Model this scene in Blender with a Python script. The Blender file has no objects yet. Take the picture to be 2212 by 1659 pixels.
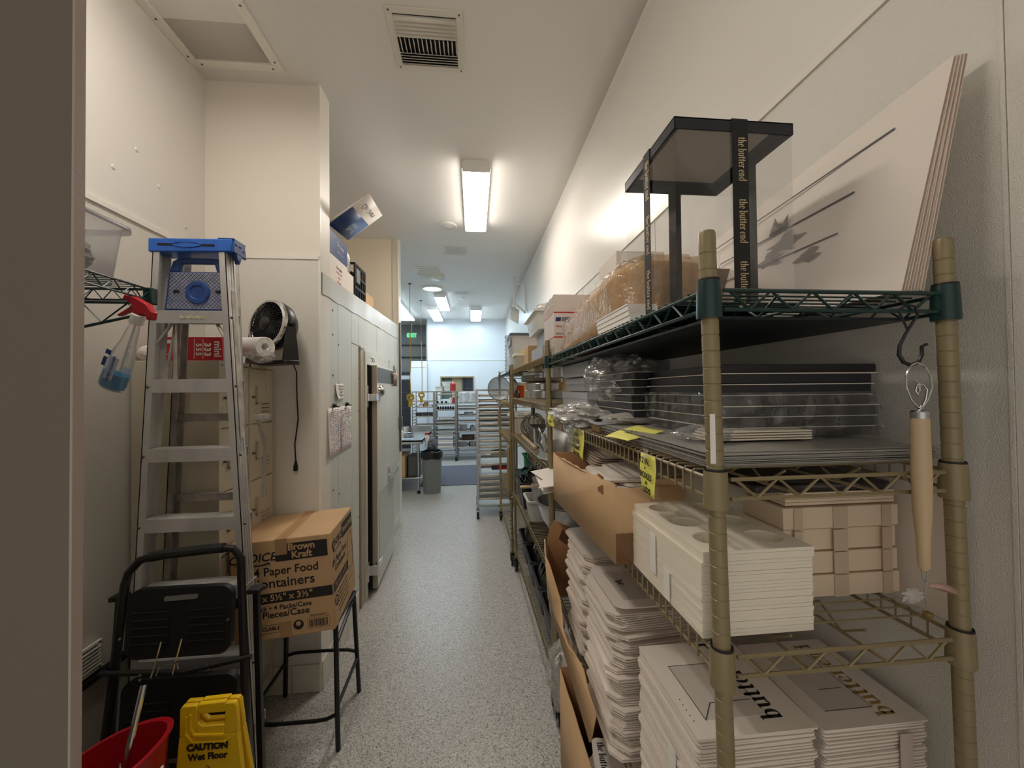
import bpy, random
from math import *
from mathutils import Vector as V, Matrix, noise
S = bpy.context.scene
COL = S.collection
R = random.Random(7)

# ---------------------------------------------------------------- camera
cam = bpy.data.objects.new('camera', bpy.data.cameras.new('camera'))
COL.objects.link(cam)
S.camera = cam
cam.data.sensor_width = 36.0
cam.data.lens = 835.0 / 2212.0 * 36.0
cam.data.clip_start = 0.02
YAW, PITCH, ROLL = radians(5.6), radians(.86), radians(-.6)
fw = V((sin(YAW) * cos(PITCH), cos(YAW) * cos(PITCH), sin(PITCH)))
rt = V((cos(YAW), -sin(YAW), 0))
up = rt.cross(fw)
r2 = rt * cos(ROLL) + up * sin(ROLL)
u2 = up * cos(ROLL) - rt * sin(ROLL)
m = Matrix((r2, u2, -fw)).transposed().to_4x4()
m.translation = V((0, 0, 1.65))
cam.matrix_world = m

# ---------------------------------------------------------------- world and exposure
w = bpy.data.worlds.new('world'); S.world = w; w.use_nodes = True
w.node_tree.nodes['Background'].inputs[0].default_value = (1., .93, .85, 1)
w.node_tree.nodes['Background'].inputs[1].default_value = .55
S.view_settings.view_transform = 'Standard'
S.view_settings.look = 'None'
S.view_settings.gamma = 1
S.view_settings.use_curve_mapping = False
S.view_settings.exposure = 0.38
S.cycles.max_bounces = 14
S.cycles.diffuse_bounces = 8
S.cycles.transparent_max_bounces = 24
S.cycles.sample_clamp_indirect = 6
S.cycles.use_denoising = True
NEAR_W = 27.0     # emission of the warm tube fixture
FAR_W = 10.5      # emission of the cool kitchen fixtures

# ---------------------------------------------------------------- helpers
def lin(c):
    return tuple((x / 255 / 12.92 if x / 255 <= .04045 else ((x / 255 + .055) / 1.055) ** 2.4) for x in c)

def mat(name, col, rough=.5, metal=0., bump=0., bs=60., var=0., vs=6., spec=.5, emit=0., coat=0., stretch=None):
    m = bpy.data.materials.new(name); m.use_nodes = True
    nt = m.node_tree; n = nt.nodes; p = n['Principled BSDF']
    c = lin(col)
    p.inputs['Base Color'].default_value = (*c, 1)
    p.inputs['Roughness'].default_value = rough
    p.inputs['Metallic'].default_value = metal
    p.inputs['Specular IOR Level'].default_value = spec
    p.inputs['Coat Weight'].default_value = coat
    if emit:
        p.inputs['Emission Color'].default_value = (*c, 1)
        p.inputs['Emission Strength'].default_value = emit
    if var or bump:
        tc = n.new('ShaderNodeTexCoord'); mp = n.new('ShaderNodeMapping')
        nt.links.new(tc.outputs['Object'], mp.inputs[0])
        if stretch: mp.inputs['Scale'].default_value = stretch
    if var:
        t = n.new('ShaderNodeTexNoise'); t.inputs['Scale'].default_value = vs; t.inputs['Detail'].default_value = 6
        nt.links.new(mp.outputs[0], t.inputs[0])
        r = n.new('ShaderNodeValToRGB'); r.color_ramp.elements[0].position = .3; r.color_ramp.elements[1].position = .7
        r.color_ramp.elements[0].color = (*[x * (1 - var) for x in c], 1)
        r.color_ramp.elements[1].color = (*[min(1, x * (1 + var * .5)) for x in c], 1)
        nt.links.new(t.outputs[0], r.inputs[0]); nt.links.new(r.outputs[0], p.inputs['Base Color'])
    if bump:
        t = n.new('ShaderNodeTexNoise'); t.inputs['Scale'].default_value = bs; t.inputs['Detail'].default_value = 3
        nt.links.new(mp.outputs[0], t.inputs[0])
        b = n.new('ShaderNodeBump'); b.inputs['Strength'].default_value = bump; b.inputs['Distance'].default_value = .003
        nt.links.new(t.outputs[0], b.inputs['Height']); nt.links.new(b.outputs[0], p.inputs['Normal'])
    return m

def film(name, tint=(255, 255, 255), g=.10, rough=.08, bump=0., body=0., bs=40, fm=.3):
    """thin clear plastic: mostly see-through, glossy at grazing angles, with a little milky body"""
    m = bpy.data.materials.new(name); m.use_nodes = True
    nt = m.node_tree; n = nt.nodes; n.clear()
    o = n.new('ShaderNodeOutputMaterial'); tr = n.new('ShaderNodeBsdfTransparent'); gl = n.new('ShaderNodeBsdfGlossy')
    tr.inputs[0].default_value = (*lin(tint), 1); gl.inputs['Roughness'].default_value = rough
    lw = n.new('ShaderNodeLayerWeight'); lw.inputs[0].default_value = .35
    ma = n.new('ShaderNodeMath'); ma.operation = 'MULTIPLY_ADD'; ma.inputs[1].default_value = fm; ma.inputs[2].default_value = g
    ma.use_clamp = True
    mx = n.new('ShaderNodeMixShader')
    nt.links.new(lw.outputs['Fresnel'], ma.inputs[0]); nt.links.new(ma.outputs[0], mx.inputs[0])
    nt.links.new(tr.outputs[0], mx.inputs[1]); nt.links.new(gl.outputs[0], mx.inputs[2])
    last = mx
    if body:
        df = n.new('ShaderNodeBsdfDiffuse'); df.inputs[0].default_value = (*lin(tint), 1)
        m2 = n.new('ShaderNodeMixShader'); m2.inputs[0].default_value = body
        nt.links.new(mx.outputs[0], m2.inputs[1]); nt.links.new(df.outputs[0], m2.inputs[2]); last = m2
    nt.links.new(last.outputs[0], o.inputs[0])
    if bump:
        t = n.new('ShaderNodeTexNoise'); t.inputs['Scale'].default_value = bs
        tc = n.new('ShaderNodeTexCoord'); nt.links.new(tc.outputs['Object'], t.inputs[0])
        b = n.new('ShaderNodeBump'); b.inputs['Strength'].default_value = bump; b.inputs['Distance'].default_value = .01
        nt.links.new(t.outputs[0], b.inputs['Height']); nt.links.new(b.outputs[0], gl.inputs['Normal']); nt.links.new(b.outputs[0], lw.inputs['Normal'])
    return m

def fr(o, x, y):
    x = V(x).normalized(); y = V(y); y = (y - x * y.dot(x)).normalized(); z = x.cross(y)
    m = Matrix((x, y, z)).transposed().to_4x4(); m.translation = V(o); return m

class G:
    def __init__(s): s.v = []; s.f = []; s.m = []; s.mi = 0; s.M = None
    def add(s, vs, fs):
        b = len(s.v)
        s.v += [V(p) if s.M is None else s.M @ V(p) for p in vs]
        s.f += [tuple(i + b for i in f) for f in fs]; s.m += [s.mi] * len(fs); return s
    def box(s, x0, x1, y0, y1, z0, z1):
        return s.add([(x0, y0, z0), (x1, y0, z0), (x1, y1, z0), (x0, y1, z0), (x0, y0, z1), (x1, y0, z1), (x1, y1, z1), (x0, y1, z1)],
                     [(0, 3, 2, 1), (4, 5, 6, 7), (0, 1, 5, 4), (1, 2, 6, 5), (2, 3, 7, 6), (3, 0, 4, 7)])
    def prism(s, poly, d0, d1, ax='z'):
        k = len(poly)
        def P(a, b, d): return (a, b, d) if ax == 'z' else ((a, d, b) if ax == 'y' else (d, a, b))
        vs = [P(a, b, d0) for a, b in poly] + [P(a, b, d1) for a, b in poly]
        return s.add(vs, [tuple(range(k - 1, -1, -1)), tuple(range(k, 2 * k))] + [(i, (i + 1) % k, k + (i + 1) % k, k + i) for i in range(k)])
    def cyl(s, p0, p1, r0, r1=None, n=12, caps=True):
        r1 = r0 if r1 is None else r1; p0, p1 = V(p0), V(p1); d = (p1 - p0).normalized()
        a = d.orthogonal().normalized(); b = d.cross(a)
        vs = [p0 + (a * cos(2 * pi * i / n) + b * sin(2 * pi * i / n)) * r0 for i in range(n)] + [p1 + (a * cos(2 * pi * i / n) + b * sin(2 * pi * i / n)) * r1 for i in range(n)]
        fs = [(i, (i + 1) % n, n + (i + 1) % n, n + i) for i in range(n)]
        if caps: fs += [tuple(range(n - 1, -1, -1)), tuple(range(n, 2 * n))]
        return s.add(vs, fs)
    def tube(s, pts, r, n=6, closed=False, caps=True):
        pts = [V(p) for p in pts]; k = len(pts); vs = []; a = None
        for i, p in enumerate(pts):
            q0 = pts[i - 1] if (i or closed) else p; q1 = pts[(i + 1) % k] if (i < k - 1 or closed) else p
            d = (q1 - q0).normalized()
            a = d.orthogonal().normalized() if a is None else (a - d * a.dot(d)).normalized()
            b = d.cross(a); rr = r[i] if isinstance(r, (list, tuple)) else r
            vs += [p + (a * cos(2 * pi * j / n) + b * sin(2 * pi * j / n)) * rr for j in range(n)]
        fs = []
        for i in range(k if closed else k - 1):
            o, q = i * n, ((i + 1) % k) * n
            fs += [(o + j, o + (j + 1) % n, q + (j + 1) % n, q + j) for j in range(n)]
        if not closed and caps: fs += [tuple(range(n - 1, -1, -1)), tuple(range((k - 1) * n, k * n))]
        return s.add(vs, fs)
    def lathe(s, prof, c=(0, 0, 0), n=24, M=None, caps=False):
        k = len(prof); c = V(c); vs = []
        for r, z in prof:
            for j in range(n):
                p = V((r * cos(2 * pi * j / n), r * sin(2 * pi * j / n), z))
                vs.append((M @ p if M is not None else p) + c)
        fs = [(i * n + j, i * n + (j + 1) % n, (i + 1) * n + (j + 1) % n, (i + 1) * n + j) for i in range(k - 1) for j in range(n)]
        if caps: fs += [tuple(range(n - 1, -1, -1)), tuple(range((k - 1) * n, k * n))]
        return s.add(vs, fs)
    def grid(s, fn, nu, nv):
        vs = [fn(i / nu, j / nv) for j in range(nv + 1) for i in range(nu + 1)]
        return s.add(vs, [(j * (nu + 1) + i, j * (nu + 1) + i + 1, (j + 1) * (nu + 1) + i + 1, (j + 1) * (nu + 1) + i) for j in range(nv) for i in range(nu)])

def rrect(x0, x1, y0, y1, r, n=4):
    P = []
    for cx, cy, a in ((x1 - r, y1 - r, 0), (x0 + r, y1 - r, pi / 2), (x0 + r, y0 + r, pi), (x1 - r, y0 + r, 3 * pi / 2)):
        P += [(cx + r * cos(a + pi / 2 * i / n), cy + r * sin(a + pi / 2 * i / n)) for i in range(n + 1)]
    return P

OFF = {}
def tagit(o, label=None, cat=None, group=None, kind=None):
    for k, v in (('label', label), ('category', cat), ('group', group), ('kind', kind)):
        if v: o[k] = v
    return o
def thing(name, label, cat, loc=(0, 0, 0), rz=0., group=None, local=False, kind=None):
    o = bpy.data.objects.new(name, None); COL.objects.link(o)
    o.location = loc; o.rotation_euler = (0, 0, rz); o.empty_display_size = .05
    OFF[o.name] = V((0, 0, 0)) if local else V(loc)
    return tagit(o, label, cat, group, kind)
def put(name, g, m, parent=None, label=None, smooth=True, loc=None, bevel=0., solid=0., cat=None, group=None, kind=None, ang=35, flat=False):
    me = bpy.data.meshes.new(name)
    off = OFF[parent.name] if parent is not None else (V(loc) if loc is not None else None)
    if off is None:
        xs = [p.x for p in g.v]; ys = [p.y for p in g.v]; zs = [p.z for p in g.v]
        off = V(((min(xs) + max(xs)) / 2, (min(ys) + max(ys)) / 2, min(zs)))
    me.from_pydata([p - off for p in g.v], [], g.f)
    for x in (m if isinstance(m, (list, tuple)) else [m]): me.materials.append(x)
    if any(g.m): me.polygons.foreach_set('material_index', g.m)
    if smooth:
        me.polygons.foreach_set('use_smooth', [True] * len(me.polygons)); me.set_sharp_from_angle(angle=radians(ang))
    me.update()
    o = bpy.data.objects.new(name, me); COL.objects.link(o)
    OFF[o.name] = off
    if parent is not None: o.parent = parent
    else: o.location = off
    if solid:
        k = o.modifiers.new('s', 'SOLIDIFY'); k.thickness = solid; k.offset = 0
    if bevel:
        k = o.modifiers.new('b', 'BEVEL'); k.width = bevel; k.segments = 2; k.limit_method = 'ANGLE'
    return tagit(o, label, cat, group, kind)
def dup(o, loc=None, rot=None, label=None, group=None, parent=None):
    kids = list(o.children)
    c = o.copy(); COL.objects.link(c); OFF[c.name] = OFF[o.name]
    if parent is not None: c.parent = parent
    if loc is not None: c.location = loc
    if rot is not None: c.rotation_euler = rot
    if label: c['label'] = label
    if group: c['group'] = group
    for k in kids: dup(k, parent=c)
    return c
def dpart(o, d=(0, 0, 0), rot=None, parent=None):
    c = o.copy(); COL.objects.link(c); OFF[c.name] = OFF[o.name]; c.location = V(o.location) + V(d)
    if rot is not None: c.rotation_euler = rot
    if parent is not None: c.parent = parent
    return c
TEXTS = []
def text(s, size, o, x, y, m, parent, name='lettering', shear=0., align='CENTER', bold=0., sx=1., ext=.0002, sp=1.):
    cu = bpy.data.curves.new(name, 'FONT'); cu.body = s; cu.size = size; cu.align_x = align; cu.align_y = 'CENTER'
    cu.shear = shear; cu.offset = bold; cu.extrude = ext; cu.resolution_u = 3; cu.space_character = sp; cu.space_line = .85
    ob = bpy.data.objects.new(name, cu); COL.objects.link(ob); ob.parent = parent
    M_ = fr(V(o) - OFF[parent.name], x, y); M_ = M_ @ Matrix.Diagonal((sx, 1, 1, 1)); ob.matrix_local = M_
    cu.materials.append(m); TEXTS.append(ob); return ob

def serif(s, h, M_, weight=1.):
    """heavy lower-case old-style serif letters built from stems, bowls and slab serifs; h = x-height"""
    g = G(); g.M = M_; x = 0.; st = .24 * weight; th = .075
    def rect(x0, x1, y0, y1): g.add([(x0 * h, y0 * h, 0), (x1 * h, y0 * h, 0), (x1 * h, y1 * h, 0), (x0 * h, y1 * h, 0)], [(0, 1, 2, 3)])
    def arc(cx, cy, rx, ry, a0, a1, wx=st, wy=th, n=12):
        vs = []
        for i in range(n + 1):
            a = radians(a0 + (a1 - a0) * i / n)
            vs += [((cx + rx * cos(a)) * h, (cy + ry * sin(a)) * h, 0), ((cx + (rx - wx) * cos(a)) * h, (cy + (ry - wy) * sin(a)) * h, 0)]
        g.add(vs, [(2 * i, 2 * i + 2, 2 * i + 3, 2 * i + 1) for i in range(n)])
    for ch in s:
        if ch == ' ': x += .35; continue
        if ch == 't':
            rect(x + .1, x + .1 + st, .12, 1.3); rect(x, x + .55, .92, 1.0); arc(x + .1 + .25, .22, .25, .22, 180, 330); x += .6
        elif ch in 'hn':
            rect(x + .06, x + .06 + st, 0, 1.55 if ch == 'h' else 1.); rect(x - .02, x + .38 * weight + .02, 0, .07)
            rect(x - .04, x + .1, (1.48 if ch == 'h' else .93), (1.55 if ch == 'h' else 1.))
            arc(x + .47, .66, .32, .34, 0, 150); rect(x + .79 - st, x + .79, 0, .66); rect(x + .5, x + .87, 0, .07); x += .95
        elif ch == 'e':
            arc(x + .4, .5, .4, .52, 15, 320); rect(x + .15, x + .72, .5, .57); x += .85
        elif ch == 'b':
            rect(x + .06, x + .06 + st, 0, 1.55); rect(x - .04, x + .1, 1.48, 1.55); arc(x + .42, .5, .4, .52, -150, 150); x += .9
        elif ch == 'd':
            rect(x + .6, x + .6 + st, 0, 1.55); rect(x + .5, x + .62, 1.48, 1.55); rect(x + .6, x + .92, 0, .07); arc(x + .44, .5, .42, .52, 30, 330); x += .98
        elif ch == 'u':
            rect(x + .08, x + .08 + st, .3, 1.); rect(x - .02, x + .1, .93, 1.); arc(x + .4, .34, .32, .36, 180, 330)
            rect(x + .64, x + .64 + st, 0, 1.); rect(x + .54, x + .66, .93, 1.); rect(x + .64, x + .96, 0, .07); x += 1.0
        elif ch == 'r':
            rect(x + .06, x + .06 + st, 0, 1.); rect(x - .02, x + .42, 0, .07); rect(x - .04, x + .1, .93, 1.)
            arc(x + .47, .68, .25, .32, 40, 140, st * .6, .14); x += .68
        x += .04
    g.w = x * h
    return g

# ---------------------------------------------------------------- materials
wallm = mat('warm_white_paint', (232, 228, 221), .32, bump=.12, bs=9, var=.03, vs=1.2)
frp = mat('pebbled_wall_panel', (224, 221, 212), .26, bump=.6, bs=420, var=.03, vs=2)
ceilm = mat('ceiling_paint', (228, 225, 220), .5, bump=.05, bs=12)
coolw = mat('kitchen_white_paint', (226, 232, 238), .35, bump=.06, bs=10)
dullp = mat('partition_shaded_grey', (112, 105, 94), .5, bump=.2, bs=120)  # grey darkened to put the shade of its unlit side into the colour
edgep = mat('corner_bead_pinkish', (176, 162, 154), .45, bump=.2, bs=150)
trimm = mat('white_vinyl_trim', (236, 232, 222), .3)
coolerm = mat('cooler_wall_panel', (212, 213, 203), .35, bump=.1, bs=25, var=.07, vs=3)
beigem = mat('beige_metal_frame', (178, 166, 146), .4, var=.08)
tilem = mat('cream_glazed_tile', (216, 212, 198), .2, var=.05, vs=4)
alu = mat('aluminium', (208, 206, 203), .4, .45, var=.14, vs=14, bump=.1, bs=40, stretch=(1, 1, .2))
aluw = mat('worn_aluminium', (178, 172, 165), .5, .45, var=.3, vs=22, bump=.2, bs=60)
chrome = mat('chrome', (215, 215, 215), .14, 1.)
steel = mat('stainless_steel', (190, 192, 194), .27, 1., var=.08, vs=12)
dsteel = mat('dark_used_steel', (120, 116, 110), .4, .9, var=.15)
panm = mat('aluminium_pan', (214, 206, 194), .32, .6, var=.12, vs=20)
tanm = mat('tan_epoxy_coating', (142, 128, 96), .38, .15, var=.06, vs=30)
grn = mat('dark_green_epoxy', (18, 52, 50), .3, .1)
blk = mat('black_plastic', (22, 22, 24), .38)
blkm = mat('matte_black', (16, 16, 18), .6)
blkt = mat('black_tube_paint', (24, 26, 31), .3, .2)
blue = mat('blue_plastic', (30, 98, 196), .33, var=.08, vs=20)
dblue = mat('worn_blue_plastic', (44, 76, 142), .45, var=.25, vs=60)
treadm = mat('worn_tread_metal', (178, 180, 190), .4, .4, var=.25, vs=40)
lockm = mat('locker_beige_enamel', (196, 188, 168), .36, var=.05, vs=3)
dark = mat('dark_gap', (20, 20, 20), .8)
kraft = mat('kraft_cardboard', (197, 162, 120), .7, var=.07, vs=8, bump=.06, bs=90)
kraftd = mat('kraft_inside', (150, 108, 70), .8, var=.08)
whitec = mat('white_cardboard', (232, 222, 212), .55, var=.03, vs=6)
whitei = mat('ivory_card', (240, 232, 214), .55, var=.04)
corr = mat('corrugated_edge', (176, 140, 110), .8, var=.2, vs=90)
creamc = mat('cream_carton', (228, 208, 182), .6, var=.04)
blackc = mat('black_cake_board', (40, 39, 44), .42, var=.1, vs=14)
greyc = mat('grey_carton', (168, 170, 176), .5, var=.05)
whitep = mat('white_plastic', (235, 235, 230), .35)
paper = mat('paper', (240, 238, 232), .7)
ink = mat('black_ink', (26, 22, 20), .6)
inkb = mat('brown_black_ink', (38, 34, 34), .6)
gold = mat('gold_ink', (222, 196, 150), .5)
goldt = mat('faded_gold_ink', (168, 138, 72), .4, .3)
redi = mat('red_ink', (190, 40, 50), .5)
bluei = mat('blue_ink', (30, 50, 110), .5)
yel = mat('yellow_note_paper', (236, 232, 112), .6)
yelp = mat('yellow_sign_plastic', (232, 190, 18), .4, var=.06, vs=8)
redp = mat('red_bucket_plastic', (176, 20, 36), .35, var=.06)
redb = mat('red_box_print', (196, 32, 44), .4)
bottlef = film('bottle_plastic', g=.05, fm=.55, body=.08)
clear = film('clear_film', g=.015, fm=.10)
clearb = film('crumpled_clear_film', g=.22, rough=.12, bump=.6, body=.10, bs=30)
milky = film('milky_tub_plastic', (226, 226, 228), g=.05, rough=.3, body=.13)
kbag = film('clear_bag_over_kraft', (250, 240, 228), g=.07, rough=.25, bump=1., bs=55, fm=.30, body=.05)
sheetf = film('clear_sheet_stack', (215, 212, 205), g=.25, rough=.2, body=.35)
bluel = mat('blue_liquid', (6, 140, 196), .15)
woodm = mat('pale_turned_wood', (204, 178, 142), .45, var=.12, vs=20, stretch=(1, 1, .15))
rub = mat('black_rubber', (25, 25, 25), .7)
navy = mat('navy_box_print', (32, 62, 116), .45)
ora = mat('orange_plastic', (225, 84, 30), .4)
grnp = mat('green_plastic', (20, 112, 72), .4)
gryp = mat('grey_plastic', (122, 124, 124), .5)
darkgrey = mat('dark_grey_paint', (84, 84, 86), .6)
alcove = mat('alcove_grey', (134, 134, 132), .5)  # plain even grey, darker than the kitchen walls
matm = mat('blue_grey_floor_mat', (92, 94, 106), .8, bump=.3, bs=90)
yrub = mat('yellow_cable_rubber', (196, 160, 40), .5)
framec = mat('vent_off_white', (224, 220, 208), .4)
tanpanel = mat('tan_shutter', (168, 152, 118), .6)
# ---------------------------------------------------------------- lamp emission
def emitm(name, col, s, base=.8):
    m = bpy.data.materials.new(name); m.use_nodes = True; n = m.node_tree.nodes; p = n['Principled BSDF']
    p.inputs['Base Color'].default_value = (base, base, base, 1)
    p.inputs['Emission Color'].default_value = (*col, 1); p.inputs['Emission Strength'].default_value = s; return m
warmlamp = emitm('warm_tube_diffuser', (1., .915, .82), NEAR_W)
coollamp = emitm('cool_tube_diffuser', (.70, .87, 1.), FAR_W)
warmlamp2 = emitm('warm_tube_diffuser_near', (1., .915, .82), NEAR_W * .62)
skyl = emitm('skylight_diffuser', (.65, .93, .95), 2.2)
exitm = emitm('exit_letters_lit', (.05, 1., .3), 1.1, .02)

# ---------------------------------------------------------------- floor
fm = bpy.data.materials.new('flake_epoxy_floor'); fm.use_nodes = True
nt = fm.node_tree; n = nt.nodes; P_ = n['Principled BSDF']; L = nt.links.new
tc = n.new('ShaderNodeTexCoord')
def vor(scale, lo, hi, ca, cb):
    v = n.new('ShaderNodeTexVoronoi'); v.inputs['Scale'].default_value = scale; L(tc.outputs['Object'], v.inputs[0])
    s = n.new('ShaderNodeSeparateColor'); L(v.outputs['Color'], s.inputs[0])
    r = n.new('ShaderNodeValToRGB'); r.color_ramp.interpolation = 'CONSTANT'
    L(s.outputs[0], r.inputs[0]); return r
r1 = vor(200, 0, 0, 0, 0); e = r1.color_ramp.elements
e[0].position = 0; e[0].color = (*lin((58, 54, 50)), 1); e[1].position = .11; e[1].color = (*lin((150, 146, 140)), 1)
for pos, c in ((.30, (178, 174, 168)), (.62, (196, 193, 187)), (.9, (222, 220, 215))):
    k = e.new(pos); k.color = (*lin(c), 1)
r1b = vor(520, 0, 0, 0, 0); e = r1b.color_ramp.elements
e[0].position = 0; e[0].color = (*lin((110, 104, 98)), 1); e[1].position = .14; e[1].color = (*lin((184, 181, 175)), 1)
k = e.new(.7); k.color = (*lin((206, 204, 198)), 1)
mx = n.new('ShaderNodeMixRGB'); mx.inputs[0].default_value = .38; L(r1.outputs[0], mx.inputs[1]); L(r1b.outputs[0], mx.inputs[2])
L(mx.outputs[0], P_.inputs['Base Color']); P_.inputs['Roughness'].default_value = .34
nz = n.new('ShaderNodeTexNoise'); nz.inputs['Scale'].default_value = 45; L(tc.outputs['Object'], nz.inputs[0])
bp = n.new('ShaderNodeBump'); bp.inputs['Strength'].default_value = .25; bp.inputs['Distance'].default_value = .002
L(nz.outputs[0], bp.inputs['Height']); L(bp.outputs[0], P_.inputs['Normal'])
put('floor', G().box(-5, .87, -1.5, 12.5, -.1, 0), fm, kind='structure', loc=(0, 0, 0))

# ---------------------------------------------------------------- ceiling (sags a little at the near left)
def sm(t): t = max(0, min(1, t)); return t * t * (3 - 2 * t)
def ceilz(x, y): return 3.57 - .18 * sm((-x - .45) / .5) * (1 - sm((y - 2.3) / 2.2))
put('ceiling', G().grid(lambda u, v: (-5 + 5.87 * u, -1.5 + 14 * v, ceilz(-5 + 5.87 * u, -1.5 + 14 * v)), 50, 70), ceilm, kind='structure', loc=(0, 0, 0), solid=.02)

# ---------------------------------------------------------------- walls
def struct(name, g, m, **k): return put(name, g, m, kind='structure', **k)
glw = mat('glossy_overpainted_wall', (232, 228, 221), .3, bump=.12, bs=9)
nt = glw.node_tree; q = nt.nodes
t1 = q.new('ShaderNodeTexNoise'); t1.inputs['Scale'].default_value = 2.2; t1.inputs['Detail'].default_value = 5
t2 = q.new('ShaderNodeTexNoise'); t2.inputs['Scale'].default_value = 14
tcc = q.new('ShaderNodeTexCoord'); nt.links.new(tcc.outputs['Object'], t1.inputs[0]); nt.links.new(tcc.outputs['Object'], t2.inputs[0])
rr = q.new('ShaderNodeValToRGB'); rr.color_ramp.elements[0].position = .50; rr.color_ramp.elements[1].position = .56
rr.color_ramp.elements[0].color = (.30, .30, .30, 1); rr.color_ramp.elements[1].color = (.275, .275, .275, 1)
nt.links.new(t1.outputs[0], rr.inputs[0]); nt.links.new(rr.outputs[0], q['Principled BSDF'].inputs['Roughness'])
bb = q.new('ShaderNodeBump'); bb.inputs['Strength'].default_value = .15; bb.inputs['Distance'].default_value = .004
mm = q.new('ShaderNodeMath'); mm.operation = 'ADD'; mm.inputs[0].default_value = 0; nt.links.new(t2.outputs[0], mm.inputs[1])
nt.links.new(mm.outputs[0], bb.inputs['Height']); nt.links.new(bb.outputs[0], q['Principled BSDF'].inputs['Normal'])
wr = struct('wall_right', G().box(.875, 1.0, -1.5, 10.5, 0, 3.57), glw, loc=(.875, 0, 0))
ys = [-1.5, -.675, .545, 1.765, 2.985, 4.205, 5.425, 6.645, 7.865, 9.085, 10.5]
for a, b in zip(ys, ys[1:]):
    put('wall_panel', G().box(.868, .8755, a + .004, b - .004, 0, 2.455), frp, wr)
    put('seam_strip', G().box(.8665, .876, b - .003, b + .003, 0, 2.455), frp, wr)
put('cap_moulding', G().box(.862, .876, -1.5, 10.5, 2.455, 2.478), trimm, wr)
put('baseboard', G().box(.855, .876, -1.5, 10.5, 0, .14), tilem, wr)
wl = struct('wall_left', G().box(-1.6, -1.463, .546, 2.40, 0, 3.45), wallm, loc=(-1.463, 0, 0))
put('wall_panel', G().box(-1.464, -1.457, .55, 2.26, 0, 2.392), frp, wl)
put('cap_moulding', G().box(-1.464, -1.449, .55, 2.26, 2.392, 2.412), trimm, wl)
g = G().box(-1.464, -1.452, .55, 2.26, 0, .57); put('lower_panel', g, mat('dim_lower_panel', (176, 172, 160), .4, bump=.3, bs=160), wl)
put('ledge_strip', G().box(-1.464, -1.43, .55, 1.79, .565, .585), blkm, wl)
for (yy, zz) in ((1.95, 2.62), (1.83, 2.72), (2.12, 2.5), (1.72, 2.58)):
    put('wall_dent', G().lathe([(.0, .004), (.008, .003), (.011, 0)], (-1.4625, yy, zz), 8, Matrix.Rotation(pi / 2, 3, 'Y')), wallm, wl)
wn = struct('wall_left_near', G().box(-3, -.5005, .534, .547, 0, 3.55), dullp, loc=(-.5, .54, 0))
put('corner_bead', G().box(-.5015, -.4985, .5335, .5475, 0, 3.55), edgep, wn)
struct('wall_left_behind', G().box(-1.7, -1.6, -1.5, .54, 0, 3.55), wallm)
wp = struct('wall_pillar', G().box(-1.47, -.858, 2.262, 2.41, 0, 3.5), mat('pillar_paint', (234, 228, 217), .42, bump=.06, bs=14), loc=(-.86, 2.26, 0))
put('wall_panel', G().box(-1.463, -.862, 2.256, 2.263, 0, 2.392), frp, wp)
put('cap_moulding', G().box(-1.463, -.862, 2.25, 2.263, 2.392, 2.412), trimm, wp)
put('corner_strip', G().box(-.864, -.853, 2.253, 2.266, 0, 2.392), trimm, wp)
put('corner_strip', G().box(-.862, -.855, 2.258, 2.266, 2.41, 3.44), trimm, wp)
for i in range(4):
    put('tile', G().box(-1.005 - .152 * i + .002, -.856 - .152 * i - .002, 2.244, 2.258, .002, .15), tilem, wp, bevel=.002)
# wall over and behind the cooler
wm = struct('wall_middle', G().box(-5, -.938, 4.965, 5.08, 0, 3.57), mat('tan_white_paint', (226, 212, 188), .5, bump=.05), loc=(-.94, 4.96, 0))
put('corner_trim', G().box(-1.01, -.932, 4.955, 4.968, 2.3, 3.57), mat('corner_trim_paint', (206, 196, 180), .45), wm)
put('corner_strip', G().box(-.945, -.93, 4.95, 5.08, 0, 3.57), trimm, wm)
# cooler box and its face, a touch off parallel to the corridor
AX = radians(1.65)
cw = thing('wall_cooler', None, None, (-.86, 2.26, 0), AX, local=True, kind='structure')
cw['kind'] = 'structure'
def sl(y): return 2.326 + .135 * y / 2.7
cz = G().add([(-.6, .12, 0), (0, .12, 0), (0, 2.7, 0), (-.6, 2.7, 0), (-.6, .12, 2.3), (0, .12, 2.3), (0, 2.7, 2.42), (-.6, 2.7, 2.42)],
             [(0, 3, 2, 1), (4, 5, 6, 7), (0, 1, 5, 4), (1, 2, 6, 5), (2, 3, 7, 6), (3, 0, 4, 7)])
put('cooler_box', cz, dark, cw)
def wpanel(y0, y1, z0, f1, x1=.006, m=coolerm, name='wall_panel'):
    g = G().add([(0, y0, z0), (x1, y0, z0), (x1, y1, z0), (0, y1, z0), (0, y0, f1(y0)), (x1, y0, f1(y0)), (x1, y1, f1(y1)), (0, y1, f1(y1))],
                [(0, 3, 2, 1), (4, 5, 6, 7), (0, 1, 5, 4), (1, 2, 6, 5), (2, 3, 7, 6), (3, 0, 4, 7)])
    return put(name, g, m, cw, bevel=.001)
fl = lambda y: 2.215 + .085 * y / 2.7
wpanel(.14, .297, .14, fl); wpanel(.301, .60, .14, fl); wpanel(.604, .79, 2.0, fl); wpanel(.795, 1.42, 2.0, fl); wpanel(1.425, 2.02, 2.0, fl)
wpanel(2.025, 2.69, .14, fl); wpanel(.604, .79, .14, lambda y: 1.995)
g = G()
N = 22
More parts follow.
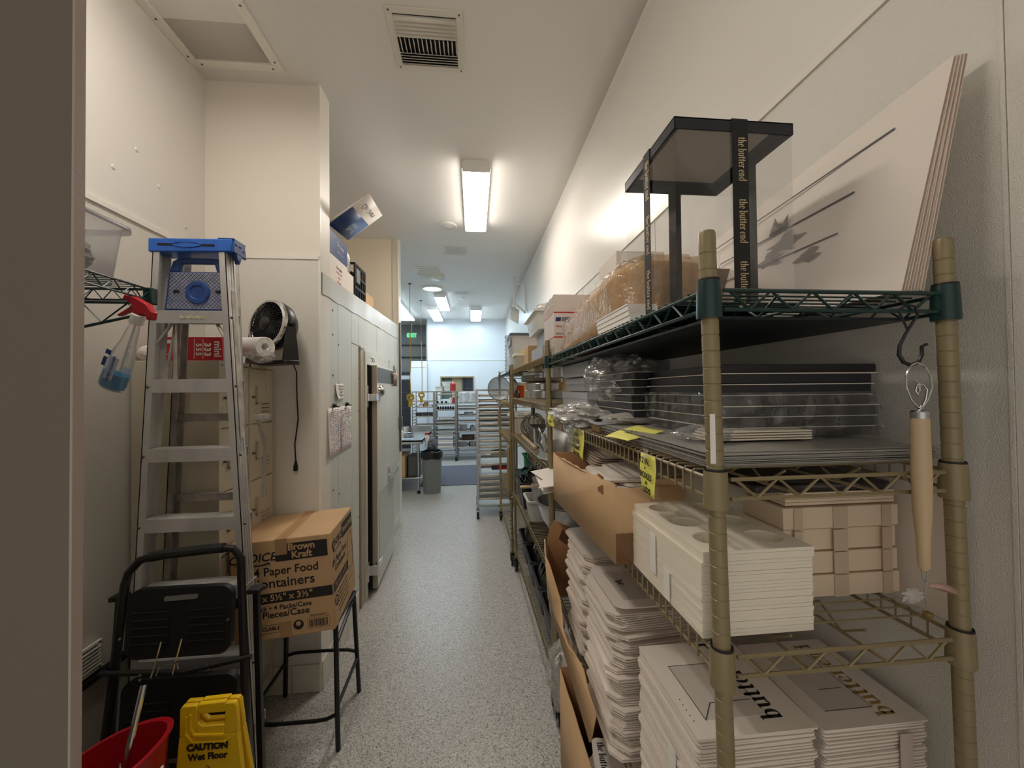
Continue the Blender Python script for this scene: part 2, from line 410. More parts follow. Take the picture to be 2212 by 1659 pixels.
for i in range(N):     # buckled sheet-metal flashing along the top edge
    y0, y1 = .02 + 2.67 * i / N, .02 + 2.67 * (i + 1) / N
    b0, b1 = .009 + .0015 * sin(i * 1.7), .009 + .0015 * sin((i + 1) * 1.7)
    w0, w1 = .005 * sin(i * 2.3), .005 * sin((i + 1) * 2.3)
    g.add([(b0, y0, fl(y0) - .01 + w0), (b1, y1, fl(y1) - .01 + w1), (b1, y1, sl(y1)), (b0, y0, sl(y0)), (-.08, y1, sl(y1) + .002), (-.08, y0, sl(y0) + .002)], [(0, 1, 2, 3), (3, 2, 4, 5)])
put('top_flashing', g, mat('galvanised_flashing_paint', (214, 214, 208), .3, bump=.4, bs=9), cw, smooth=False, solid=.002)
for k, (y, z) in enumerate([(.2, zz) for zz in (.45, .75, 1.05, 1.35, 1.75, 2.0, 2.15)] + [(.31, zz) for zz in (.6, 1.0, 1.35, 1.7, 1.95)] + [(.78, zz) for zz in (.25, .7, 1.1, 1.5, 1.75)] + [(.35 + .3 * i, fl(.35 + .3 * i) + .02) for i in range(8)]):
    put('rivet', G().lathe([(.0, .003), (.006, .002), (.008, 0)], (.0065, y, z), 8, Matrix.Rotation(pi / 2, 3, 'Y')), dsteel, cw)
for y0 in [0.0 + .152 * i for i in range(5)] + [2.05 + .152 * i for i in range(4)]:
    put('tile', G().box(0, .013, y0 + .002, y0 + .150, .002, .155), tilem, cw, bevel=.002)
put('conduit', G().cyl((.02, 2.66, .9), (.02, 2.66, 2.5), .012), dsteel, cw)
put('junction_box', G().box(.004, .045, 2.62, 2.70, 1.2, 1.33), dsteel, cw, bevel=.003)
# door
dr = thing('door_1', None, None, (-.86, 2.26, 0), AX, local=True, kind='structure')
put('door_frame', G().box(0, .02, .80, .90, 0, 1.99), beigem, dr, bevel=.002)
put('door_frame', G().box(0, .03, .90, .955, 0, 1.97), coolerm, dr, bevel=.002)
put('door_frame', G().box(0, .02, .80, 2.02, 1.97, 2.0), coolerm, dr, bevel=.002)
put('header_panel', G().box(0, .024, .96, 1.9, 1.87, 1.97), coolerm, dr, bevel=.002)
put('door_gasket', G().box(.0, .05, 1.0, 1.03, .04, 1.86), dark, dr)
dl = put('door_leaf', G().box(.03, .088, 1.035, 1.80, .035, 1.865), coolerm, dr, bevel=.006)
put('door_edge', G().box(.03, .089, 1.028, 1.037, .035, 1.865), beigem, dr)
put('kick_panel', G().box(.088, .091, 1.09, 1.78, .22, .80), mat('kick_sheet', (186, 186, 174), .28, bump=.08), dr, bevel=.002)
put('metal_plate', G().box(.088, .092, 1.06, 1.79, 1.725, 1.85), dsteel, dr, bevel=.001)
lt = put('latch', G().box(.03, .10, .955, 1.045, 1.57, 1.63).box(.0, .04, .93, .965, 1.52, 1.70).lathe([(.0, .045), (.03, .04), (.05, .02), (.052, 0)], (.088, 1.14, 1.655), 20, Matrix.Rotation(pi / 2, 3, 'Y')), chrome, dr, bevel=.004, label='chrome door latch')
put('hinge', G().box(.03, .10, .955, 1.03, .17, .25).box(0, .04, .93, .96, .13, .29).box(.089, .096, 1.03, 1.18, .19, .24).cyl((.1, .985, .16), (.1, .985, .27), .014), chrome, dr, bevel=.004)
put('handle', G().tube([(.09, 1.50, .86), (.13, 1.5, .865), (.15, 1.54, .875), (.152, 1.64, .91), (.14, 1.70, .935)], [.014, .013, .013, .014, .01], 8).box(.088, .1, 1.46, 1.54, .80, .95), chrome, dr, label='chrome lever handle')
for y in (1.06, 1.12): put('hook', G().tube([(.03, y, 1.93), (.045, y, 1.925), (.05, y, 1.90), (.04, y, 1.895)], .003, 5), dark, dr)

# ---------------------------------------------------------------- kitchen far end
wf = struct('wall_far', G().box(-1.235, .87, 10.5, 10.62, 2.46, 3.57), coolw, loc=(-1.23, 10.5, 0))
g = G().box(-1.235, -.88, 10.5, 10.62, 0, 2.46).box(-.02, .87, 10.5, 10.62, 0, 2.46).box(-.88, -.02, 10.5, 10.62, 2.01, 2.46).box(-.88, -.02, 10.5, 10.62, 0, 1.42)
put('lower_wall', g, coolw, wf)
put('cap_moulding', G().box(-1.24, .87, 10.488, 10.505, 2.455, 2.475), trimm, wf)
for x in (-.62, .1): put('seam_strip', G().box(x, x + .01, 10.494, 10.505, 2.02 if x < -.1 else 0, 2.455), trimm, wf)
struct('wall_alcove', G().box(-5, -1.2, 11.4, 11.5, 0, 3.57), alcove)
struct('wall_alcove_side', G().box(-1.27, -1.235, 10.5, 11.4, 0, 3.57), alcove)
struct('wall_kitchen_left', G().box(-5.1, -5, 5.0, 12.5, 0, 3.57), coolw)
cab = struct('wall_cold_room', G().box(-1.66, -1.24, 10.35, 10.5, 0, 2.43), coolw, loc=(-1.66, 10.35, 0))
put('top_rail', G().box(-1.64, -1.26, 10.342, 10.352, 2.27, 2.37), trimm, cab)
wi = thing('window_1', None, None, (-.45, 10.5, 1.5), kind='structure')
g = G().box(-.9, 0, 10.47, 10.6, 1.995, 2.03).box(-.9, -.87, 10.47, 10.6, 1.42, 2.0).box(-.03, 0, 10.47, 10.6, 1.42, 2.0)
put('window_frame', g, tanpanel, wi)
put('shutter', G().box(-.6, -.30, 10.56, 10.58, 1.42, 2.0), tanpanel, wi)
put('pane', G().box(-.87, -.6, 10.57, 10.58, 1.42, 2.0), mat('greenish_dark_pane', (92, 104, 100), .1), wi)
put('pane', G().box(-.30, -.03, 10.57, 10.58, 1.42, 2.0), mat('dark_blue_pane', (40, 52, 66), .06), wi)
put('mullion', G().box(-.33, -.29, 10.54, 10.58, 1.42, 2.0).box(-.31, -.03, 10.54, 10.57, 1.68, 1.7), darkgrey, wi)
d2 = thing('door_2', None, None, (-2.1, 11.38, 0), kind='structure')
put('door_leaf', G().box(-2.6, -1.75, 11.36, 11.39, 0, 1.95), mat('dark_door_paint', (52, 52, 58), .5), d2)
for z in (.6, 1.15, 1.6): put('door_rail', G().box(-2.6, -1.75, 11.352, 11.361, z, z + .02), darkgrey, d2)
put('transom', G().box(-2.7, -1.70, 11.35, 11.4, 1.98, 2.09), coolw, d2)
struct('trim_1', G().box(-5, -1.24, 11.30, 11.40, 2.96, 2.99), darkgrey)
struct('trim_2', G().box(-5, -1.24, 11.30, 11.40, 2.62, 2.64), darkgrey)
struct('trim_3', G().box(-5, -1.66, 11.30, 11.40, 2.16, 2.2), darkgrey)
struct('wall_end', G().box(-5, .87, 12.5, 12.6, 0, 3.57), coolw)

# ---------------------------------------------------------------- ceiling things
def fixture(x0, x1, y0, y1, z, lamp, label):
    f = thing('ceiling_light', label, 'ceiling light', ((x0 + x1) / 2, (y0 + y1) / 2, z), group='tube light fixtures')
    put('housing', G().prism([(x0 + .02, z), (x1 - .02, z), (x1, z - .035), (x1, z - .072), (x0, z - .072), (x0, z - .035)], y0, y1, 'y'), whitep, f)
    for a in (y0 - .015, y1): put('end_cap', G().prism([(x0 + .02, z), (x1 - .02, z), (x1, z - .035), (x1 - .003, z - .1), (x0 + .003, z - .1), (x0, z - .035)], a, a + .015, 'y'), whitep, f)
    put('diffuser', G().prism([(x0 + .002, z - .073), (x1 - .002, z - .073), (x1 - .004, z - .09), (x1 - .02, z - .1), (x0 + .02, z - .1), (x0 + .004, z - .09)], y0 + .002, y1 - .002, 'y'), lamp, f)
    put('screw', G().lathe([(0, .004), (.007, .002), (.008, 0)], ((x0 + x1) / 2, y0 - .015, z - .03), 8, Matrix.Rotation(pi / 2, 3, 'X')), whitep, f)
fixture(-.085, .152, 3.21, 4.42, 3.568, warmlamp, 'nearest tube light, warm white, over the corridor')
fixture(-.98, -.74, 0.56, 1.50, 3.385, warmlamp2, 'warm tube light over the ladder, just above the picture')
fixture(-.765, -.54, 7.62, 8.9, 3.568, coollamp, 'cool white tube light just behind the round skylight')
fixture(-1.04, -.80, 8.8, 10.25, 3.568, coollamp, 'cool white tube light left of the one behind the skylight')
fixture(-.07, .19, 8.85, 10.22, 3.568, coollamp, 'cool white tube light on the right, nearest the far wall')
fixture(-1.90, -1.52, 7.5, 10.2, 3.568, coollamp, 'long cool tube light cut off by the cooler corner at left')
fixture(-3.3, -3.05, 6.2, 8.8, 3.568, coollamp, 'cool tube light deep in the kitchen behind the cooler wall')

def vent(name, label, x0, x1, y0, y1, z, kind):
    v = thing(name, label, 'ceiling vent', ((x0 + x1) / 2, (y0 + y1) / 2, z), group='ceiling registers')
    b = .035
    g = G().box(x0, x1, y0, y0 + b, z - .008, z).box(x0, x1, y1 - b, y1, z - .008, z).box(x0, x0 + b, y0 + b, y1 - b, z - .008, z).box(x1 - b, x1, y0 + b, y1 - b, z - .008, z)
    put('frame', g, framec, v, bevel=.002)
    put('backing', G().box(x0 + b, x1 - b, y0 + b, y1 - b, z - .0015, z - .0005), dark, v)
    X0, X1, Y0, Y1 = x0 + b, x1 - b, y0 + b, y1 - b
    if kind == 4:
        h = Y1 - Y0
        for i in range(5):
            for (ya, s) in ((Y0 + .01 + i * h * .36 / 5, 1), (Y1 - .01 - i * h * .28 / 5, -1)):
                put('louver', G().add([(X0, ya, z - .002), (X1, ya, z - .002), (X1, ya + .016 * s, z - .022), (X0, ya + .016 * s, z - .022)], [(0, 1, 2, 3)]), framec, v, solid=.0015)
        for i in range(14):
            x = X0 + .01 + (X1 - X0 - .02) * i / 13
            put('louver', G().add([(x, Y0 + h * .40, z - .002), (x, Y0 + h * .68, z - .002), (x + .01, Y0 + h * .68, z - .024), (x + .01, Y0 + h * .40, z - .024)], [(0, 1, 2, 3)]), framec, v, solid=.0015)
    elif kind == 1:
        k = 12
        for i in range(k):
            x = X0 + .01 + (X1 - X0 - .02) * i / (k - 1)
            put('louver', G().add([(x, Y0, z - .002), (x, Y1, z - .002), (x + .003, Y1, z - .02), (x + .003, Y0, z - .02)], [(0, 1, 2, 3)]), framec, v, solid=.0015)
    else:
        for i in range(4):
            y = Y0 + (Y1 - Y0) * (i + .5) / 4
            put('louver', G().add([(X0, y, z - .002), (X1, y, z - .002), (X1, y + .018, z - .014), (X0, y + .018, z - .014)], [(0, 1, 2, 3)]), framec, v, solid=.0015)
    for sx in (x0 + .018, x1 - .018):
        for sy in (y0 + .018, y1 - .018):
            put('screw', G().lathe([(0, -.003), (.005, -.002), (.006, 0)], (sx, sy, z - .008), 6), dsteel, v)
    return v
vent('ceiling_vent', 'largest off-white louvred ceiling vent, nearest the camera', -.43, -.042, 1.93, 2.31, 3.56, 4)
vent('ceiling_vent', 'small ceiling vent with upright louvres behind the near tube light', -.42, -.05, 5.12, 5.48, 3.569, 1)
v3 = vent('ceiling_vent', 'ceiling vent with four dark slots and a loose flap', -.90, -.49, 5.93, 6.35, 3.566, 2)
put('loose_flap', G().add([(-.9, 6.36, 3.56), (-.49, 6.36, 3.56), (-.49, 6.6, 3.5), (-.86, 6.7, 3.53)], [(0, 1, 2, 3)]), framec, v3, solid=.003)
vent('ceiling_vent', 'small ceiling vent right of the skylight', -.40, -.04, 7.46, 7.83, 3.569, 1)
d = thing('speaker_dome', 'round white ceiling speaker cover left of the near tube light', 'ceiling speaker', (-.29, 4.5, 3.568))
put('rim', G().lathe([(.085, -.001), (.105, -.001), (.11, -.012), (.095, -.02), (.088, -.018)], (-.29, 4.5, 3.568), 28), whitep, d)
put('grille', G().lathe([(0, -.022), (.05, -.02), (.088, -.014)], (-.29, 4.5, 3.568), 28), framec, d)
d = thing('smoke_detector', 'small white round ceiling detector near the far vent', 'smoke detector', (-.22, 8.05, 3.568))
put('body', G().lathe([(0, -.04), (.05, -.035), (.07, -.01), (.075, 0)], (-.22, 8.05, 3.568), 20), whitep, d)
d = thing('skylight', 'round glowing tubular skylight in the kitchen ceiling', 'skylight', (-.76, 7.3, 3.568))
put('ring', G().lathe([(.165, -.01), (.175, -.03), (.205, -.03), (.225, -.01), (.23, 0)], (-.76, 7.3, 3.568), 32), framec, d)
put('diffuser', G().lathe([(0, -.03), (.1, -.026), (.17, -.012)], (-.76, 7.3, 3.568), 32), skyl, d)
# attic hatch
hz = 3.392
h = thing('attic_hatch', 'white attic access hatch with screwed wooden frame at top left', 'ceiling hatch', (-1.24, 1.97, hz))
def hb(pts): return G().prism(pts, hz - .022, hz + .01)
fx0, fx1, fy0, fy1, b = -1.462, -1.0, 1.50, 2.165, .045
put('frame_board', hb([(fx0, fy1), (fx1, fy1), (fx1 - b, fy1 - b), (fx0 + b, fy1 - b)]), trimm, h, bevel=.002)
put('frame_board', hb([(fx1, fy1), (fx1, fy0), (fx1 - b, fy0 + b), (fx1 - b, fy1 - b)]), trimm, h, bevel=.002)
put('frame_board', hb([(fx0, fy0), (fx0, fy1), (fx0 + b, fy1 - b), (fx0 + b, fy0 + b)]), trimm, h, bevel=.002)
put('frame_board', hb([(fx0, fy0), (fx0 + b, fy0 + b), (fx1 - b, fy0 + b), (fx1, fy0)]), trimm, h, bevel=.002)
g = G().add([(fx0 + b, fy0 + b, hz - .004), (fx1 - b, fy0 + b, hz - .004), (fx1 - b - .005, fy1 - b - .006, hz - .012), (fx0 + b + .003, fy1 - b - .004, hz - .012)], [(0, 1, 2, 3)])
put('hatch_panel', g, mat('hatch_paint', (205, 200, 194), .5), h, solid=.006)
put('gap', G().box(fx0 + b, fx1 - b, fy0 + b, fy1 - b, hz - .002, hz - .001), dark, h)
for sx, sy in ((fx0 + .022, 1.9), (fx0 + .022, 2.1), (fx0 + .06, fy1 - .02), (fx1 - .05, fy1 - .02), (fx1 - .02, 2.1), (fx1 - .02, 1.8)):
    put('screw', G().lathe([(0, -.003), (.005, -.002), (.006, 0)], (sx, sy, hz - .022), 6), dsteel, h)
# exit sign
e_ = thing('exit_sign', 'green lit EXIT sign hanging in the far kitchen', 'exit sign', (-1.615, 10.3, 3.03))
put('housing', G().box(-1.73, -1.50, 10.305, 10.33, 3.03, 3.17), emitm('exit_face_lit', (.0, .30, .09), .5, .02), e_)
text('EXIT', .125, (-1.615, 10.30, 3.10), (1, 0, 0), (0, 0, 1), exitm, e_, bold=.004)
put('stem', G().cyl((-1.615, 10.32, 3.17), (-1.615, 10.32, 3.57), .008, n=6), darkgrey, e_)
# bracket high on right wall
bk = thing('wall_bracket', 'white steel bracket holding a white panel high on the right wall', 'bracket', (.69, 6.5, 3.0))
put('post', G().box(.67, .71, 6.46, 6.5, 3.0, 3.568), whitep, bk)
put('arm', G().tube([(.69, 6.48, 3.12), (.85, 6.3, 2.92)], .02, 4), whitep, bk)
put('brace', G().tube([(.72, 6.48, 3.45), (.86, 6.4, 3.4), (.86, 6.3, 2.95)], .014, 4), whitep, bk)
put('panel', G().add([(.60, 6.35, 2.82), (.72, 6.2, 2.72), (.76, 6.4, 2.98), (.64, 6.5, 3.06)], [(0, 1, 2, 3)]), whitep, bk, solid=.02)
# ================================================================ LEFT SIDE
# ---- tall aluminium stepladder, folded, standing before the lockers
ld = thing('stepladder', 'tall aluminium stepladder with blue top, folded before the lockers', 'ladder', (-1.2, 1.85, 0))
YF = 1.80
def lx(z): return -1.362 - .116 * (2.26 - z) / 2.26 * 1.0     # outer line of the left front rail
def rx(z): return -1.083 + .136 * (2.26 - z) / 2.26
def rail(x0t, x0b, w, y0, y1, open_side, zt=2.262, zb=0.02, m=alu, name='front_rail'):
    g = G(); t = .004
    def wallb(ax0, ax1, ay0, ay1):
        g.add([(x0b + ax0, ay0, zb), (x0b + ax1, ay0, zb), (x0b + ax1, ay1, zb), (x0b + ax0, ay1, zb), (x0t + ax0, ay0, zt), (x0t + ax1, ay0, zt), (x0t + ax1, ay1, zt), (x0t + ax0, ay1, zt)],
              [(0, 3, 2, 1), (4, 5, 6, 7), (0, 1, 5, 4), (1, 2, 6, 5), (2, 3, 7, 6), (3, 0, 4, 7)])
    wx = (w - t, w) if open_side < 0 else (0, t)      # web away from the open side
    wallb(wx[0], wx[1], y0, y1); wallb(0, w, y0, y0 + t); wallb(0, w, y1 - t, y1)
    return put(name, g, m, ld)
rail(-1.362, -1.478, .028, YF, YF + .075, 1)
rail(-1.098, -.962, .028, YF, YF + .075, -1)
g = G()
for k in (.25, .5, .75):   # ribs on the outer web of the right rail
    y = YF + .075 * k
    g.add([(-1.0696, y - .004, 2.26), (-.9336, y - .004, .02), (-.9336, y + .004, .02), (-1.0696, y + .004, 2.26)], [(0, 1, 2, 3)])
put('rail_rib', g, aluw, ld, solid=.003)
rail(-1.33, -1.43, .026, YF + .105, YF + .16, 1, m=aluw, name='rear_rail', zt=2.25, zb=.12)
rail(-1.125, -1.02, .026, YF + .105, YF + .16, -1, m=aluw, name='rear_rail', zt=2.25, zb=.12)
put('worn_label', G().add([(-1.057, YF + .02, 2.1), (-1.057, YF + .055, 2.1), (-1.0175, YF + .055, 1.45), (-1.0175, YF + .02, 1.45)], [(0, 1, 2, 3)]), mat('old_label', (190, 182, 170), .6, var=.4, vs=30), ld)
# top cap
cp = put('top_cap', G().prism([(-1.376, 2.255), (-1.042, 2.262), (-1.04, 2.318), (-1.376, 2.314)], YF - .006, YF + .10, 'y'), blue, ld, bevel=.004, label='bright blue moulded top cap')
for a, b in ((-1.34, -1.27), (-1.175, -1.11)):
    put('slot', G().prism(rrect(a, b, 2.283, 2.292, .004), YF - .0075, YF - .005, 'y'), dark, cp)
g = G(); g.M = fr((-1.222, YF - .006, 2.288), (1, 0, 0), (0, 0, 1)) @ Matrix.Diagonal((1.1, .22, 1, 1)); g.lathe([(0, .0015), (.045, .0015), (.05, .004), (.053, 0)], (0, 0, 0), 28)
put('oval_emblem', g, blue, cp)
put('corner_bracket', G().prism([(YF - .004, 2.262), (YF + .105, 2.257), (YF + .09, 2.323), (YF + .004, 2.323)], -1.047, -1.035, 'x').prism([(YF + .02, 2.262), (YF + .075, 2.262), (YF + .05, 2.22), (YF + .04, 2.22)], -1.054, -1.036, 'x').box(-1.102, -1.036, YF - .003, YF + .1, 2.316, 2.324), dblue, ld, bevel=.003, label='dark blue corner bracket')
for yy, zz in ((YF + .02, 2.30), (YF + .05, 2.30), (YF + .08, 2.29), (YF + .045, 2.235)):
    put('rivet', G().lathe([(0, .004), (.005, .003), (.007, 0)], (-1.035, yy, zz), 8, Matrix.Rotation(pi / 2, 3, 'Y')), dblue, ld)
# steps
for i, z in enumerate((2.005, 1.708, 1.412, 1.115, .82, .52, .225)):
    a, b = lx(z) + .026, rx(z) - .002 + .012
    st = put('step', G().box(a, b, YF + .002, YF + .095, z - .006, z).box(a, b, YF + .001, YF + .005, z - .055, z).box(a, b, YF + .09, YF + .094, z - .045, z), alu, ld)
    g = G()
    for k in range(5): g.box(a + .004, b - .004, YF + .012 + .016 * k, YF + .019 + .016 * k, z, z + .0025)
    put('tread_rib', g, alu, st)
    for x in (a - .016, b + .014):
        put('rivet', G().lathe([(0, .004), (.005, .003), (.007, 0)], (x, YF - .001, z - .03), 8, Matrix.Rotation(pi / 2, 3, 'X')), dsteel, ld)
    if i == 0:
        put('glue_mark', G().prism([((a + b) / 2 - .05 + .1 * k / 9 , z - .02 - .004 * (k % 3)) for k in range(10)] + [((a + b) / 2 + .05 - .1 * k / 9, z - .036 + .004 * (k % 2)) for k in range(10)], YF - .0005, YF + .001, 'y'), mat('worn_glue', (205, 196, 160), .6, var=.3, vs=80), ld)
for z in (1.555, 1.19, .80, .42):
    k = (2.25 - z) / 2.13
    put('rear_bar', G().box(-1.33 - .1 * k, -1.10 + .105 * k, YF + .135, YF + .158, z - .035, z), aluw, ld, bevel=.002)
# knee braces and spreaders
for s_, xo in ((1, lx(1.9) + .03), (-1, rx(1.9))):
    put('knee_brace', G().tube([(xo, YF + .006, 1.86), (xo + .055 * s_, YF + .02, 1.955)], .007, 5), aluw, ld)
put('spreader', G().box(-1.30, -1.292, YF + .03, YF + .045, 1.70, 1.95).tube([(-1.296, YF + .04, 1.95), (-1.33, YF + .03, 1.70)], .006, 4), aluw, ld)
put('spreader', G().tube([(-1.095, YF + .04, 1.95), (-1.085, YF + .03, 1.73)], .007, 4), aluw, ld)
put('latch_bar', G().tube([(-.968, YF + .06, 1.54), (-.952, YF + .1, 1.40), (-.955, YF + .07, 1.18)], .008, 5).box(-.972, -.945, YF + .03, YF + .13, 1.53, 1.55), aluw, ld, label='grey folding latch bar on the side')
for sx in (-1.476, -.962): put('foot', G().box(sx, sx + .032, YF - .005, YF + .08, 0, .03), rub, ld)

for o_ in ld.children_recursive:      # stand it in front of the lockers
    for v_ in o_.data.vertices:
        if o_.data.get('moved'): break
        p = v_.co + OFF[o_.name]
        q = V((p.x * .90, 1.605 + (p.y - 1.80) * .82, 1.65 + (p.z - 1.65) * .90))
        if p.z < .2 and o_.name.split('.')[0] in ('front_rail', 'rear_rail', 'rail_rib'): q.z = 0.02
        if o_.name.split('.')[0] == 'foot': q.z = p.z
        v_.co = q - OFF[o_.name]
    o_.data['moved'] = 1

# ---- blue tray standing on the top step
tr = thing('ladder_tray', 'blue tray with carry handle and checkered plate on top step', 'tray', (-1.22, 1.84, 2.008))
ty = 1.845
def tilt(z): return ty + .02 * (z - 2.0) / .2
g = G(); n0 = 6
outer = rrect(-1.335, -1.085, 2.008, 2.245, .03)
hole = rrect(-1.285, -1.135, 2.195, 2.218, .01)
frame = put('frame', G().prism([(-1.345, 2.01), (-1.075, 2.01), (-1.09, 2.185), (-1.325, 2.185)], ty, ty + .022, 'y').prism([(-1.325, 2.183), (-1.285, 2.183), (-1.275, 2.22), (-1.14, 2.22), (-1.13, 2.183), (-1.09, 2.183), (-1.105, 2.23), (-1.125, 2.245), (-1.285, 2.245), (-1.31, 2.23)], ty, ty + .02, 'y'), dblue, tr, bevel=.004)
put('checker_plate', G().prism([(-1.334, 2.02), (-1.086, 2.02), (-1.1, 2.18), (-1.318, 2.18)], ty - .003, ty + .001, 'y'), treadm, tr, bevel=.002)
g = G()
for i in range(-9, 20):
    for sgn in (1, -1):
        x = -1.33 + .0165 * i if sgn > 0 else -1.09 - .0165 * i
        z0, z1 = 2.022, 2.178
        xa, xb = x, x + sgn * (z1 - z0)
        # clip to the plate
        def clipx(xa, za, xb, zb):
            lo, hi = -1.328, -1.092
            if xa == xb: return None
            ts = sorted(((lo - xa) / (xb - xa), (hi - xa) / (xb - xa))); a = max(0, ts[0]); b = min(1, ts[1])
            if b - a < .05: return None
            return (xa + (xb - xa) * a, za + (zb - za) * a, xa + (xb - xa) * b, za + (zb - za) * b)
        c = clipx(xa, z0, xb, z1)
        if c:
            dx, dz = .0012, .0012
            g.add([(c[0] - dx, ty - .0042, c[1]), (c[0] + dx, ty - .0042, c[1]), (c[2] + dx, ty - .0042, c[3]), (c[2] - dx, ty - .0042, c[3])], [(0, 1, 2, 3)])
put('grid_groove', g, dblue, tr)
RY = Matrix.Rotation(pi / 2, 3, 'X')
put('round_well', G().lathe([(0, .003), (.028, .003), (.032, .008), (.046, .008), (.05, .003), (.052, 0)], (-1.205, ty - .003, 2.092), 32, RY), dblue, tr, label='round recessed blue well')
for x in (-1.292, -1.12): put('slot', G().prism(rrect(x - .012, x + .012, 2.09, 2.102, .005), ty - .0055, ty - .003, 'y'), dark, tr)

for o_ in tr.children_recursive:
    for v_ in o_.data.vertices:
        p = v_.co + OFF[o_.name]; v_.co = V((p.x * .90, 1.640 + (p.y - 1.845) * .9, 1.65 + (p.z - 1.65) * .90)) - OFF[o_.name]

# ---- lockers
lk = thing('locker_unit', 'beige metal locker unit two columns wide, against the left wall', 'locker', (-1.28, 2.02, 0))
X1 = -1.095
put('cabinet', G().box(-1.446, X1 - .012, 1.785, 2.238, .09, 1.79), lockm, lk, bevel=.003)
put('base', G().box(-1.444, X1 - .05, 1.80, 2.235, 0, .09), darkgrey, lk)
put('corner_post', G().box(X1 - .03, X1, 1.7835, 1.797, .09, 1.7915).box(X1 - .03, X1, 2.01, 2.02, .09, 1.7915).box(X1 - .03, X1, 2.231, 2.2395, .09, 1.7915).box(X1 - .03, X1, 1.797, 2.233, 1.775, 1.7915), lockm, lk)
door_g = G().box(0, .010, .004, .206, .004, .272)
for c in range(2):
    for r_i in range(6):
        z0 = .095 + .2795 * r_i; y0 = 1.7985 + .222 * c
        g = G().box(X1 - .012, X1 - .002, y0, y0 + .209, z0 + .003, z0 + .275)
        dd = put('door', g, lockm, lk, bevel=.002)
        g = G()
        for k in range(3):
            zz = z0 + .06 + .02 * k
            g.prism([(y0 + .10, zz), (y0 + .175, zz), (y0 + .175, zz + .004), (y0 + .10, zz + .004)], X1 - .004, X1 + .004, 'x')
            g.prism([(y0 + .10, zz - .004), (y0 + .175, zz - .004), (y0 + .175, zz), (y0 + .10, zz)], X1 - .0025, X1 - .0015, 'x')
        put('louver', g, lockm, dd)
        g = G()
        for k in range(3): g.box(X1 - .0022, X1 - .001, y0 + .10, y0 + .175, z0 + .055 + .02 * k, z0 + .059 + .02 * k)
        put('louver_gap', g, darkgrey, dd)
        put('handle', G().box(X1 - .002, X1 + .006, y0 + .045, y0 + .075, z0 + .10, z0 + .105).box(X1 - .002, X1 + .006, y0 + .045, y0 + .05, z0 + .10, z0 + .19).box(X1 - .0022, X1 - .001, y0 + .05, y0 + .072, z0 + .105, z0 + .19), beigem, dd)
        put('knob', G().lathe([(0, .012), (.006, .01), (.006, 0)], (X1 - .002, y0 + .022, z0 + .135), 10, Matrix.Rotation(pi / 2, 3, 'Y')), dsteel, dd)
        put('name_slot', G().box(X1 - .0022, X1 - .001, y0 + .14, y0 + .142, z0 + .17, z0 + .21), darkgrey, dd)
        for zz in (.05, .22): put('hinge', G().cyl((X1, y0 + .211, z0 + zz), (X1, y0 + .211, z0 + zz + .03), .004, n=6), lockm, dd)

# ---- on the lockers
rb = thing('red_carton', 'long red printed carton lying on the lockers behind the ladder', 'box', (-1.23, 1.88, 1.79))
put('carton', G().box(-1.40, -1.10, 1.81, 1.93, 1.79, 1.895), redb, rb, bevel=.002)
F0 = 1.8095
put('white_swoosh', G().add([(-1.37 + .12 * t, F0 - .0003, 1.845 + .022 * sin(pi * min(1, t * 1.1)) + d) for t in [i / 10 for i in range(11)] for d in (0, .016)], [(2 * i, 2 * i + 2, 2 * i + 3, 2 * i + 1) for i in range(10)]), paper, rb)
text('mini', .042, (-1.118, F0, 1.842), (0, 0, -1), (1, 0, 0), paper, rb, bold=.001)
text('333', .036, (-1.160, F0, 1.840), (0, 0, -1), (1, 0, 0), paper, rb, bold=.0015, sp=1.15)
text('555', .030, (-1.196, F0, 1.840), (0, 0, -1), (1, 0, 0), paper, rb, bold=.001, sp=1.3)
for x in (-1.178, -1.214): put('white_rule', G().box(x, x + .002, F0 - .0004, F0, 1.80, 1.885), paper, rb)
text('sparkling water', .008, (-1.34, F0, 1.82), (1, 0, 0), (0, 0, 1), paper, rb)
fn = thing('desk_fan', 'black and chrome round fan tilted on top of the lockers', 'fan', (-1.03, 2.12, 1.79))
FC = V((-1.035, 2.10, 1.995)); FD = V((-.42, -.86, .14)).normalized()
RF = FD.to_track_quat('Z', 'Y').to_matrix()
put('housing', G().lathe([(.05, -.085), (.09, -.08), (.122, -.04), (.13, 0), (.126, .012)], FC, 40, RF), blk, fn)
put('chrome_ring', G().lathe([(.126, .010), (.132, .018), (.128, .03), (.115, .034), (.112, .026)], FC, 40, RF), chrome, fn, label='chrome front ring')
g = G()
for i in range(40):
    a = 2 * pi * i / 40
    g.tube([FC + RF @ V((r * cos(a + (.113 - r) * 7), r * sin(a + (.113 - r) * 7), .03 + .012 * (1 - r / .113))) for r in (.113, .085, .06, .035)], .0016, 4)
put('grille', g, blk, fn)
put('hub', G().lathe([(0, .052), (.02, .05), (.034, .042), (.036, .03)], FC, 24, RF), blk, fn)
g = G()
for i in range(3):
    a = 2 * pi * i / 3
    g.add([FC + RF @ V((r * cos(a + w_), r * sin(a + w_), h_)) for r, w_, h_ in ((.03, 0, .01), (.1, -.3, .02), (.105, .5, -.01), (.03, .9, -.01))], [(0, 1, 2, 3)])
put('fan_blade', g, blkm, fn, solid=.002)
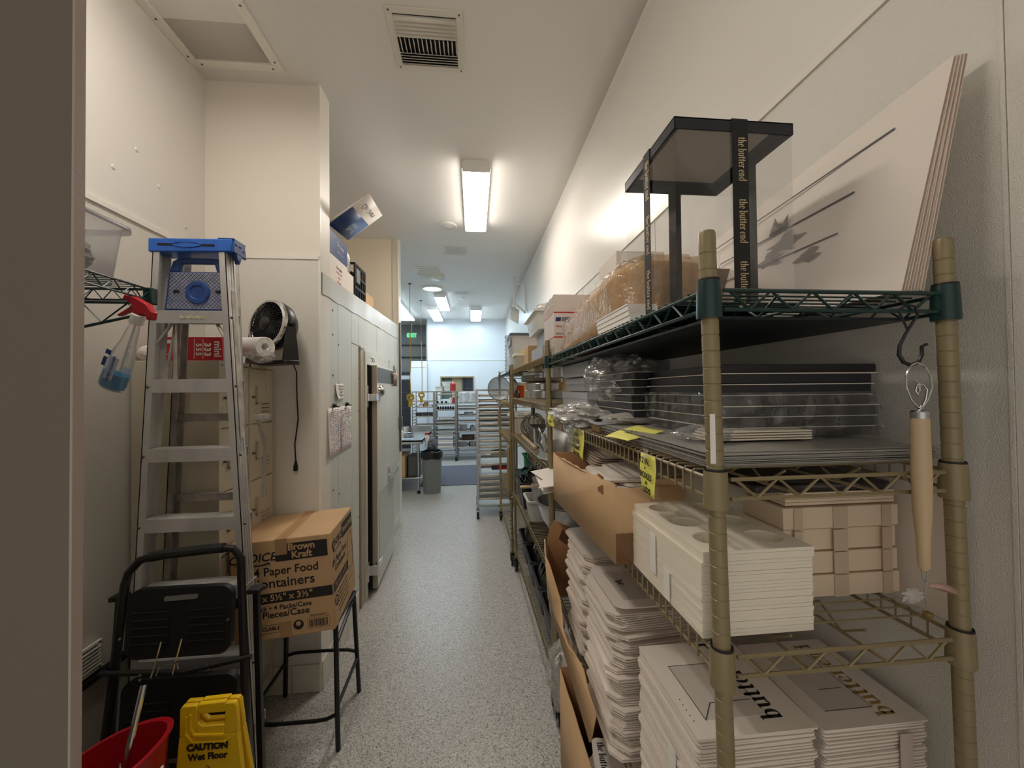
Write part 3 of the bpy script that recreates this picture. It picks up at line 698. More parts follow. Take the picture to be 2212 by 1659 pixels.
for s_ in (1, -1):
    sd = FD.cross(V((0, 0, 1))).normalized() * s_
    fwd = V((FD.x, FD.y, 0)).normalized()
    g = G(); g.M = fr(FC + sd * .131, -fwd * s_, (0, 0, 1)); g.prism([(-.02, 0.0), (.02, .0), (.045, -.2), (-.045, -.2)], -.007, .007)
    put('side_arm', g, blk, fn)
    put('pivot_knob', G().lathe([(0, .02), (.012, .018), (.014, 0)], FC + sd * .138, 12, sd.to_track_quat('Z', 'Y').to_matrix()), blk, fn)
fwd = V((FD.x, FD.y, 0)).normalized(); sdx = FD.cross(V((0, 0, 1))).normalized()
g = G(); g.M = fr(FC - V((0, 0, .205)), sdx, fwd); g.prism(rrect(-.15, .15, -.055, .05, .03), 0, .02); put('base', g, blk, fn, bevel=.003)
put('power_cord', G().tube([(-.985, 2.225, 1.80), (-.975, 2.24, 1.76), (-.978, 2.25, 1.62), (-.972, 2.25, 1.5), (-.99, 2.25, 1.36), (-.985, 2.25, 1.27)], .0035, 6).cyl((-.985, 2.25, 1.27), (-.985, 2.25, 1.245), .006, .01, 6).box(-.995, -.975, 2.242, 2.256, 1.215, 1.247), blk, fn, label='black cord with plug hanging down the pillar')
rl = thing('paper_roll', 'white paper roll lying in front of the fan', 'roll', (-1.03, 1.95, 1.80))
p0, p1 = V((-1.16, 2.02, 1.875)), V((-.965, 1.90, 1.862)); q = (p1 - p0).normalized().to_track_quat('Z', 'Y').to_matrix(); LL = (p1 - p0).length
put('paper', G().lathe([(.016, 0), (.044, 0), (.046, .002), (.046, LL - .002), (.044, LL), (.038, LL - .002), (.036, LL), (.03, LL - .002), (.028, LL), (.022, LL - .002), (.018, LL), (.016, LL - .004), (.016, 0)], p0, 32, q), paper, rl, ang=60)
pb = thing('clear_bag', 'crumpled clear bag hanging under the paper roll', 'bag', (-1.0, 1.93, 1.79))
def bagf(cx, cy, cz, rx_, ry_, rz_, amp=.25, seed=1, flat=0.):
    rr_ = random.Random(seed); ph = [rr_.uniform(0, 6) for _ in range(8)]
    def f(u, v):
        a = 2 * pi * u; b = -pi / 2 + pi * v
        k = 1 + amp * (.5 * sin(5 * a + ph[0] + 3 * b) + .4 * sin(9 * a + ph[1]) * cos(6 * b + ph[2]) + .35 * sin(13 * b + ph[3] + 4 * a))
        z = sin(b); k += amp * .8 * noise.noise((cos(a) * cos(b) * 4 + ph[4], sin(a) * cos(b) * 4, z * 4)) + amp * .5 * noise.noise((cos(a) * cos(b) * 11, sin(a) * cos(b) * 11 + ph[5], z * 11))
        if flat and z < -flat: z = -flat
        return (cx + rx_ * k * cos(b) * cos(a), cy + ry_ * k * cos(b) * sin(a), cz + rz_ * z * (1 + .3 * (k - 1)))
    return f
put('bag_film', G().grid(bagf(-1.0, 1.925, 1.825, .055, .05, .035, .3, 3), 30, 16), clearb, pb)
wb = thing('white_bundle', 'white plastic-wrapped bundle on the locker corner by the wall', 'bag', (-1.41, 1.81, 1.79))
put('bundle', G().grid(bagf(-1.40, 1.825, 1.825, .05, .035, .036, .10, 5), 28, 16), film('white_wrap', (240, 236, 228), .1, .2, .5, .8, 40), wb)

# ---- green wire wall shelf with tubs and a spray bottle
def zig(g, p0, p1, h, n, r=.0022, ns=5):
    p0, p1 = V(p0), V(p1)
    g.tube([p0 + (p1 - p0) * (i / (2 * n)) + V((0, 0, -h if i % 2 else 0)) for i in range(2 * n + 1)], r, ns)
ws = thing('wire_wall_shelf', 'dark green wire wall shelf at the left edge, end cut off', 'shelf', (-1.28, 1.3, 2.0))
g = G(); y1 = 1.43; xf = -1.10; z = 2.005
g.tube([(xf, .6, z), (xf, y1, z)], .0035); g.tube([(xf, .6, z - .036), (xf, y1, z - .036)], .0035)
g.tube([(-1.45, .6, z), (-1.45, y1, z)], .0035); g.tube([(xf, y1, z), (-1.45, y1, z)], .0035); g.tube([(xf, y1, z - .036), (-1.45, y1, z - .036)], .0035)
put('rim', g, grn, ws)
g = G()
for i in range(32): g.tube([(xf, .62 + .026 * i, z + .003), (-1.45, .62 + .026 * i, z + .003)], .0016, 4)
put('deck_wire', g, grn, ws)
g = G(); zig(g, (xf, .62, z), (xf, y1, z), .036, 12); put('edge_truss', g, grn, ws)
g = G(); zig(g, (xf, y1, z), (-1.45, y1, z), .036, 6); put('end_truss', g, grn, ws)
g = G(); zig(g, (-1.28, .62, z - .002), (-1.28, y1, z - .002), .034, 12); g.tube([(-1.28, .62, z - .036), (-1.28, y1, z - .036)], .003, 5); put('middle_truss', g, grn, ws)
put('corner_sleeve', G().box(xf - .016, xf + .012, y1 - .01, y1 + .02, z - .05, z + .006), grn, ws, bevel=.004)
br = put('bracket', G().tube([(xf + .002, y1 - .002, z - .045), (xf + .006, y1 + .004, z - .062), (xf - .004, y1 + .002, z - .078), (-1.45, y1 - .004, z - .165)], .005, 8).tube([(xf, y1, z - .045), (-1.45, y1, z - .045)], .0045, 6), grn, ws)
zb = G(); zb.tube([(-1.135, y1, z - .083), (-1.17, y1, z - .047), (-1.25, y1, z - .113), (-1.31, y1, z - .047), (-1.40, y1, z - .15)], .003, 5); put('bracket_truss', zb, grn, ws)
def tub(x0, x1, y0, y1, z0, z1, label, contents=True, flare=.02):
    t = thing('plastic_tub', label, 'tub', ((x0 + x1) / 2, (y0 + y1) / 2, z0), group='milky tubs on the wall shelf')
    a = rrect(x0 + flare, x1 - flare, y0 + flare, y1 - flare, .03); b = rrect(x0, x1, y0, y1, .04); n_ = len(a)
    g = G().add([(p[0], p[1], z0) for p in a] + [(p[0], p[1], z1) for p in b], [(i, (i + 1) % n_, n_ + (i + 1) % n_, n_ + i) for i in range(n_)] + [tuple(range(n_ - 1, -1, -1))])
    put('body', g, milky, t)
    c = rrect(x0 - .018, x1 + .018, y0 - .018, y1 + .018, .05)
    g = G().add([(p[0], p[1], z1) for p in b] + [(p[0], p[1], z1 + .002) for p in c] + [(p[0], p[1], z1 - .012) for p in c], [(i, (i + 1) % n_, n_ + (i + 1) % n_, n_ + i) for i in range(n_)] + [(n_ + i, n_ + (i + 1) % n_, 2 * n_ + (i + 1) % n_, 2 * n_ + i) for i in range(n_)])
    put('rim', g, milky, t, solid=.002)
    if contents: put('bagged_contents', G().grid(bagf((x0 + x1) / 2, (y0 + y1) / 2, (z0 + z1) / 2 - .015, (x1 - x0) * .36, (y1 - y0) * .38, (z1 - z0) * .38, .12, 8), 30, 18), mat('grey_wrapped_stuff', (132, 126, 122), .3, bump=.8, bs=22, var=.3, vs=16), t)
    return t
tub(-1.42, -1.165, 1.20, 1.43, 2.009, 2.205, 'milky open plastic tub holding a wrapped bundle, at the shelf end')
tub(-1.42, -1.12, .86, 1.17, 2.009, 2.245, 'milky plastic tub cut off by the dark partition', False)

sb = thing('spray_bottle', 'clear spray bottle with blue liquid and red trigger, hanging from shelf', 'spray bottle', (-1.09, 1.37, 1.90), local=True)
# built upright, then tilted
def ell(prof, m, name, sx=1., sy=.62, lab=None):
    g = G().lathe(prof, n=28); g.v = [V((p.x * sx, p.y * sy, p.z)) for p in g.v]; return put(name, g, m, sb, label=lab)
ell([(.0, -.262), (.034, -.262), (.041, -.255), (.043, -.235), (.040, -.16), (.034, -.125), (.026, -.10), (.019, -.05), (.014, -.028), (.014, -.015)], bottlef, 'bottle')
ell([(0, -.258), (.036, -.256), (.040, -.245), (.0405, -.205), (0, -.198)], bluel, 'blue_liquid', lab='blue liquid in the bottom')
put('dip_tube', G().tube([(0, 0, -.02), (.004, 0, -.12), (.012, 0, -.24)], .003, 6), milky, sb)
put('collar', G().lathe([(.017, -.03), (.019, -.026), (.019, .0), (.016, .004)], n=20), whitep, sb)
put('sprayer_head', G().prism([(-.045, .034), (-.058, .03), (-.058, .046), (-.03, .052), (.02, .048), (.045, .03), (.05, .006), (.04, .0), (.03, .014), (.014, .012), (.012, .002), (-.014, .002), (-.016, .02), (-.04, .03)], -.013, .013, 'y'), redp, sb, bevel=.003, label='red spray head')
put('trigger', G().prism([(-.022, .03), (-.016, .03), (-.03, .0), (-.055, -.028), (-.062, -.026), (-.04, .004)], -.008, .008, 'y'), redp, sb, bevel=.002)
put('label', G().box(-.012, .018, -.0262, -.0255, -.225, -.15), film('blue_printed_label', (205, 212, 228), .03, .3, 0, .45), sb)
text('GLASS CLEANER', .012, (.003, -.027, -.188), (0, 0, 1), (-1, 0, 0), bluei, sb)
put('front_mark', G().box(-.036, -.018, -.0235, -.0225, -.15, -.135).box(-.036, -.024, -.0235, -.0225, -.19, -.16), bluei, sb)
sb.location = (-1.085, 1.368, 1.905); sb.rotation_euler = (radians(4), radians(25), radians(-6))

# ---- wire grille + white vent on the wall at low left
wg = thing('wall_vent_grille', 'tilted white slatted grille on the low left wall', 'wall grille', (-1.45, 1.58, .6))
g = G().box(-1.452, -1.44, 1.44, 1.66, .695, .705).box(-1.452, -1.44, 1.645, 1.655, .60, .70).box(-1.452, -1.44, 1.44, 1.66, .60, .607)
put('frame', g, trimm, wg)
for k in range(6): put('slat', G().box(-1.452, -1.436, 1.44, 1.65, .615 + .0135 * k, .618 + .0135 * k), trimm, wg)
put('backing', G().box(-1.4515, -1.451, 1.44, 1.655, .60, .70), darkgrey, wg)

# ---- black folded step stool leaning before the ladder
fs = thing('folding_step_stool', 'black folded step stool with looped handle, leaning before the stepladder', 'step stool', (-1.03, 1.5, 0))
def sy(z): return 1.52 - .08 * (1 - z / 1.08)       # leans back at the top
def sp(x, z, dy=0): return (x, sy(z) - .02 + dy, z)
z_t = 1.085
lp = [(-1.28, .04), (-1.245, .60), (-1.225, .98), (-1.215, 1.02), (-1.18, 1.062), (-1.13, 1.074), (-.93, 1.09), (-.87, 1.085), (-.845, 1.05), (-.842, 1.0), (-.812, .60), (-.79, .04)]
put('frame_tube', G().tube([sp(x, z) for x, z in lp], .0135, 10), blk, fs)
put('foam_grip', G().tube([sp(x, z) for x, z in ((-1.145, 1.071), (-1.1, 1.078), (-.93, 1.09), (-.905, 1.09))], .0175, 10), rub, fs)
for (xt, xb) in ((-1.262, -1.30), (-.805, -.765)):
    put('rear_leg', G().tube([(xt, sy(.93) + .012, .925), (xb, sy(.03) + .05, .02)], .013, 4), blk, fs)
    put('leg_cap', G().box(xt - .022, xt + .022, sy(.93) - .012, sy(.93) + .03, .918, .935), blkm, fs, bevel=.003)
def plat(x0, x1, z0, z1, dy, name='platform'):
    g = G(); pts = rrect(x0, x1, z0, z1, .04, 5)
    g.add([sp(x, z, dy) for x, z in pts] + [sp(x, z, dy + .022) for x, z in pts], [tuple(range(len(pts))), tuple(range(2 * len(pts) - 1, len(pts) - 1, -1))] + [(i, len(pts) + i, len(pts) + (i + 1) % len(pts), (i + 1) % len(pts)) for i in range(len(pts))])
    p = put(name, g, blkm, fs)
    xm = (x0 + x1) / 2
    for s_ in (-1, 1):
        for k in range(5):
            zz = z1 - .075 - .026 * k
            xa, xb = (x0 + .02, xm - .03) if s_ < 0 else (xm + .03, x1 - .02)
            put('tread_rib', G().tube([sp(xa, zz, dy - .002), sp(xb, zz, dy - .002)], .0032, 5), blk, p)
    return p
plat(-1.205, -.862, .735, .965, -.012)
g = G(); g.M = fr(V(sp(-1.03, .925, -.0135)), (1, 0, 0.03), (0, .22, 1)); g.prism(rrect(-.055, .055, 0, .016, .006), 0, .002)
put('grip_slot', g, mat('grey_slot', (110, 108, 106), .4), fs)
plat(-1.215, -.84, .40, .66, .0)
plat(-1.22, -.83, .12, .33, .0)
for z in (.70, .36): put('crossbar', G().tube([sp(-1.275, z, -.012), sp(-1.0, z - .004, -.03), sp(-.79, z + .02, -.012)], .009, 7), blk, fs)
put('wire_bail', G().tube([sp(-1.075, .80, -.03), sp(-1.085, .72, -.04), sp(-1.09, .695, -.045)], .0024, 6).tube([sp(-1.01, .805, -.03), sp(-1.02, .73, -.04), sp(-1.022, .70, -.045)], .0024, 6).tube([sp(-1.075, .70, -.045), sp(-1.065, .73, -.045), sp(-1.01, .735, -.045), sp(-1.005, .715, -.045)], .0024, 6), chrome, fs, label='bright wire catch')
for x, z in ((-1.13, .70), (-1.13, .685), (-.915, .72), (-.915, .70), (-1.20, .82), (-.86, .86), (-1.22, .47), (-.83, .5)):
    put('rivet', G().lathe([(0, .004), (.004, .003), (.005, 0)], sp(x, z, -.035), 8, Matrix.Rotation(pi / 2, 3, 'X')), chrome, fs)

# ---- caution sign
cs = thing('wet_floor_sign', 'yellow folded caution wet floor sign at the ladder foot', 'floor sign', (-.81, 1.3, 0))
def board(y0t, y0b, nm):
    g = G(); t = .016
    zt, zb = .695, .0
    def yy(z): return y0b + (y0t - y0b) * z / zt
    def q(x, z, d=0): return (x, yy(z) + d, z)
    def slab(pts): 
        k = len(pts); g.add([q(x, z) for x, z in pts] + [q(x, z, t) for x, z in pts], [tuple(range(k)), tuple(range(2 * k - 1, k - 1, -1))] + [(i, k + i, k + (i + 1) % k, (i + 1) % k) for i in range(k)])
    slab([(-.905, .60), (-.855, .60), (-.855, .682), (-.86, .69), (-.90, .69), (-.905, .68)])
    slab([(-.775, .60), (-.735, .60), (-.742, .68), (-.748, .69), (-.775, .69)]); slab([(-.855, .664), (-.775, .664), (-.775, .695), (-.855, .692)])
    slab([(-.855, .60), (-.775, .60), (-.775, .628), (-.840, .628), (-.855, .642)])
    slab([(-.94, .03), (-.66, .03), (-.735, .60), (-.905, .60)])
    slab([(-.94, 0), (-.88, 0), (-.88, .03), (-.94, .03)]); slab([(-.72, 0), (-.66, 0), (-.66, .03), (-.72, .03)])
    return put(nm, g, yelp, cs, bevel=.003)
board(1.292, 1.262, 'front_board'); board(1.312, 1.345, 'rear_board')
def sq(x, z): return (x, 1.262 + .030 * z / .705 - .0012, z)
put('handle_ridge', G().tube([sq(x, z) for x, z in ((-.872, .665), (-.872, .625), (-.86, .605), (-.775, .60))], .004, 5).tube([sq(x, z) for x, z in ((-.885, .66), (-.885, .61), (-.865, .585), (-.77, .58), (-.76, .59))], .003, 5), yelp, cs)
text('CAUTION', .026, sq(-.822, .568), (1, 0, 0), (0, .04, 1), ink, cs, bold=.0016)
text('Wet Floor', .026, sq(-.820, .540), (1, 0, 0), (0, .04, 1), ink, cs, bold=.0012)
g = G()
for s_ in (.04, .03): g.tube([sq(-.82 - s_, .515 - s_ * 1.7), sq(-.82, .515), sq(-.82 + s_, .515 - s_ * 1.7)], .0012, 4)
put('warning_triangle', g, ink, cs)

# ---- red bucket with metal handle tool
bu = thing('mop_bucket', 'red plastic bucket at the bottom left beside the caution sign', 'bucket', (-.97, 1.22, 0))
prof = []
def ring(rx_, ry_, z, n=36, cx=-1.035, cy=1.19):
    return [(cx + rx_ * cos(2 * pi * i / n) * (1 - .06 * cos(4 * pi * i / n)), cy + ry_ * sin(2 * pi * i / n), z(cx + rx_ * cos(2 * pi * i / n)) if callable(z) else z) for i in range(n)]
rim = lambda x: .585 + (x + 1.19) * .26
rings = [ring(.10, .09, .0), ring(.125, .115, .3), ring(.148, .135, lambda x: rim(x) - .01), ring(.158, .145, lambda x: rim(x) - .006), ring(.158, .145, rim), ring(.143, .13, rim), ring(.12, .11, .3), ring(.095, .085, .02)]
g = G(); vs = [p for r_ in rings for p in r_]; nn = 36
g.add(vs, [(k * nn + i, k * nn + (i + 1) % nn, (k + 1) * nn + (i + 1) % nn, (k + 1) * nn + i) for k in range(len(rings) - 1) for i in range(nn)] + [tuple(range(nn - 1, -1, -1)), tuple(range(7 * nn, 8 * nn))])
put('bucket_body', g, redp, bu)
put('label_patch', G().box(-.886, -.882, 1.15, 1.20, .45, .60), paper, bu)
mp = thing('metal_squeegee', 'slim metal-handled tool standing in the red bucket', 'squeegee', (-.95, 1.2, .1))
put('handle', G().tube([(-.962, 1.235, .805), (-.955, 1.14, .56), (-.96, 1.16, .10)], .008, 10), chrome, mp)
put('blade', G().grid(lambda u, v: (-.955 + .07 * u, 1.15 - .02 * sin(pi * u), .60 + .06 * v * (1 - .5 * u) - .03 * u), 6, 4), chrome, mp, solid=.004)

# ---- bar stool and carton
st = thing('bar_stool', 'black tube-framed stool under the brown carton', 'stool', (-.83, 2.05, 0))
TZ = .56
LG = [((-.638, 1.875), (-.655, 1.90)), ((-.645, 2.225), (-.665, 2.20)), ((-1.035, 2.235), (-1.01, 2.20)), ((-1.03, 1.88), (-1.01, 1.90))]
for (bx, by), (tx, ty_) in LG: put('leg', G().tube([(bx, by, 0), (tx, ty_, TZ)], .0115, 10), blkt, st)
def lp_(i, z): (bx, by), (tx, ty_) = LG[i]; k = z / TZ; return V((bx + (tx - bx) * k, by + (ty_ - by) * k, z))
def rung(i, j, z0, z1, inset):
    a, b = lp_(i, z0), lp_(j, z0); c = (a + b) / 2
    ctr = V((-.84, 2.05, z0)); o = (ctr - c).normalized()
    put('rung', G().tube([lp_(i, z0), a + (b - a) * .12 + o * inset * .7 + V((0, 0, (z1 - z0) * .8)), a + (b - a) * .25 + o * inset + V((0, 0, z1 - z0)), a + (b - a) * .75 + o * inset + V((0, 0, z1 - z0)), a + (b - a) * .88 + o * inset * .7 + V((0, 0, (z1 - z0) * .8)), b], .0085, 8), blkt, st)
rung(0, 3, .16, .135, .0); rung(1, 2, .225, .24, .0); rung(0, 1, .19, .19, .0); rung(2, 3, .19, .19, .0)
put('seat', G().box(-1.02, -.65, 1.89, 2.21, TZ - .012, TZ), blkt, st, bevel=.005)
put('seat_rail', G().tube([lp_(0, .47), lp_(1, .53)], .009, 6), blkt, st)
cb = thing('food_container_carton', 'brown printed carton of paper food containers on the black stool', 'carton', (-.85, 2.05, TZ), local=True)
W_, D_, H_ = .42, .41, .44
put('carton', G().box(-W_, 0, 0, D_, 0, H_), kraft, cb, bevel=.004)
put('tape', G().box(-W_ * .5 - .025, -W_ * .5 + .025, -.0006, D_ + .0006, H_ + .0004, H_ + .001).box(-W_ * .5 - .025, -W_ * .5 + .025, -.001, -.0004, H_ - .07, H_).box(-W_ * .5 - .025, -W_ * .5 + .025, -.001, -.0004, 0, .07), film('brown_tape', (214, 176, 128), .06, .3, 0, .55), cb)
put('flap_seam', G().box(-W_ * .5 - .001, -W_ * .5 + .001, 0, D_, H_ + .001, H_ + .0014), kraftd, cb)
fy = -.0006
def fbox(x0, x1, z0, z1, m=inkb, nm='printed_band'): put(nm, G().box(x0, x1, fy - .0002, fy, z0, z1), m, cb)
ktxt = mat('kraft_coloured_text', (196, 158, 112), .6)
fbox(-.235, -.015, .342, .418); fbox(-W_ + .002, -.003, .16, .205)
text('Brown\nKraft', .042, (-.125, fy - .0004, .381), (1, 0, 0), (0, 0, 1), ktxt, cb, bold=.0012)
text('CHOICE', .052, (-.33, fy, .366), (1, 0, 0), (0, 0, 1), inkb, cb, shear=.25, bold=.001)
put('logo_swash', G().tube([(-.40, fy, .345), (-.35, fy, .334), (-.29, fy, .334), (-.262, fy, .341), (-.258, fy, .332)], [.0015, .003, .0035, .005, .002], 4), inkb, cb)
text('#4 Paper Food', .052, (-.355, fy, .30), (1, 0, 0), (0, 0, 1), inkb, cb, align='LEFT', bold=.0008, sx=.95)
text('Containers', .060, (-.345, fy, .247), (1, 0, 0), (0, 0, 1), inkb, cb, align='LEFT', bold=.0008)
text('7⅞" x 5½" x 3½"', .040, (-.375, fy - .0004, .1825), (1, 0, 0), (0, 0, 1), ktxt, cb, align='LEFT', bold=.0008)
text('40/Pack • 4 Packs/Case', .030, (-.375, fy, .138), (1, 0, 0), (0, 0, 1), inkb, cb, align='LEFT', bold=.0006)
text('160 Pieces/Case', .041, (-.375, fy, .108), (1, 0, 0), (0, 0, 1), inkb, cb, align='LEFT', bold=.0008)
text('RECYCLABLE', .022, (-.295, fy, .047), (1, 0, 0), (0, 0, 1), inkb, cb, bold=.0006)
for z in (.028, .064): fbox(-.37, -.22, z, z + .0015)
c_ = put('round_mark', G().lathe([(0, 0), (.022, 0)], (0, 0, 0), 24), inkb, cb); c_.matrix_local = fr((-.155, fy - .0003, .048), (1, 0, 0), (0, 0, 1))
c_ = put('round_mark_tree', G().lathe([(0, 0), (.011, 0)], (0, 0, 0), 12), ktxt, cb); c_.matrix_local = fr((-.155, fy - .0006, .053), (1, 0, 0), (0, 0, 1))
fbox(-.118, -.022, .022, .023); fbox(-.118, -.022, .068, .069); fbox(-.118, -.117, .022, .069); fbox(-.023, -.022, .022, .069)
g = G(); x = -.11
while x < -.032:
    w_ = R.choice((.001, .002, .003)); g.box(x, x + w_, fy - .0002, fy, .028, .062); x += w_ + R.choice((.001, .0015, .002))
put('barcode', g, inkb, cb)
text('795PTOKFT4', .013, (-.07, fy, .078), (1, 0, 0), (0, 0, 1), inkb, cb)
# right face
fx = .0006
def sbox(y0, y1, z0, z1, m=inkb, nm='printed_band'): put(nm, G().box(fx, fx + .0002, y0, y1, z0, z1), m, cb)
sbox(.19, .40, .345, .418); sbox(.005, .27, .16, .205)
text('Brown Kraft', .036, (fx + .0005, .295, .381), (0, 1, 0), (0, 0, 1), ktxt, cb, bold=.001)
text('CHOICE', .046, (fx, .10, .372), (0, 1, 0), (0, 0, 1), inkb, cb, shear=.25, bold=.001)
put('logo_swash', G().tube([(fx, .055, .40), (fx, .025, .37), (fx, .035, .342), (fx, .09, .338), (fx, .15, .345), (fx, .155, .335)], [.001, .003, .004, .003, .004, .002], 4), inkb, cb)
text('#4 Paper Food\nContainers', .042, (fx, .135, .275), (0, 1, 0), (0, 0, 1), inkb, cb, bold=.0008)
text('7⅞" x 5½" x 3½"', .030, (fx + .0005, .135, .183), (0, 1, 0), (0, 0, 1), ktxt, cb)
put('recycle_mark', G().tube([(fx, .04 + .022 * cos(a), .115 + .022 * sin(a)) for a in (.3, 1.2, 2.0)], .003, 4).tube([(fx, .04 + .022 * cos(a), .115 + .022 * sin(a)) for a in (2.4, 3.3, 4.1)], .003, 4).tube([(fx, .04 + .022 * cos(a), .115 + .022 * sin(a)) for a in (4.5, 5.4, 6.2)], .003, 4), inkb, cb)
for k in range(5): text('Recyclable paper food containers', .014, (fx, .16, .135 - .022 * k), (0, 1, 0), (0, 0, 1), inkb, cb)
put('container_drawing', G().tube([(fx, .27, .15), (fx, .37, .14), (fx, .385, .215), (fx, .28, .225), (fx, .27, .15)], .0008, 4).tube([(fx, .28, .225), (fx, .30, .33), (fx, .36, .33), (fx, .385, .215)], .0008, 4).tube([(fx, .27, .10), (fx, .37, .09)], .0008, 4), inkb, cb)
cb.location = (-.655, 1.885, TZ + .001); cb.rotation_euler = (0, radians(0), radians(4.5))
cb.rotation_euler = (0, radians(-3.0), radians(4.5)); cb.location = (-.642, 1.862, TZ - .0)

# ---- papers on the cooler face
def onface(y, z, x=.008): return (Matrix.Rotation(AX, 3, 'Z') @ V((x, y, z))) + V((-.86, 2.26, 0))
fx_, fy_ = Matrix.Rotation(AX, 3, 'Z') @ V((0, 1, 0)), V((0, 0, 1))
nt1 = thing('handwritten_note', 'curled white handwritten note taped to the cooler panel', 'note', onface(.24, 1.62))
def curl(y0, y1, z0, z1, amp, slant=0):
    return lambda u, v: tuple(onface(y0 + (y1 - y0) * u, z0 + (z1 - z0) * v + slant * (u - .5), .008 + amp * (1 - v) * (1 - v) * (1 - u) + .002))
put('sheet', G().grid(curl(.235, .395, 1.60, 1.70, .02), 8, 8), paper, nt1, solid=.0006)
for k in range(5): text(('milk crates', 'do not put', 'on shelf', 'to be used', 'ok')[k], .020, onface(.318, 1.685 - .019 * k, .018), fx_, fy_, ink, nt1, shear=.2)
sc = thing('paper_schedule', 'two printed schedule sheets clipped to the cooler panel', 'paper', onface(.3, 1.4))
put('sheet', G().grid(curl(.10, .34, 1.262, 1.55, .012), 6, 8), paper, sc, solid=.0006)
put('sheet', G().grid(curl(.335, .575, 1.265, 1.555, .006), 6, 8), paper, sc, solid=.0006)
lil = mat('lilac_ink', (120, 105, 160), .6); tealm = mat('teal_ink', (96, 130, 140), .6); pnk = mat('pink_ink', (200, 96, 130), .6)
for m_, ph in ((lil, 0), (tealm, 1), (pnk, 2)):
    g = G()
    for r_i in range(23):
        for c_ in range(11):
            if (r_i * 7 + c_ * 3 + ph) % 3 or R.random() < .25: continue
            y = .118 + .041 * c_ + R.uniform(-.004, .004); z = 1.535 - .0113 * r_i
            a, b, c, d_ = (onface(yy, zz, (.0175 - .006 * ((zz - 1.262) / .29)) if y > .325 else (.0245 - .010 * ((zz - 1.262) / .29))) for yy, zz in ((y, z), (y + R.uniform(.018, .034), z), (y + .02, z + .0045), (y, z + .0045)))
            g.add([a, b, V((b.x, b.y, c.z)), d_], [(0, 1, 2, 3)])
    put('printed_rows', g, m_, sc)
for y in (.19, .45):
    put('binder_clip', G().lathe([(0, .0), (.012, 0), (.014, .006), (.008, .02), (0, .022)], onface(y, 1.565, .01), 12, Matrix.Rotation(pi / 2, 3, 'Y')).tube([onface(y, 1.56, .02), onface(y + .035, 1.556, .035)], .004, 5), blk, sc)
# scoop holder hanging on the metal plate
sh = thing('scoop_holder', 'brown fluted wooden-slat holder hung on the cooler door plate', 'holder', onface(1.75, 1.70))
def of(y, z, x): return tuple(onface(y, z, x))
for i in range(4):
    a0, a1 = 1.70 + .05 * i, 1.745 + .05 * i
    put('slat', G().add([of(a0, 1.82, .115), of(a1, 1.82, .115), of(a1 - .012, 1.70, .105), of(a0 + .012, 1.70, .105)], [(0, 1, 2, 3)]), mat('brown_slat', (150, 124, 108), .5), sh, solid=.006)
put('liner', G().add([of(1.70, 1.83, .11), of(1.90, 1.83, .11), of(1.88, 1.80, .10), of(1.72, 1.80, .10)], [(0, 1, 2, 3)]), paper, sh, solid=.02)
put('wire_loop', G().tube([of(1.72, 1.82, .11), of(1.73, 1.90, .10), of(1.78, 1.91, .10), of(1.80, 1.83, .11)], .004, 5).tube([of(1.86, 1.83, .11), of(1.90, 1.88, .1), of(1.94, 1.86, .1), of(1.93, 1.83, .1)], .004, 5), dsteel, sh)

# ---- boxes on top of the cooler
def topz(y): return 2.312 + .13 * y / 2.7
def onT(x, y, z): return (Matrix.Rotation(AX, 3, 'Z') @ V((x, y, 0))) + V((-.86, 2.26, topz(y) + z))
ca = thing('liner_carton', 'white and navy can-liner carton on the cooler with its flap open', 'carton', onT(-.3, .5, 0))
def cbox(x0, x1, y0, y1, z0, z1, m, par, nm='carton', slope=True):
    b = [onT(x, y, z) for z in (z0, z1) for x, y in ((x0, y0), (x1, y0), (x1, y1), (x0, y1))]
    return put(nm, G().add(b, [(0, 3, 2, 1), (4, 5, 6, 7), (0, 1, 5, 4), (1, 2, 6, 5), (2, 3, 7, 6), (3, 0, 4, 7)]), m, par, bevel=.002)
cw2 = thing('white_carton', 'low white carton with red print, under the can-liner carton', 'carton', onT(-.3, .5, 0))
cbox(-.42, -.015, .16, .74, 0, .165, whitec, cw2)
for k, (t_, m_) in enumerate((('Can Liners', ink), ('Clear 33 x 39', redi), ('16 mic', redi), ('500 count', redi))):
    p = onT(-.014, .40, .13 - .03 * k); text(t_, .028 if k == 0 else .02, p, fx_, fy_, m_, cw2)
cbox(-.40, -.02, .14, .60, .168, .345, navy, ca)
cbox(-.40, -.0195, .14, .60, .167, .195, whitec, ca, 'white_border')
p = onT(-.018, .44, .29); text('Can Liners', .035, p, fx_, fy_, whitec, ca)
p = onT(-.018, .44, .24); text('24 x 33  6 mic', .02, p, fx_, fy_, whitec, ca)
a, b = onT(-.02, .60, .35), onT(-.40, .60, .35)
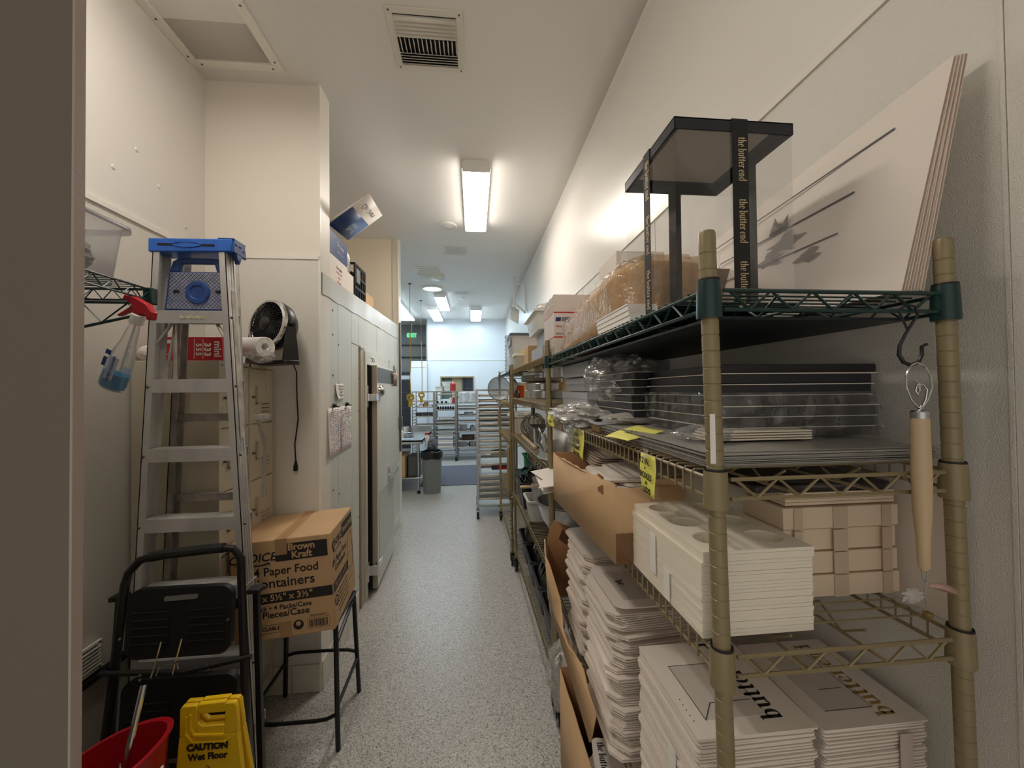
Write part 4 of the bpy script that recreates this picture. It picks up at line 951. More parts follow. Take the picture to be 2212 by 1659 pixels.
# open flap: sticks up and out toward the corridor
f0, f1 = onT(-.018, .18, .36), onT(-.018, .62, .40)
o_ = V((.235, .02, .20))
g = G().add([f0, f1, f1 + o_, f0 + o_ + V((0, .04, .02))], [(0, 1, 2, 3)])
flp = put('open_flap', g, whitec, ca, solid=.005)
g = G().add([f0 + V((.0, .02, -.001)), f1 + V((0, -.01, -.001)), f1 + o_ * .60 + V((0, -.01, -.001)), f0 + o_ * .60 + V((0, .03, -.001))], [(0, 1, 2, 3)])
put('navy_print', g, navy, ca, solid=.007)
text('Can Liners', .06, (f0 + f1) / 2 + o_ * .80 + V((.0022, 0, -.0055)), (f1 - f0), -o_, ink, ca)
text('24 x 33\n6 mic', .045, (f0 + f1) / 2 + o_ * .3 + V((.003, 0.05, -.0085)), (f1 - f0), -o_, whitec, ca)
cpb = thing('cup_sleeve_bag', 'clear wrapped stack of white cups on the cooler behind the carton', 'bag', onT(-.1, .72, .17))
put('sleeve', G().grid(bagf(*(onT(-.10, .76, .26)), .055, .05, .13, .07, 4), 20, 16), film('cup_sleeve', (238, 236, 232), .2, .2, .4, .7, 30), cpb)
mc = thing('milk_crate', 'black plastic milk crate on top of the cooler', 'crate', onT(-.2, .95, 0))
for (x0, x1, y0, y1) in ((-.02, -.01, .76, 1.09), (-.33, -.32, .76, 1.09)):
    for k in range(4): cbox(x0, x1, y0, y1, .002 + .088 * k, .02 + .088 * k, blk, mc, 'rail')
    for k in range(7): cbox(x0, x1, y0 + (y1 - y0 - .012) * k / 6, y0 + (y1 - y0 - .012) * k / 6 + .012, 0, .28, blk, mc, 'bar')
for (y0, y1) in ((.76, .77), (1.08, 1.09)):
    for k in range(4): cbox(-.33, -.01, y0, y1, .002 + .088 * k, .02 + .088 * k, blk, mc, 'rail')
cbox(-.02, -.008, .80, .90, .14, .25, gryp, mc, 'handle_plate'); cbox(-.315, -.025, .775, 1.075, .0, .02, blk, mc, 'crate_floor'); cbox(-.30, -.04, .79, 1.06, .02, .22, blkm, mc, 'dark_contents')
cz3 = thing('brown_box', 'plain brown box on the cooler beyond the black crate', 'box', onT(-.2, 1.3, 0))
cbox(-.30, -.03, 1.16, 1.46, 0, .14, kraft, cz3)
# ================================================================ RIGHT SIDE: WIRE RACKS
POST = {}
def post_g(h, r=.0127, n=20, pitch=.0254):
    g = G(); prof = [(r, 0)]; z = .03
    while z < h - .03:
        prof += [(r, z), (r * .93, z + .0008), (r * .93, z + .002), (r, z + .0028)]; z += pitch
    prof += [(r, h), (r * .9, h + .004), (0, h + .004)]
    return g.lathe(prof, n=n)
def rack(name, label, p0, L, W, ang, zs, mats, styles, H, base=.0, lean=0., caster=True, liner=None):
    """wire rack: p0 = near aisle-side post (x, y); L runs away from the camera, W toward the wall"""
    r = thing(name, label, 'shelf rack', (p0[0], p0[1], 0), ang, local=True, group='wire shelf racks along the right wall')
    first = None
    for i, (x, y) in enumerate(((0, 0), (W, 0), (0, L), (W, L))):
        if first is None:
            g = post_g(H - base); g.v = [V((p.x - lean * (p.z + base), p.y, p.z + base)) for p in g.v]
            first = put('post', g, tanm, r, ang=22); first.location = (x, y, 0)
        else: dpart(first, (x, y, 0))
    for z, m, sty in zip(zs, mats, styles):
        x0, x1, y0, y1 = -lean * z, W - lean * z, .0, L
        g = G(); e = .022
        for dz in (-.006, -.036):
            for a, b in (((x0 - .004, y0 + e), (x0 - .004, y1 - e)), ((x1 + .004, y0 + e), (x1 + .004, y1 - e)), ((x0 + e, y0 - .004), (x1 - e, y0 - .004)), ((x0 + e, y1 + .004), (x1 - e, y1 + .004))):
                g.tube([(a[0], a[1], z + dz), (b[0], b[1], z + dz)], .0034, 6)
        sh = put('shelf', g, m, r)
        g = G(); k = int(L / .0262)
        for i in range(1, k):
            y = y0 + L * i / k
            if y < .03 or y > L - .03: continue
            if sty == 'drop': g.tube([(x0 - .008, y, z - .04), (x0 - .0085, y, z - .006), (x0 - .003, y, z), (x1 + .003, y, z), (x1 + .0085, y, z - .006), (x1 + .008, y, z - .04)], .0018, 5)
            else: g.tube([(x0 - .004, y, z), (x1 + .004, y, z)], .0017, 5)
        put('deck_wire', g, m, sh)
        g = G()
        if sty != 'drop':
            n_ = int(L / .075)
            for x in (x0 - .004, x1 + .004): zig(g, (x, y0 + .03, z - .006), (x, y1 - .03, z - .006), .030, n_, .0024)
        for y in (y0 - .004, y1 + .004): zig(g, (x0 + .03, y, z - .006), (x1 - .03, y, z - .006), .030, int(W / .07), .0026)
        put('edge_truss', g, m, sh)
        g = G()
        for x in (x0 + (x1 - x0) * .34, x0 + (x1 - x0) * .67):
            zig(g, (x, y0 + .03, z - .003), (x, y1 - .03, z - .003), .03, int(L / .09), .0024); g.tube([(x, y0 + .0, z - .034), (x, y1, z - .034)], .0028, 5)
        put('support_truss', g, m, sh)
        for x, y in ((0, 0), (W, 0), (0, L), (W, L)):
            xx = x - lean * z
            c_ = put('collar', G().lathe([(.0135, .010), (.0168, .010), (.0172, .006), (.0188, -.042), (.0184, -.048), (.0135, -.048)], (xx, y, z - .002), 20), m, sh)
            if y < .1: put('sleeve', G().lathe([(.0135, .0115), (.0162, .0135), (.0165, .0098)], (xx, y, z - .002), 18), blkm, sh)
    if liner:
        for zi, m_ in liner: put('liner_board', G().box(-lean * zi + .03, W - lean * zi - .03, .03, L - .03, zi - .045, zi - .040), m_, r)
    if caster:
        for x, y in ((0, 0), (W, 0), (0, L), (W, L)):
            put('caster', G().cyl((x - .012, y, .05), (x + .012, y, .05), .048, n=20).box(x - .02, x - .014, y - .02, y + .02, .04, .11).box(x + .014, x + .02, y - .02, y + .02, .04, .11).box(x - .02, x + .02, y - .02, y + .02, .10, .115), dsteel if False else blkt, r, bevel=.002)
    return r
ZA = (1.808, 1.513, 1.240, .705, .21)
RA = rack('wire_rack', 'nearest tall tan wire rack with a dark green top shelf', (.402, .57), 1.33, .418, 0, ZA, (grn, tanm, tanm, tanm, tanm), ('zig', 'drop', 'drop', 'drop', 'drop'), 1.89, base=.1, lean=.0195, liner=[(1.808, mat('dark_liner', (18, 30, 34), .4))])
ZB = (1.83, 1.575, 1.25, .71, .22)
RB = rack('wire_rack', 'second tan wire rack, full of steel pans and bowls', (.40, 1.975), 1.56, .42, radians(1.2), ZB, (tanm,) * 5, ('drop',) * 5, 1.88, base=.1, lean=.01)
RC = rack('wire_rack', 'third wire rack, green-topped, where the strainer hangs', (.345, 3.66), 1.25, .42, radians(1.0), (1.83, 1.52, 1.15, .6, .22), (grn, tanm, tanm, tanm, tanm), ('zig', 'drop', 'drop', 'drop', 'drop'), 1.88, base=.1)
def ax(z): return .402 - .0195 * z

# ---------------- generic stacks: every sheet or flattened box is an object of its own
def sheets(name, label, cat, group, x0, x1, y0, y1, z0, n, pitch, th, m, jx=.004, jy=.004, jr=.01, shape=None, fold=False, tilt=(0, 0), drift=(0, 0), edge=None):
    cx, cy = (x0 + x1) / 2, (y0 + y1) / 2
    pts = shape if shape else rrect(x0 - cx, x1 - cx, y0 - cy, y1 - cy, .006, 2)
    g = G()
    if fold:
        g.prism(pts, 0, th * .36); g.prism([(p[0] * .993, p[1] * .993) for p in pts], th * .64, th)
        g.mi = 1 if edge else 0
        g.prism([(p[0] * .975, p[1] * .975) for p in pts], th * .36, th * .64)
    else: g.prism(pts, 0, th)
    base = None; out = []
    ORD = ['topmost', 'second from the top', 'third from the top', 'fourth from the top', 'fifth from the top', 'sixth from the top']
    for i in range(n):
        loc = (cx + R.uniform(-jx, jx) + drift[0] * i, cy + R.uniform(-jy, jy) + drift[1] * i, z0 + pitch * i); rot = (tilt[0], tilt[1], R.uniform(-jr, jr))
        if base is None:
            base = put(name, g, [m, edge] if edge else m, None, loc=(0, 0, 0), smooth=False, label=label, cat=cat, group=group); o = base
        else: o = dup(base)
        o.location = loc; o.rotation_euler = rot; out.append(o)
        j = n - 1 - i
        o['label'] = (label + ', ' + ORD[j]) if j < 6 else label + ', lower part'
    return out

# ================= top shelf of the near rack (z = 1.81)
T0 = 1.811
# USPS-style flat shipping boxes standing on edge, side by side
def mailer(i, n):
    x0 = .40
    y = 1.90 + .030 * i
    o = thing('flat_shipping_box', 'one of the white and red flattened shipping boxes standing on the top shelf', 'shipping box', (x0 + .12, y, T0), group='flattened shipping boxes at the rack joint')
    h = .315 - .004 * (i % 3)
    put('panel', G().box(x0, x0 + .30, y, y + .004, T0, T0 + h), whitec, o); put('panel', G().box(x0 + .001, x0 + .30, y + .022, y + .0255, T0, T0 + h), whitec, o)
    put('kraft_inside', G().box(x0 + .001, x0 + .297, y + .004, y + .022, T0 + .002, T0 + h - .003), corr, o)
    put('folded_edge', G().box(x0 - .0004, x0 + .002, y + .001, y + .0255, T0 + .095, T0 + .226), whitec, o)
    for d in (.010, .017): put('folded_edge', G().box(x0 - .0004, x0 + .298, y + d, y + d + .0015, T0 + .001, T0 + h - .001), whitec, o)
    for z in (.098, .222): put('red_stripe', G().box(x0 - .0005, x0 + .3, y - .0005, y + .026, T0 + z, T0 + z + .006), redi, o)
    for z in (.05, .27): put('score_line', G().box(x0 - .001, x0 + .001, y, y + .025, T0 + z, T0 + z + .002), whitep, o)
    return o
for i in range(9):
    o = mailer(i, 9)
    if i == 0:
        o['label'] = 'nearest white shipping box of the row, printed with red stripes and postal words'; del o['group']
        text('UNITED STATES\nPOSTAL SERVICE', .014, (.440, 1.898, T0 + .19), (1, 0, 0), (0, 0, 1), bluei, o, align='LEFT', bold=.0004)
        put('emblem', G().prism([(.408, T0 + .18), (.433, T0 + .18), (.437, T0 + .20), (.411, T0 + .20)], 1.8985, 1.8995, 'y').prism([(.414, T0 + .186), (.434, T0 + .193), (.416, T0 + .197)], 1.898, 1.899, 'y'), bluei, o)
        text('MEDIUM FLAT RATE BOX', .012, (.408, 1.898, T0 + .155), (1, 0, 0), (0, 0, 1), redi, o, align='LEFT')
        text('TRACKED • INSURED', .011, (.408, 1.898, T0 + .118), (1, 0, 0), (0, 0, 1), bluei, o, align='LEFT')
# kraft block in a clear bag
kb = thing('bagged_kraft_sheets', 'tan kraft paper block wrapped in a shiny clear bag on the top shelf', 'packet', (.55, 1.35, T0))
g = G(); g.M = Matrix.Translation((.40, 1.02, T0 + .012)) @ Matrix.Rotation(radians(-2), 4, 'X')
def kf(u, v):      # soft-cornered slab, a little higher at the near end
    a = 2 * pi * u; b = -pi / 2 + pi * v
    pw = lambda t, e: (abs(t) ** e) * (1 if t > 0 else -1)
    c = pw(cos(b), .28); x = pw(cos(a), .35) * c; y = pw(sin(a), .35) * c; z = pw(sin(b), .42)
    hh = .092 * (1 - .12 * y)
    q = .006 * noise.noise((x * 2, y * 5, z * 2))
    return (.15 + .135 * x + q, .40 + .39 * y - .03 * z, hh + hh * z + q)
g.grid(kf, 48, 20); put('kraft_block', g, mat('kraft_paper_block', (206, 178, 134), .6, var=.22, vs=14, bump=.9, bs=16), kb)
g = G(); g.M = Matrix.Translation((.40, 1.02, T0 + .012)) @ Matrix.Rotation(radians(-2), 4, 'X')
def kf2(u, v):
    x, y, z = kf(u, v); a = 2 * pi * u
    k = 1.06 + .04 * sin(9 * a + 9 * v) + .04 * sin(17 * a + 3) * sin(9 * v) + .025 * sin(31 * a + 26 * v)
    k = 1.025 + .11 * abs(noise.noise((x * 9 + y * 7, y * 7 - z * 16, z * 11))) + .035 * noise.noise((x * 40, y * 22, z * 46))
    return (.15 + (x - .15) * (k + .04), .40 + (y - .40) * k, .092 + (z - .092) * (k + .05))
g.grid(kf2, 110, 44); put('clear_bag', g, kbag, kb, ang=80)
wp_ = thing('folded_paper_stack', 'low fanned stack of folded white papers before the tan bag', 'paper stack', (.46, 1.02, T0))
for i in range(13):
    g = G(); g.M = Matrix.Translation((.40 + .001 * (i % 3), .95 + .002 * i, T0 + .0048 * i))
    put('sheet', g.prism([(0, 0), (.08, 0), (.12, .10), (.12, .24), (.0, .26)], 0, .0042), paper, wp_, smooth=False)
lb = thing('labelled_white_box', 'white box with a printed shipping label behind the bagged paper', 'box', (.78, 1.75, T0))
put('carton', G().box(.62, .84, 1.62, 1.85, T0, T0 + .44), whitec, lb, bevel=.003)
put('shipping_label', G().box(.64, .80, 1.618, 1.6197, T0 + .27, T0 + .43), paper, lb)
g = G()
for i in range(13): g.box(.73 + .004 * i, .732 + .004 * i, 1.6172, 1.618, T0 + .375, T0 + .42)
for k in range(5): g.box(.65, .70, 1.6172, 1.618, T0 + .39 - .02 * k, T0 + .393 - .02 * k)
for k in range(3): g.box(.73, .79, 1.6172, 1.618, T0 + .36 - .02 * k, T0 + .362 - .02 * k)
g.box(.77, .79, 1.6172, 1.618, T0 + .30, T0 + .306); put('label_print', g, ink, lb)
put('label_rule', G().box(.65, .70, 1.6172, 1.618, T0 + .29, T0 + .293), redi, lb)
gb = thing('brown_ribbed_box', 'dull brown ribbed box seen through the clear display box', 'box', (.66, 1.2, T0))
put('carton', G().box(.60, .78, 1.10, 1.40, T0, T0 + .20), mat('ribbed_brown', (116, 98, 84), .6, var=.2, vs=30, stretch=(1, 8, .3)), gb)
put('round_window', G().lathe([(0, 0), (.05, 0)], (.69, 1.099, T0 + .05), 24, Matrix.Rotation(pi / 2, 3, 'X')), mat('round_print', (190, 180, 165), .5), gb)

# clear display box with ribbon
db = thing('clear_display_box', 'tall clear display box with black rims and black printed ribbon', 'display box', (.52, .83, T0))
bx0, bx1, by0, by1, bz0, bz1 = .395, .648, .715, .965, T0 + .002, 2.184
navyb = mat('blue_black_rim', (24, 26, 38), .4)
put('wall_front', G().box(bx0 + .003, bx1 - .003, by0 + .002, by0 + .0025, bz0, bz1 - .01), clear, db)
put('wall_back', G().box(bx0 + .003, bx1 - .003, by1 - .0025, by1 - .002, bz0, bz1 - .01), clear, db)
put('wall_left', G().box(bx0 + .002, bx0 + .0025, by0 + .003, by1 - .003, bz0, bz1 - .01), clear, db)
put('wall_right', G().box(bx1 - .0025, bx1 - .002, by0 + .003, by1 - .003, bz0, bz1 - .01), clear, db)
g = G().box(bx0, bx1, by0, by0 + .003, bz1 - .024, bz1).box(bx0, bx1, by1 - .003, by1, bz1 - .024, bz1).box(bx0, bx0 + .003, by0, by1, bz1 - .024, bz1).box(bx1 - .003, bx1, by0, by1, bz1 - .024, bz1)
g.box(bx0, bx1, by0, by0 + .026, bz1 - .004, bz1).box(bx0, bx1, by1 - .026, by1, bz1 - .004, bz1).box(bx0, bx0 + .026, by0, by1, bz1 - .004, bz1).box(bx1 - .026, bx1, by0, by1, bz1 - .004, bz1)
put('lid_rim', g, navyb, db, bevel=.001)
put('lid_film', G().box(bx0 + .012, bx1 - .012, by0 + .02, by1 - .02, bz1 - .003, bz1 - .002), mat('grey_lid_panel', (172, 164, 152), .4), db)
g = G().box(bx0, bx1, by0, by1, bz0, bz0 + .004); put('base_board', g, navyb, db, bevel=.001)
xr0, xr1, yr0, yr1 = .514, .548, .822, .852
g = G().box(xr0, xr1, by0 - .0012, by0 - .0004, bz0 - .001, bz1 + .001).box(xr0, xr1, by0 - .001, by1 + .001, bz1 + .0004, bz1 + .0014).box(xr0, xr1, by1 + .0004, by1 + .0012, bz0, bz1 + .001)
g.box(bx0 - .0012, bx0 - .0004, yr0, yr1, bz0 - .001, bz1 + .001).box(bx0 - .001, bx1 + .001, yr0, yr1, bz1 + .0014, bz1 + .0022).box(bx1 + .0004, bx1 + .0012, yr0, yr1, bz0, bz1)
put('ribbon', g, blkm, db, label='black satin ribbon')
for k in range(3):
    g = serif('the butter end', .0112, fr((xr0 + .013, by0 - .0016, bz1 - .036 - .124 * k), (0, 0, -1), (1, 0, 0)) @ Matrix.Diagonal((.72, 1, 1, 1)), 1.)
    put('lettering', g, gold, db, smooth=False)
for k in range(3):
    g = serif('the butter end', .0112, fr((bx0 - .0016, yr0 + .020, bz1 - .02 - .124 * k), (0, 0, -1), (0, -1, 0)) @ Matrix.Diagonal((.72, 1, 1, 1)), 1.)
    put('lettering', g, gold, db, smooth=False)
# leaning flattened cartons: four corrugated boards against the wall
def lean_board(i):
    o = thing('leaning_cardboard', 'one of the white flattened cartons leaning on the wall behind the front one', 'cardboard', (.75, .9, T0), group='flattened cartons leaning on the wall')
    k = .0095 * i
    p = [V((.722 + k, .585 - .002 * i, T0)), V((.722 + k, 1.28, T0)), V((.822 + k * .45, 1.28, T0 + .335)), V((.822 + k * .45, .575 - .002 * i, T0 + .405))]
    nn_ = (p[1] - p[0]).cross(p[3] - p[0]).normalized()
    if nn_.x > 0: nn_ = -nn_
    for d0, m_ in ((0, whitec), (.0052, whitec)):
        g = G(); q_ = [v + nn_ * -d0 for v in p] + [v + nn_ * -(d0 + .0012) for v in p]
        g.add(q_, [(0, 1, 2, 3), (7, 6, 5, 4), (0, 4, 5, 1), (1, 5, 6, 2), (2, 6, 7, 3), (3, 7, 4, 0)]); put('liner', g, m_, o)
    g = G(); q_ = [v + nn_ * -.0012 + V((0, .002, 0)) for v in p] + [v + nn_ * -.0052 + V((0, .002, 0)) for v in p]
    g.add(q_, [(0, 1, 2, 3), (7, 6, 5, 4), (0, 4, 5, 1), (1, 5, 6, 2), (2, 6, 7, 3), (3, 7, 4, 0)]); put('fluting', g, corr, o)
    return o, p, nn_
for i in range(4):
    o, p, nn_ = lean_board(i)
    if i: o['label'] = ('second', 'third', 'rearmost')[i - 1] + ' of the flattened cartons leaning on the wall, counted from the front'
    if i == 0:
        o['label'] = 'front white flattened carton leaning on the wall, with cut slots and scuffs'; del o['group']
        ex = (p[1] - p[0]).normalized(); ez = (p[3] - p[0]); ez = (ez - ex * ez.dot(ex)).normalized()
        def on(a, b, d=.0006): return p[0] + ex * a + ez * b + nn_ * d
        def slot(a0, b0, a1, b1, w=.0022, m_=darkgrey, nm='slot'):
            s0, s1 = on(a0, b0), on(a1, b1); n_ = (s1 - s0).normalized().cross(nn_) * w
            put(nm, G().add([s0 - n_, s1 - n_, s1 + n_, s0 + n_], [(0, 1, 2, 3)]), m_, o)
        slot(.07, .34, .63, .30); slot(.13, .245, .56, .235); slot(.15, .165, .60, .165, .0016); slot(.63, .30, .63, .02, .0016); slot(.56, .235, .60, .04, .0014)
        put('torn_tab', G().add([on(.30, .243), on(.36, .243), on(.355, .265, .001), on(.35, .29, .002), on(.335, .266, .0015), on(.318, .262, .0015), on(.305, .28, .002)], [(0, 1, 2, 3, 4, 5, 6)]), mat('torn_grey_tab', (120, 112, 104), .6), o, solid=.001)
        for (a, b, s_) in ((.30, .20, .05), (.34, .17, .04), (.22, .14, .03), (.40, .10, .045)):
            pts = [on(a + s_ * (1 + .4 * sin(5 * t + a * 40)) * cos(t), b + s_ * .5 * (1 + .4 * sin(3 * t + a * 9)) * sin(t), .0004) for t in [2 * pi * k / 24 for k in range(24)]]
            put('scuff', G().add(pts, [tuple(range(24))]), film('grey_scuff', (185, 175, 168), 0, .8, 0, .14), o)

# ================= second shelf (z 1.515)
Z2 = 1.5165
# grey flat cartons at the far end
for i, (y0, y1, x0) in enumerate(((1.45, 1.86, .44), (1.44, 1.85, .43), (1.46, 1.87, .45), (1.45, 1.86, .435))):
    z = Z2 + .062 * i
    o = thing('grey_flat_carton', ('lowest', 'second from the bottom', 'third from the bottom', 'topmost')[i] + ' grey carton of the far pile on the second shelf', 'carton', (x0 + .15, y0, z), group='grey cartons at the far end of the shelf')
    put('carton', G().box(x0, x0 + .33, y0, y1, z, z + .057), greyc, o, bevel=.003); put('lid_lip', G().box(x0 - .002, x0 + .332, y0 - .002, y1 + .002, z + .030, z + .058), greyc, o, bevel=.002)
# clear flat sleeves on the bottom of the shelf
sheets('clear_sleeve_sheet', 'flat clear plastic sleeve in the wide pile on the second shelf', 'plastic sheet', 'flat clear sleeves on the second shelf', .385, .80, .60, 1.17, Z2 + .001, 12, .0022, .0015, sheetf, .006, .008, .01)
# black cake boards: white-edged, wrapped in film
def slabs(lab, grp, x0, x1, y0, y1, z0, n, jit=.006):
    for i in range(n):
        z = z0 + .0222 * i; dx, dy = R.uniform(-jit, jit), R.uniform(-jit, jit)
        o = thing('black_cake_board', lab + ', ' + (['lowest', 'second up', 'third up', 'fourth up', 'fifth up', 'sixth up', 'seventh up', 'eighth up'][i]), 'cake board', ((x0 + x1) / 2, (y0 + y1) / 2, z), group=grp)
        put('board', G().box(x0 + dx, x1 + dx, y0 + dy, y1 + dy, z, z + .0195), blackc, o, bevel=.001)
        put('white_edge', G().box(x0 + dx - .004, x1 + dx + .004, y0 + dy - .004, y1 + dy + .004, z + .0195, z + .0212), whitec, o)
slabs('pale-edged black cake board, front pile on second shelf', 'front pile of black cake boards', .50, .835, .74, 1.06, Z2 + .03, 6)
slabs('pale-edged black cake board, pile behind the front pile', 'rear pile of black cake boards', .46, .80, 1.08, 1.40, Z2 + .006, 8, .01)
o = thing('black_cake_board', 'topmost black cake board, longer than the pile under it', 'cake board', (.68, .9, Z2 + .165)); put('board', G().box(.515, .862, .752, 1.07, Z2 + .1635, Z2 + .182), blackc, o, bevel=.001); put('white_edge', G().box(.512, .864, .75, 1.07, Z2 + .1615, Z2 + .1635), whitec, o)
fw_ = thing('cling_film_wrap', 'clear wrap around the front pile of black cake boards', 'plastic wrap', (.66, .9, Z2 + .03))
def wrapf(u, v):
    q_ = u * 4 % 4; k = int(q_); t = q_ - k; X0, X1, Y0, Y1 = .488, .848, .727, 1.073
    c = [(X0, Y0), (X1, Y0), (X1, Y1), (X0, Y1), (X0, Y0)][k:k + 2] if k < 4 else [(X0, Y0), (X0, Y0)]
    x, y = c[0][0] + (c[1][0] - c[0][0]) * t, c[0][1] + (c[1][1] - c[0][1]) * t
    a = .0035 * sin(60 * u + 20 * v) * sin(33 * v + 9 * u) + .002 * sin(140 * u)
    s_ = 1 if (k in (1, 2)) else -1
    return (x + a * s_, y + a * s_, Z2 + .028 + .095 * v)
put('film', G().grid(wrapf, 160, 16), film('cling_film', g=.10, rough=.1, bump=.5, body=.03, bs=30), fw_, ang=80)
# crumpled clear bags
cb1 = thing('crumpled_clear_bag', 'tall crumpled clear bag left of the black cake boards', 'bag', (.48, 1.38, Z2)); put('film', G().grid(bagf(.50, 1.30, Z2 + .17, .10, .14, .09, .30, 11), 60, 30), clearb, cb1, ang=80)
cb2 = thing('crumpled_clear_bag', 'low heap of crumpled clear bags spilling over the shelf edge', 'bag', (.44, 1.55, Z2)); put('film', G().grid(bagf(.45, 1.52, Z2 + .035, .11, .28, .045, .35, 12), 90, 34), film('heap_film', (250, 248, 244), .35, .15, .8, .30, 30), cb2, ang=80)
put('film_tail', G().grid(bagf(.362, 1.36, Z2 - .03, .022, .07, .05, .5, 13), 30, 16), clearb, cb2, ang=80)
rl2 = thing('bubble_film_roll', 'flattened roll of clear bubble film in the middle of the shelf', 'roll', (.5, 1.2, Z2)); put('roll', G().grid(bagf(.50, 1.12, Z2 + .045, .12, .05, .018, .12, 15), 60, 14), film('bubble_film', (228, 224, 216), .25, .25, .7, .45, 60), rl2)
put('black_tag', G().box(.39, .46, 1.215, 1.235, Z2 + .028, Z2 + .036), blk, rl2)
# small brown notebook-like pack & ivory wafer bag
ob_ = thing('thin_brown_pack', 'thin brown pack lying on the shelf edge by the clear sleeves', 'packet', (.39, 1.2, Z2)); put('pack', G().box(.372, .47, 1.13, 1.21, Z2 + .001, Z2 + .024), mat('brown_pack', (120, 96, 62), .6), ob_, bevel=.002); put('cover', G().box(.37, .475, 1.128, 1.213, Z2 + .024, Z2 + .027), greyc, ob_)
wf_ = thing('bagged_cards', 'clear bag of cream cards in front of the black boards', 'packet', (.55, .80, Z2 + .03))
for i in range(4): put('card', G().box(.45 + .006 * i, .66, .70, .775, Z2 + .031 + .005 * i, Z2 + .034 + .005 * i), whitei, wf_)
put('bag_film', G().grid(bagf(.46, .735, Z2 + .043, .05, .055, .014, .3, 17), 44, 14), clearb, wf_, ang=80)
# yellow notes
def note(label, o, x, y, w_, h_, lines, sz, curl_=.006, notch=False):
    t = thing('sticky_note', label, 'note', o); x = V(x).normalized(); y = V(y).normalized(); nrm = x.cross(y)
    N_ = 8
    def f(u, v):
        vv = v
        if notch and v == 0: vv = .10 * (1 - abs(2 * u - 1)) * 1.6
        return tuple(V(o) + x * (u - .5) * w_ * (1 - .12 * vv) + y * (vv - 1) * h_ + nrm * (curl_ * sin(3 * vv + 2 * u)))
    put('paper', G().grid(f, 8, N_), yel, t, solid=.0004)
    for i, s_ in enumerate(lines): text(s_, sz, V(o) + y * (-(i + .8) / (len(lines) + .4) * h_) + nrm * (curl_ + .0015), x, y, ink, t, shear=.1, bold=.0003)
    put('tape', G().add([V(o) + x * (-.012) + y * -.012 + nrm * (curl_ + .001), V(o) + x * .012 + y * -.012 + nrm * (curl_ + .001), V(o) + x * .012 + y * .014 + nrm * .002, V(o) + x * (-.012) + y * .014 + nrm * .002], [(0, 1, 2, 3)]), clearb, t)
    return t
XE = ax(Z2) - .016
note('yellow note marked 12 IN. BOXES + LIDS hanging from the second shelf', (XE, .775, Z2 - .005), (.0, -1, -.05), (-.05, 0, 1), .062, .082, ('12 IN.', '•', 'BOXES', '+', 'LIDS'), .018, .005)
note('yellow note hung by the brown torn box, with cursive lines', (XE, 1.33, Z2 - .005), (0, -1, .0), (-.05, 0, 1), .15, .10, ('8, 9, 10 IN', 'CAKE BOX', 'W/ INSERT', '6 IN TIER'), .020, .006, True)
note('yellow note curled round the joint post', (XE + .006, 1.80, Z2 + .015), (0.1, -1, .0), (-.05, 0, 1), .10, .055, ('10 IN',), .02, .008)
note('yellow note marked 12x3 lying on the clear sleeves', (XE + .085, .935, Z2 + .036), (.05, -1, .02), (1, .1, .28), .14, .10, ('12x3',), .024, .004)
# tape strip on post
ts = thing('paper_tag', 'narrow white tape strip stuck on the near post', 'tag', (ax(1.55) - .012, .556, 1.55)); put('strip', G().box(ax(1.55) - .0155, ax(1.55) - .0085, .554, .5565, 1.535, 1.61), paper, ts)

# ================= third shelf (z 1.243)
Z3 = 1.2435
# torn brown carton overhanging the aisle, open on top
tc_ = thing('torn_brown_carton', 'big torn brown open carton overhanging the aisle on the third shelf', 'carton', (.42, 1.2, Z3))
def quadbox(pts, m, name, par, th=.005):
    g = G(); g.add(pts, [tuple(range(len(pts)))]); return put(name, g, m, par, solid=th)
A, B_, C_, D_2 = V((.325, .875, Z3)), V((.315, 1.53, Z3 - .03)), V((.66, .895, Z3)), V((.66, 1.53, Z3))
h1, h2 = .185, .185
rag = [R.uniform(-.006, .004) for _ in range(24)]
front = [A, B_] + [B_ + (A - B_) * (k / 16) + V((-.012 * sin(pi * k / 16), 0, (h2 + (h1 - h2) * k / 16) + rag[k])) for k in range(17)]
quadbox(front, kraft, 'side_panel', tc_)
near = [A, C_] + [C_ + (A - C_) * (k / 8) + V((0, 0, h1 - .01 + rag[k + 5] * .6)) for k in range(9)]
quadbox(near, kraft, 'end_panel', tc_)
quadbox([B_, D_2, D_2 + V((0, 0, .15)), B_ + V((0, 0, .185))], kraftd, 'end_panel', tc_); quadbox([C_, D_2, D_2 + V((0, 0, .15)), C_ + V((0, 0, .15))], kraftd, 'side_panel', tc_)
quadbox([A, B_, D_2, C_], kraftd, 'bottom_panel', tc_)
for k, (yy, dz) in enumerate(((1.42, .18), (1.38, .19), (1.33, .19))):     # folds
    put('crease', G().tube([(.3205 - .008, yy, Z3 + dz), (.3225 - .006, yy - .02, Z3 + .12), (.3235 - .004, yy + .01, Z3 + .05)], .0008, 4), kraftd, tc_)
put('tape', G().box(.3235, .3245, .876, .90, Z3 + .0, Z3 + .07).box(.324, .40, .872, .8735, Z3, Z3 + .07), film('brown_pack_tape', (150, 105, 60), .15, .15, 0, .5), tc_)
put('tape', G().box(.320, .3225, .95, .99, Z3 + .14, Z3 + .185), film('brown_pack_tape2', (180, 130, 80), .15, .15, 0, .4), tc_)
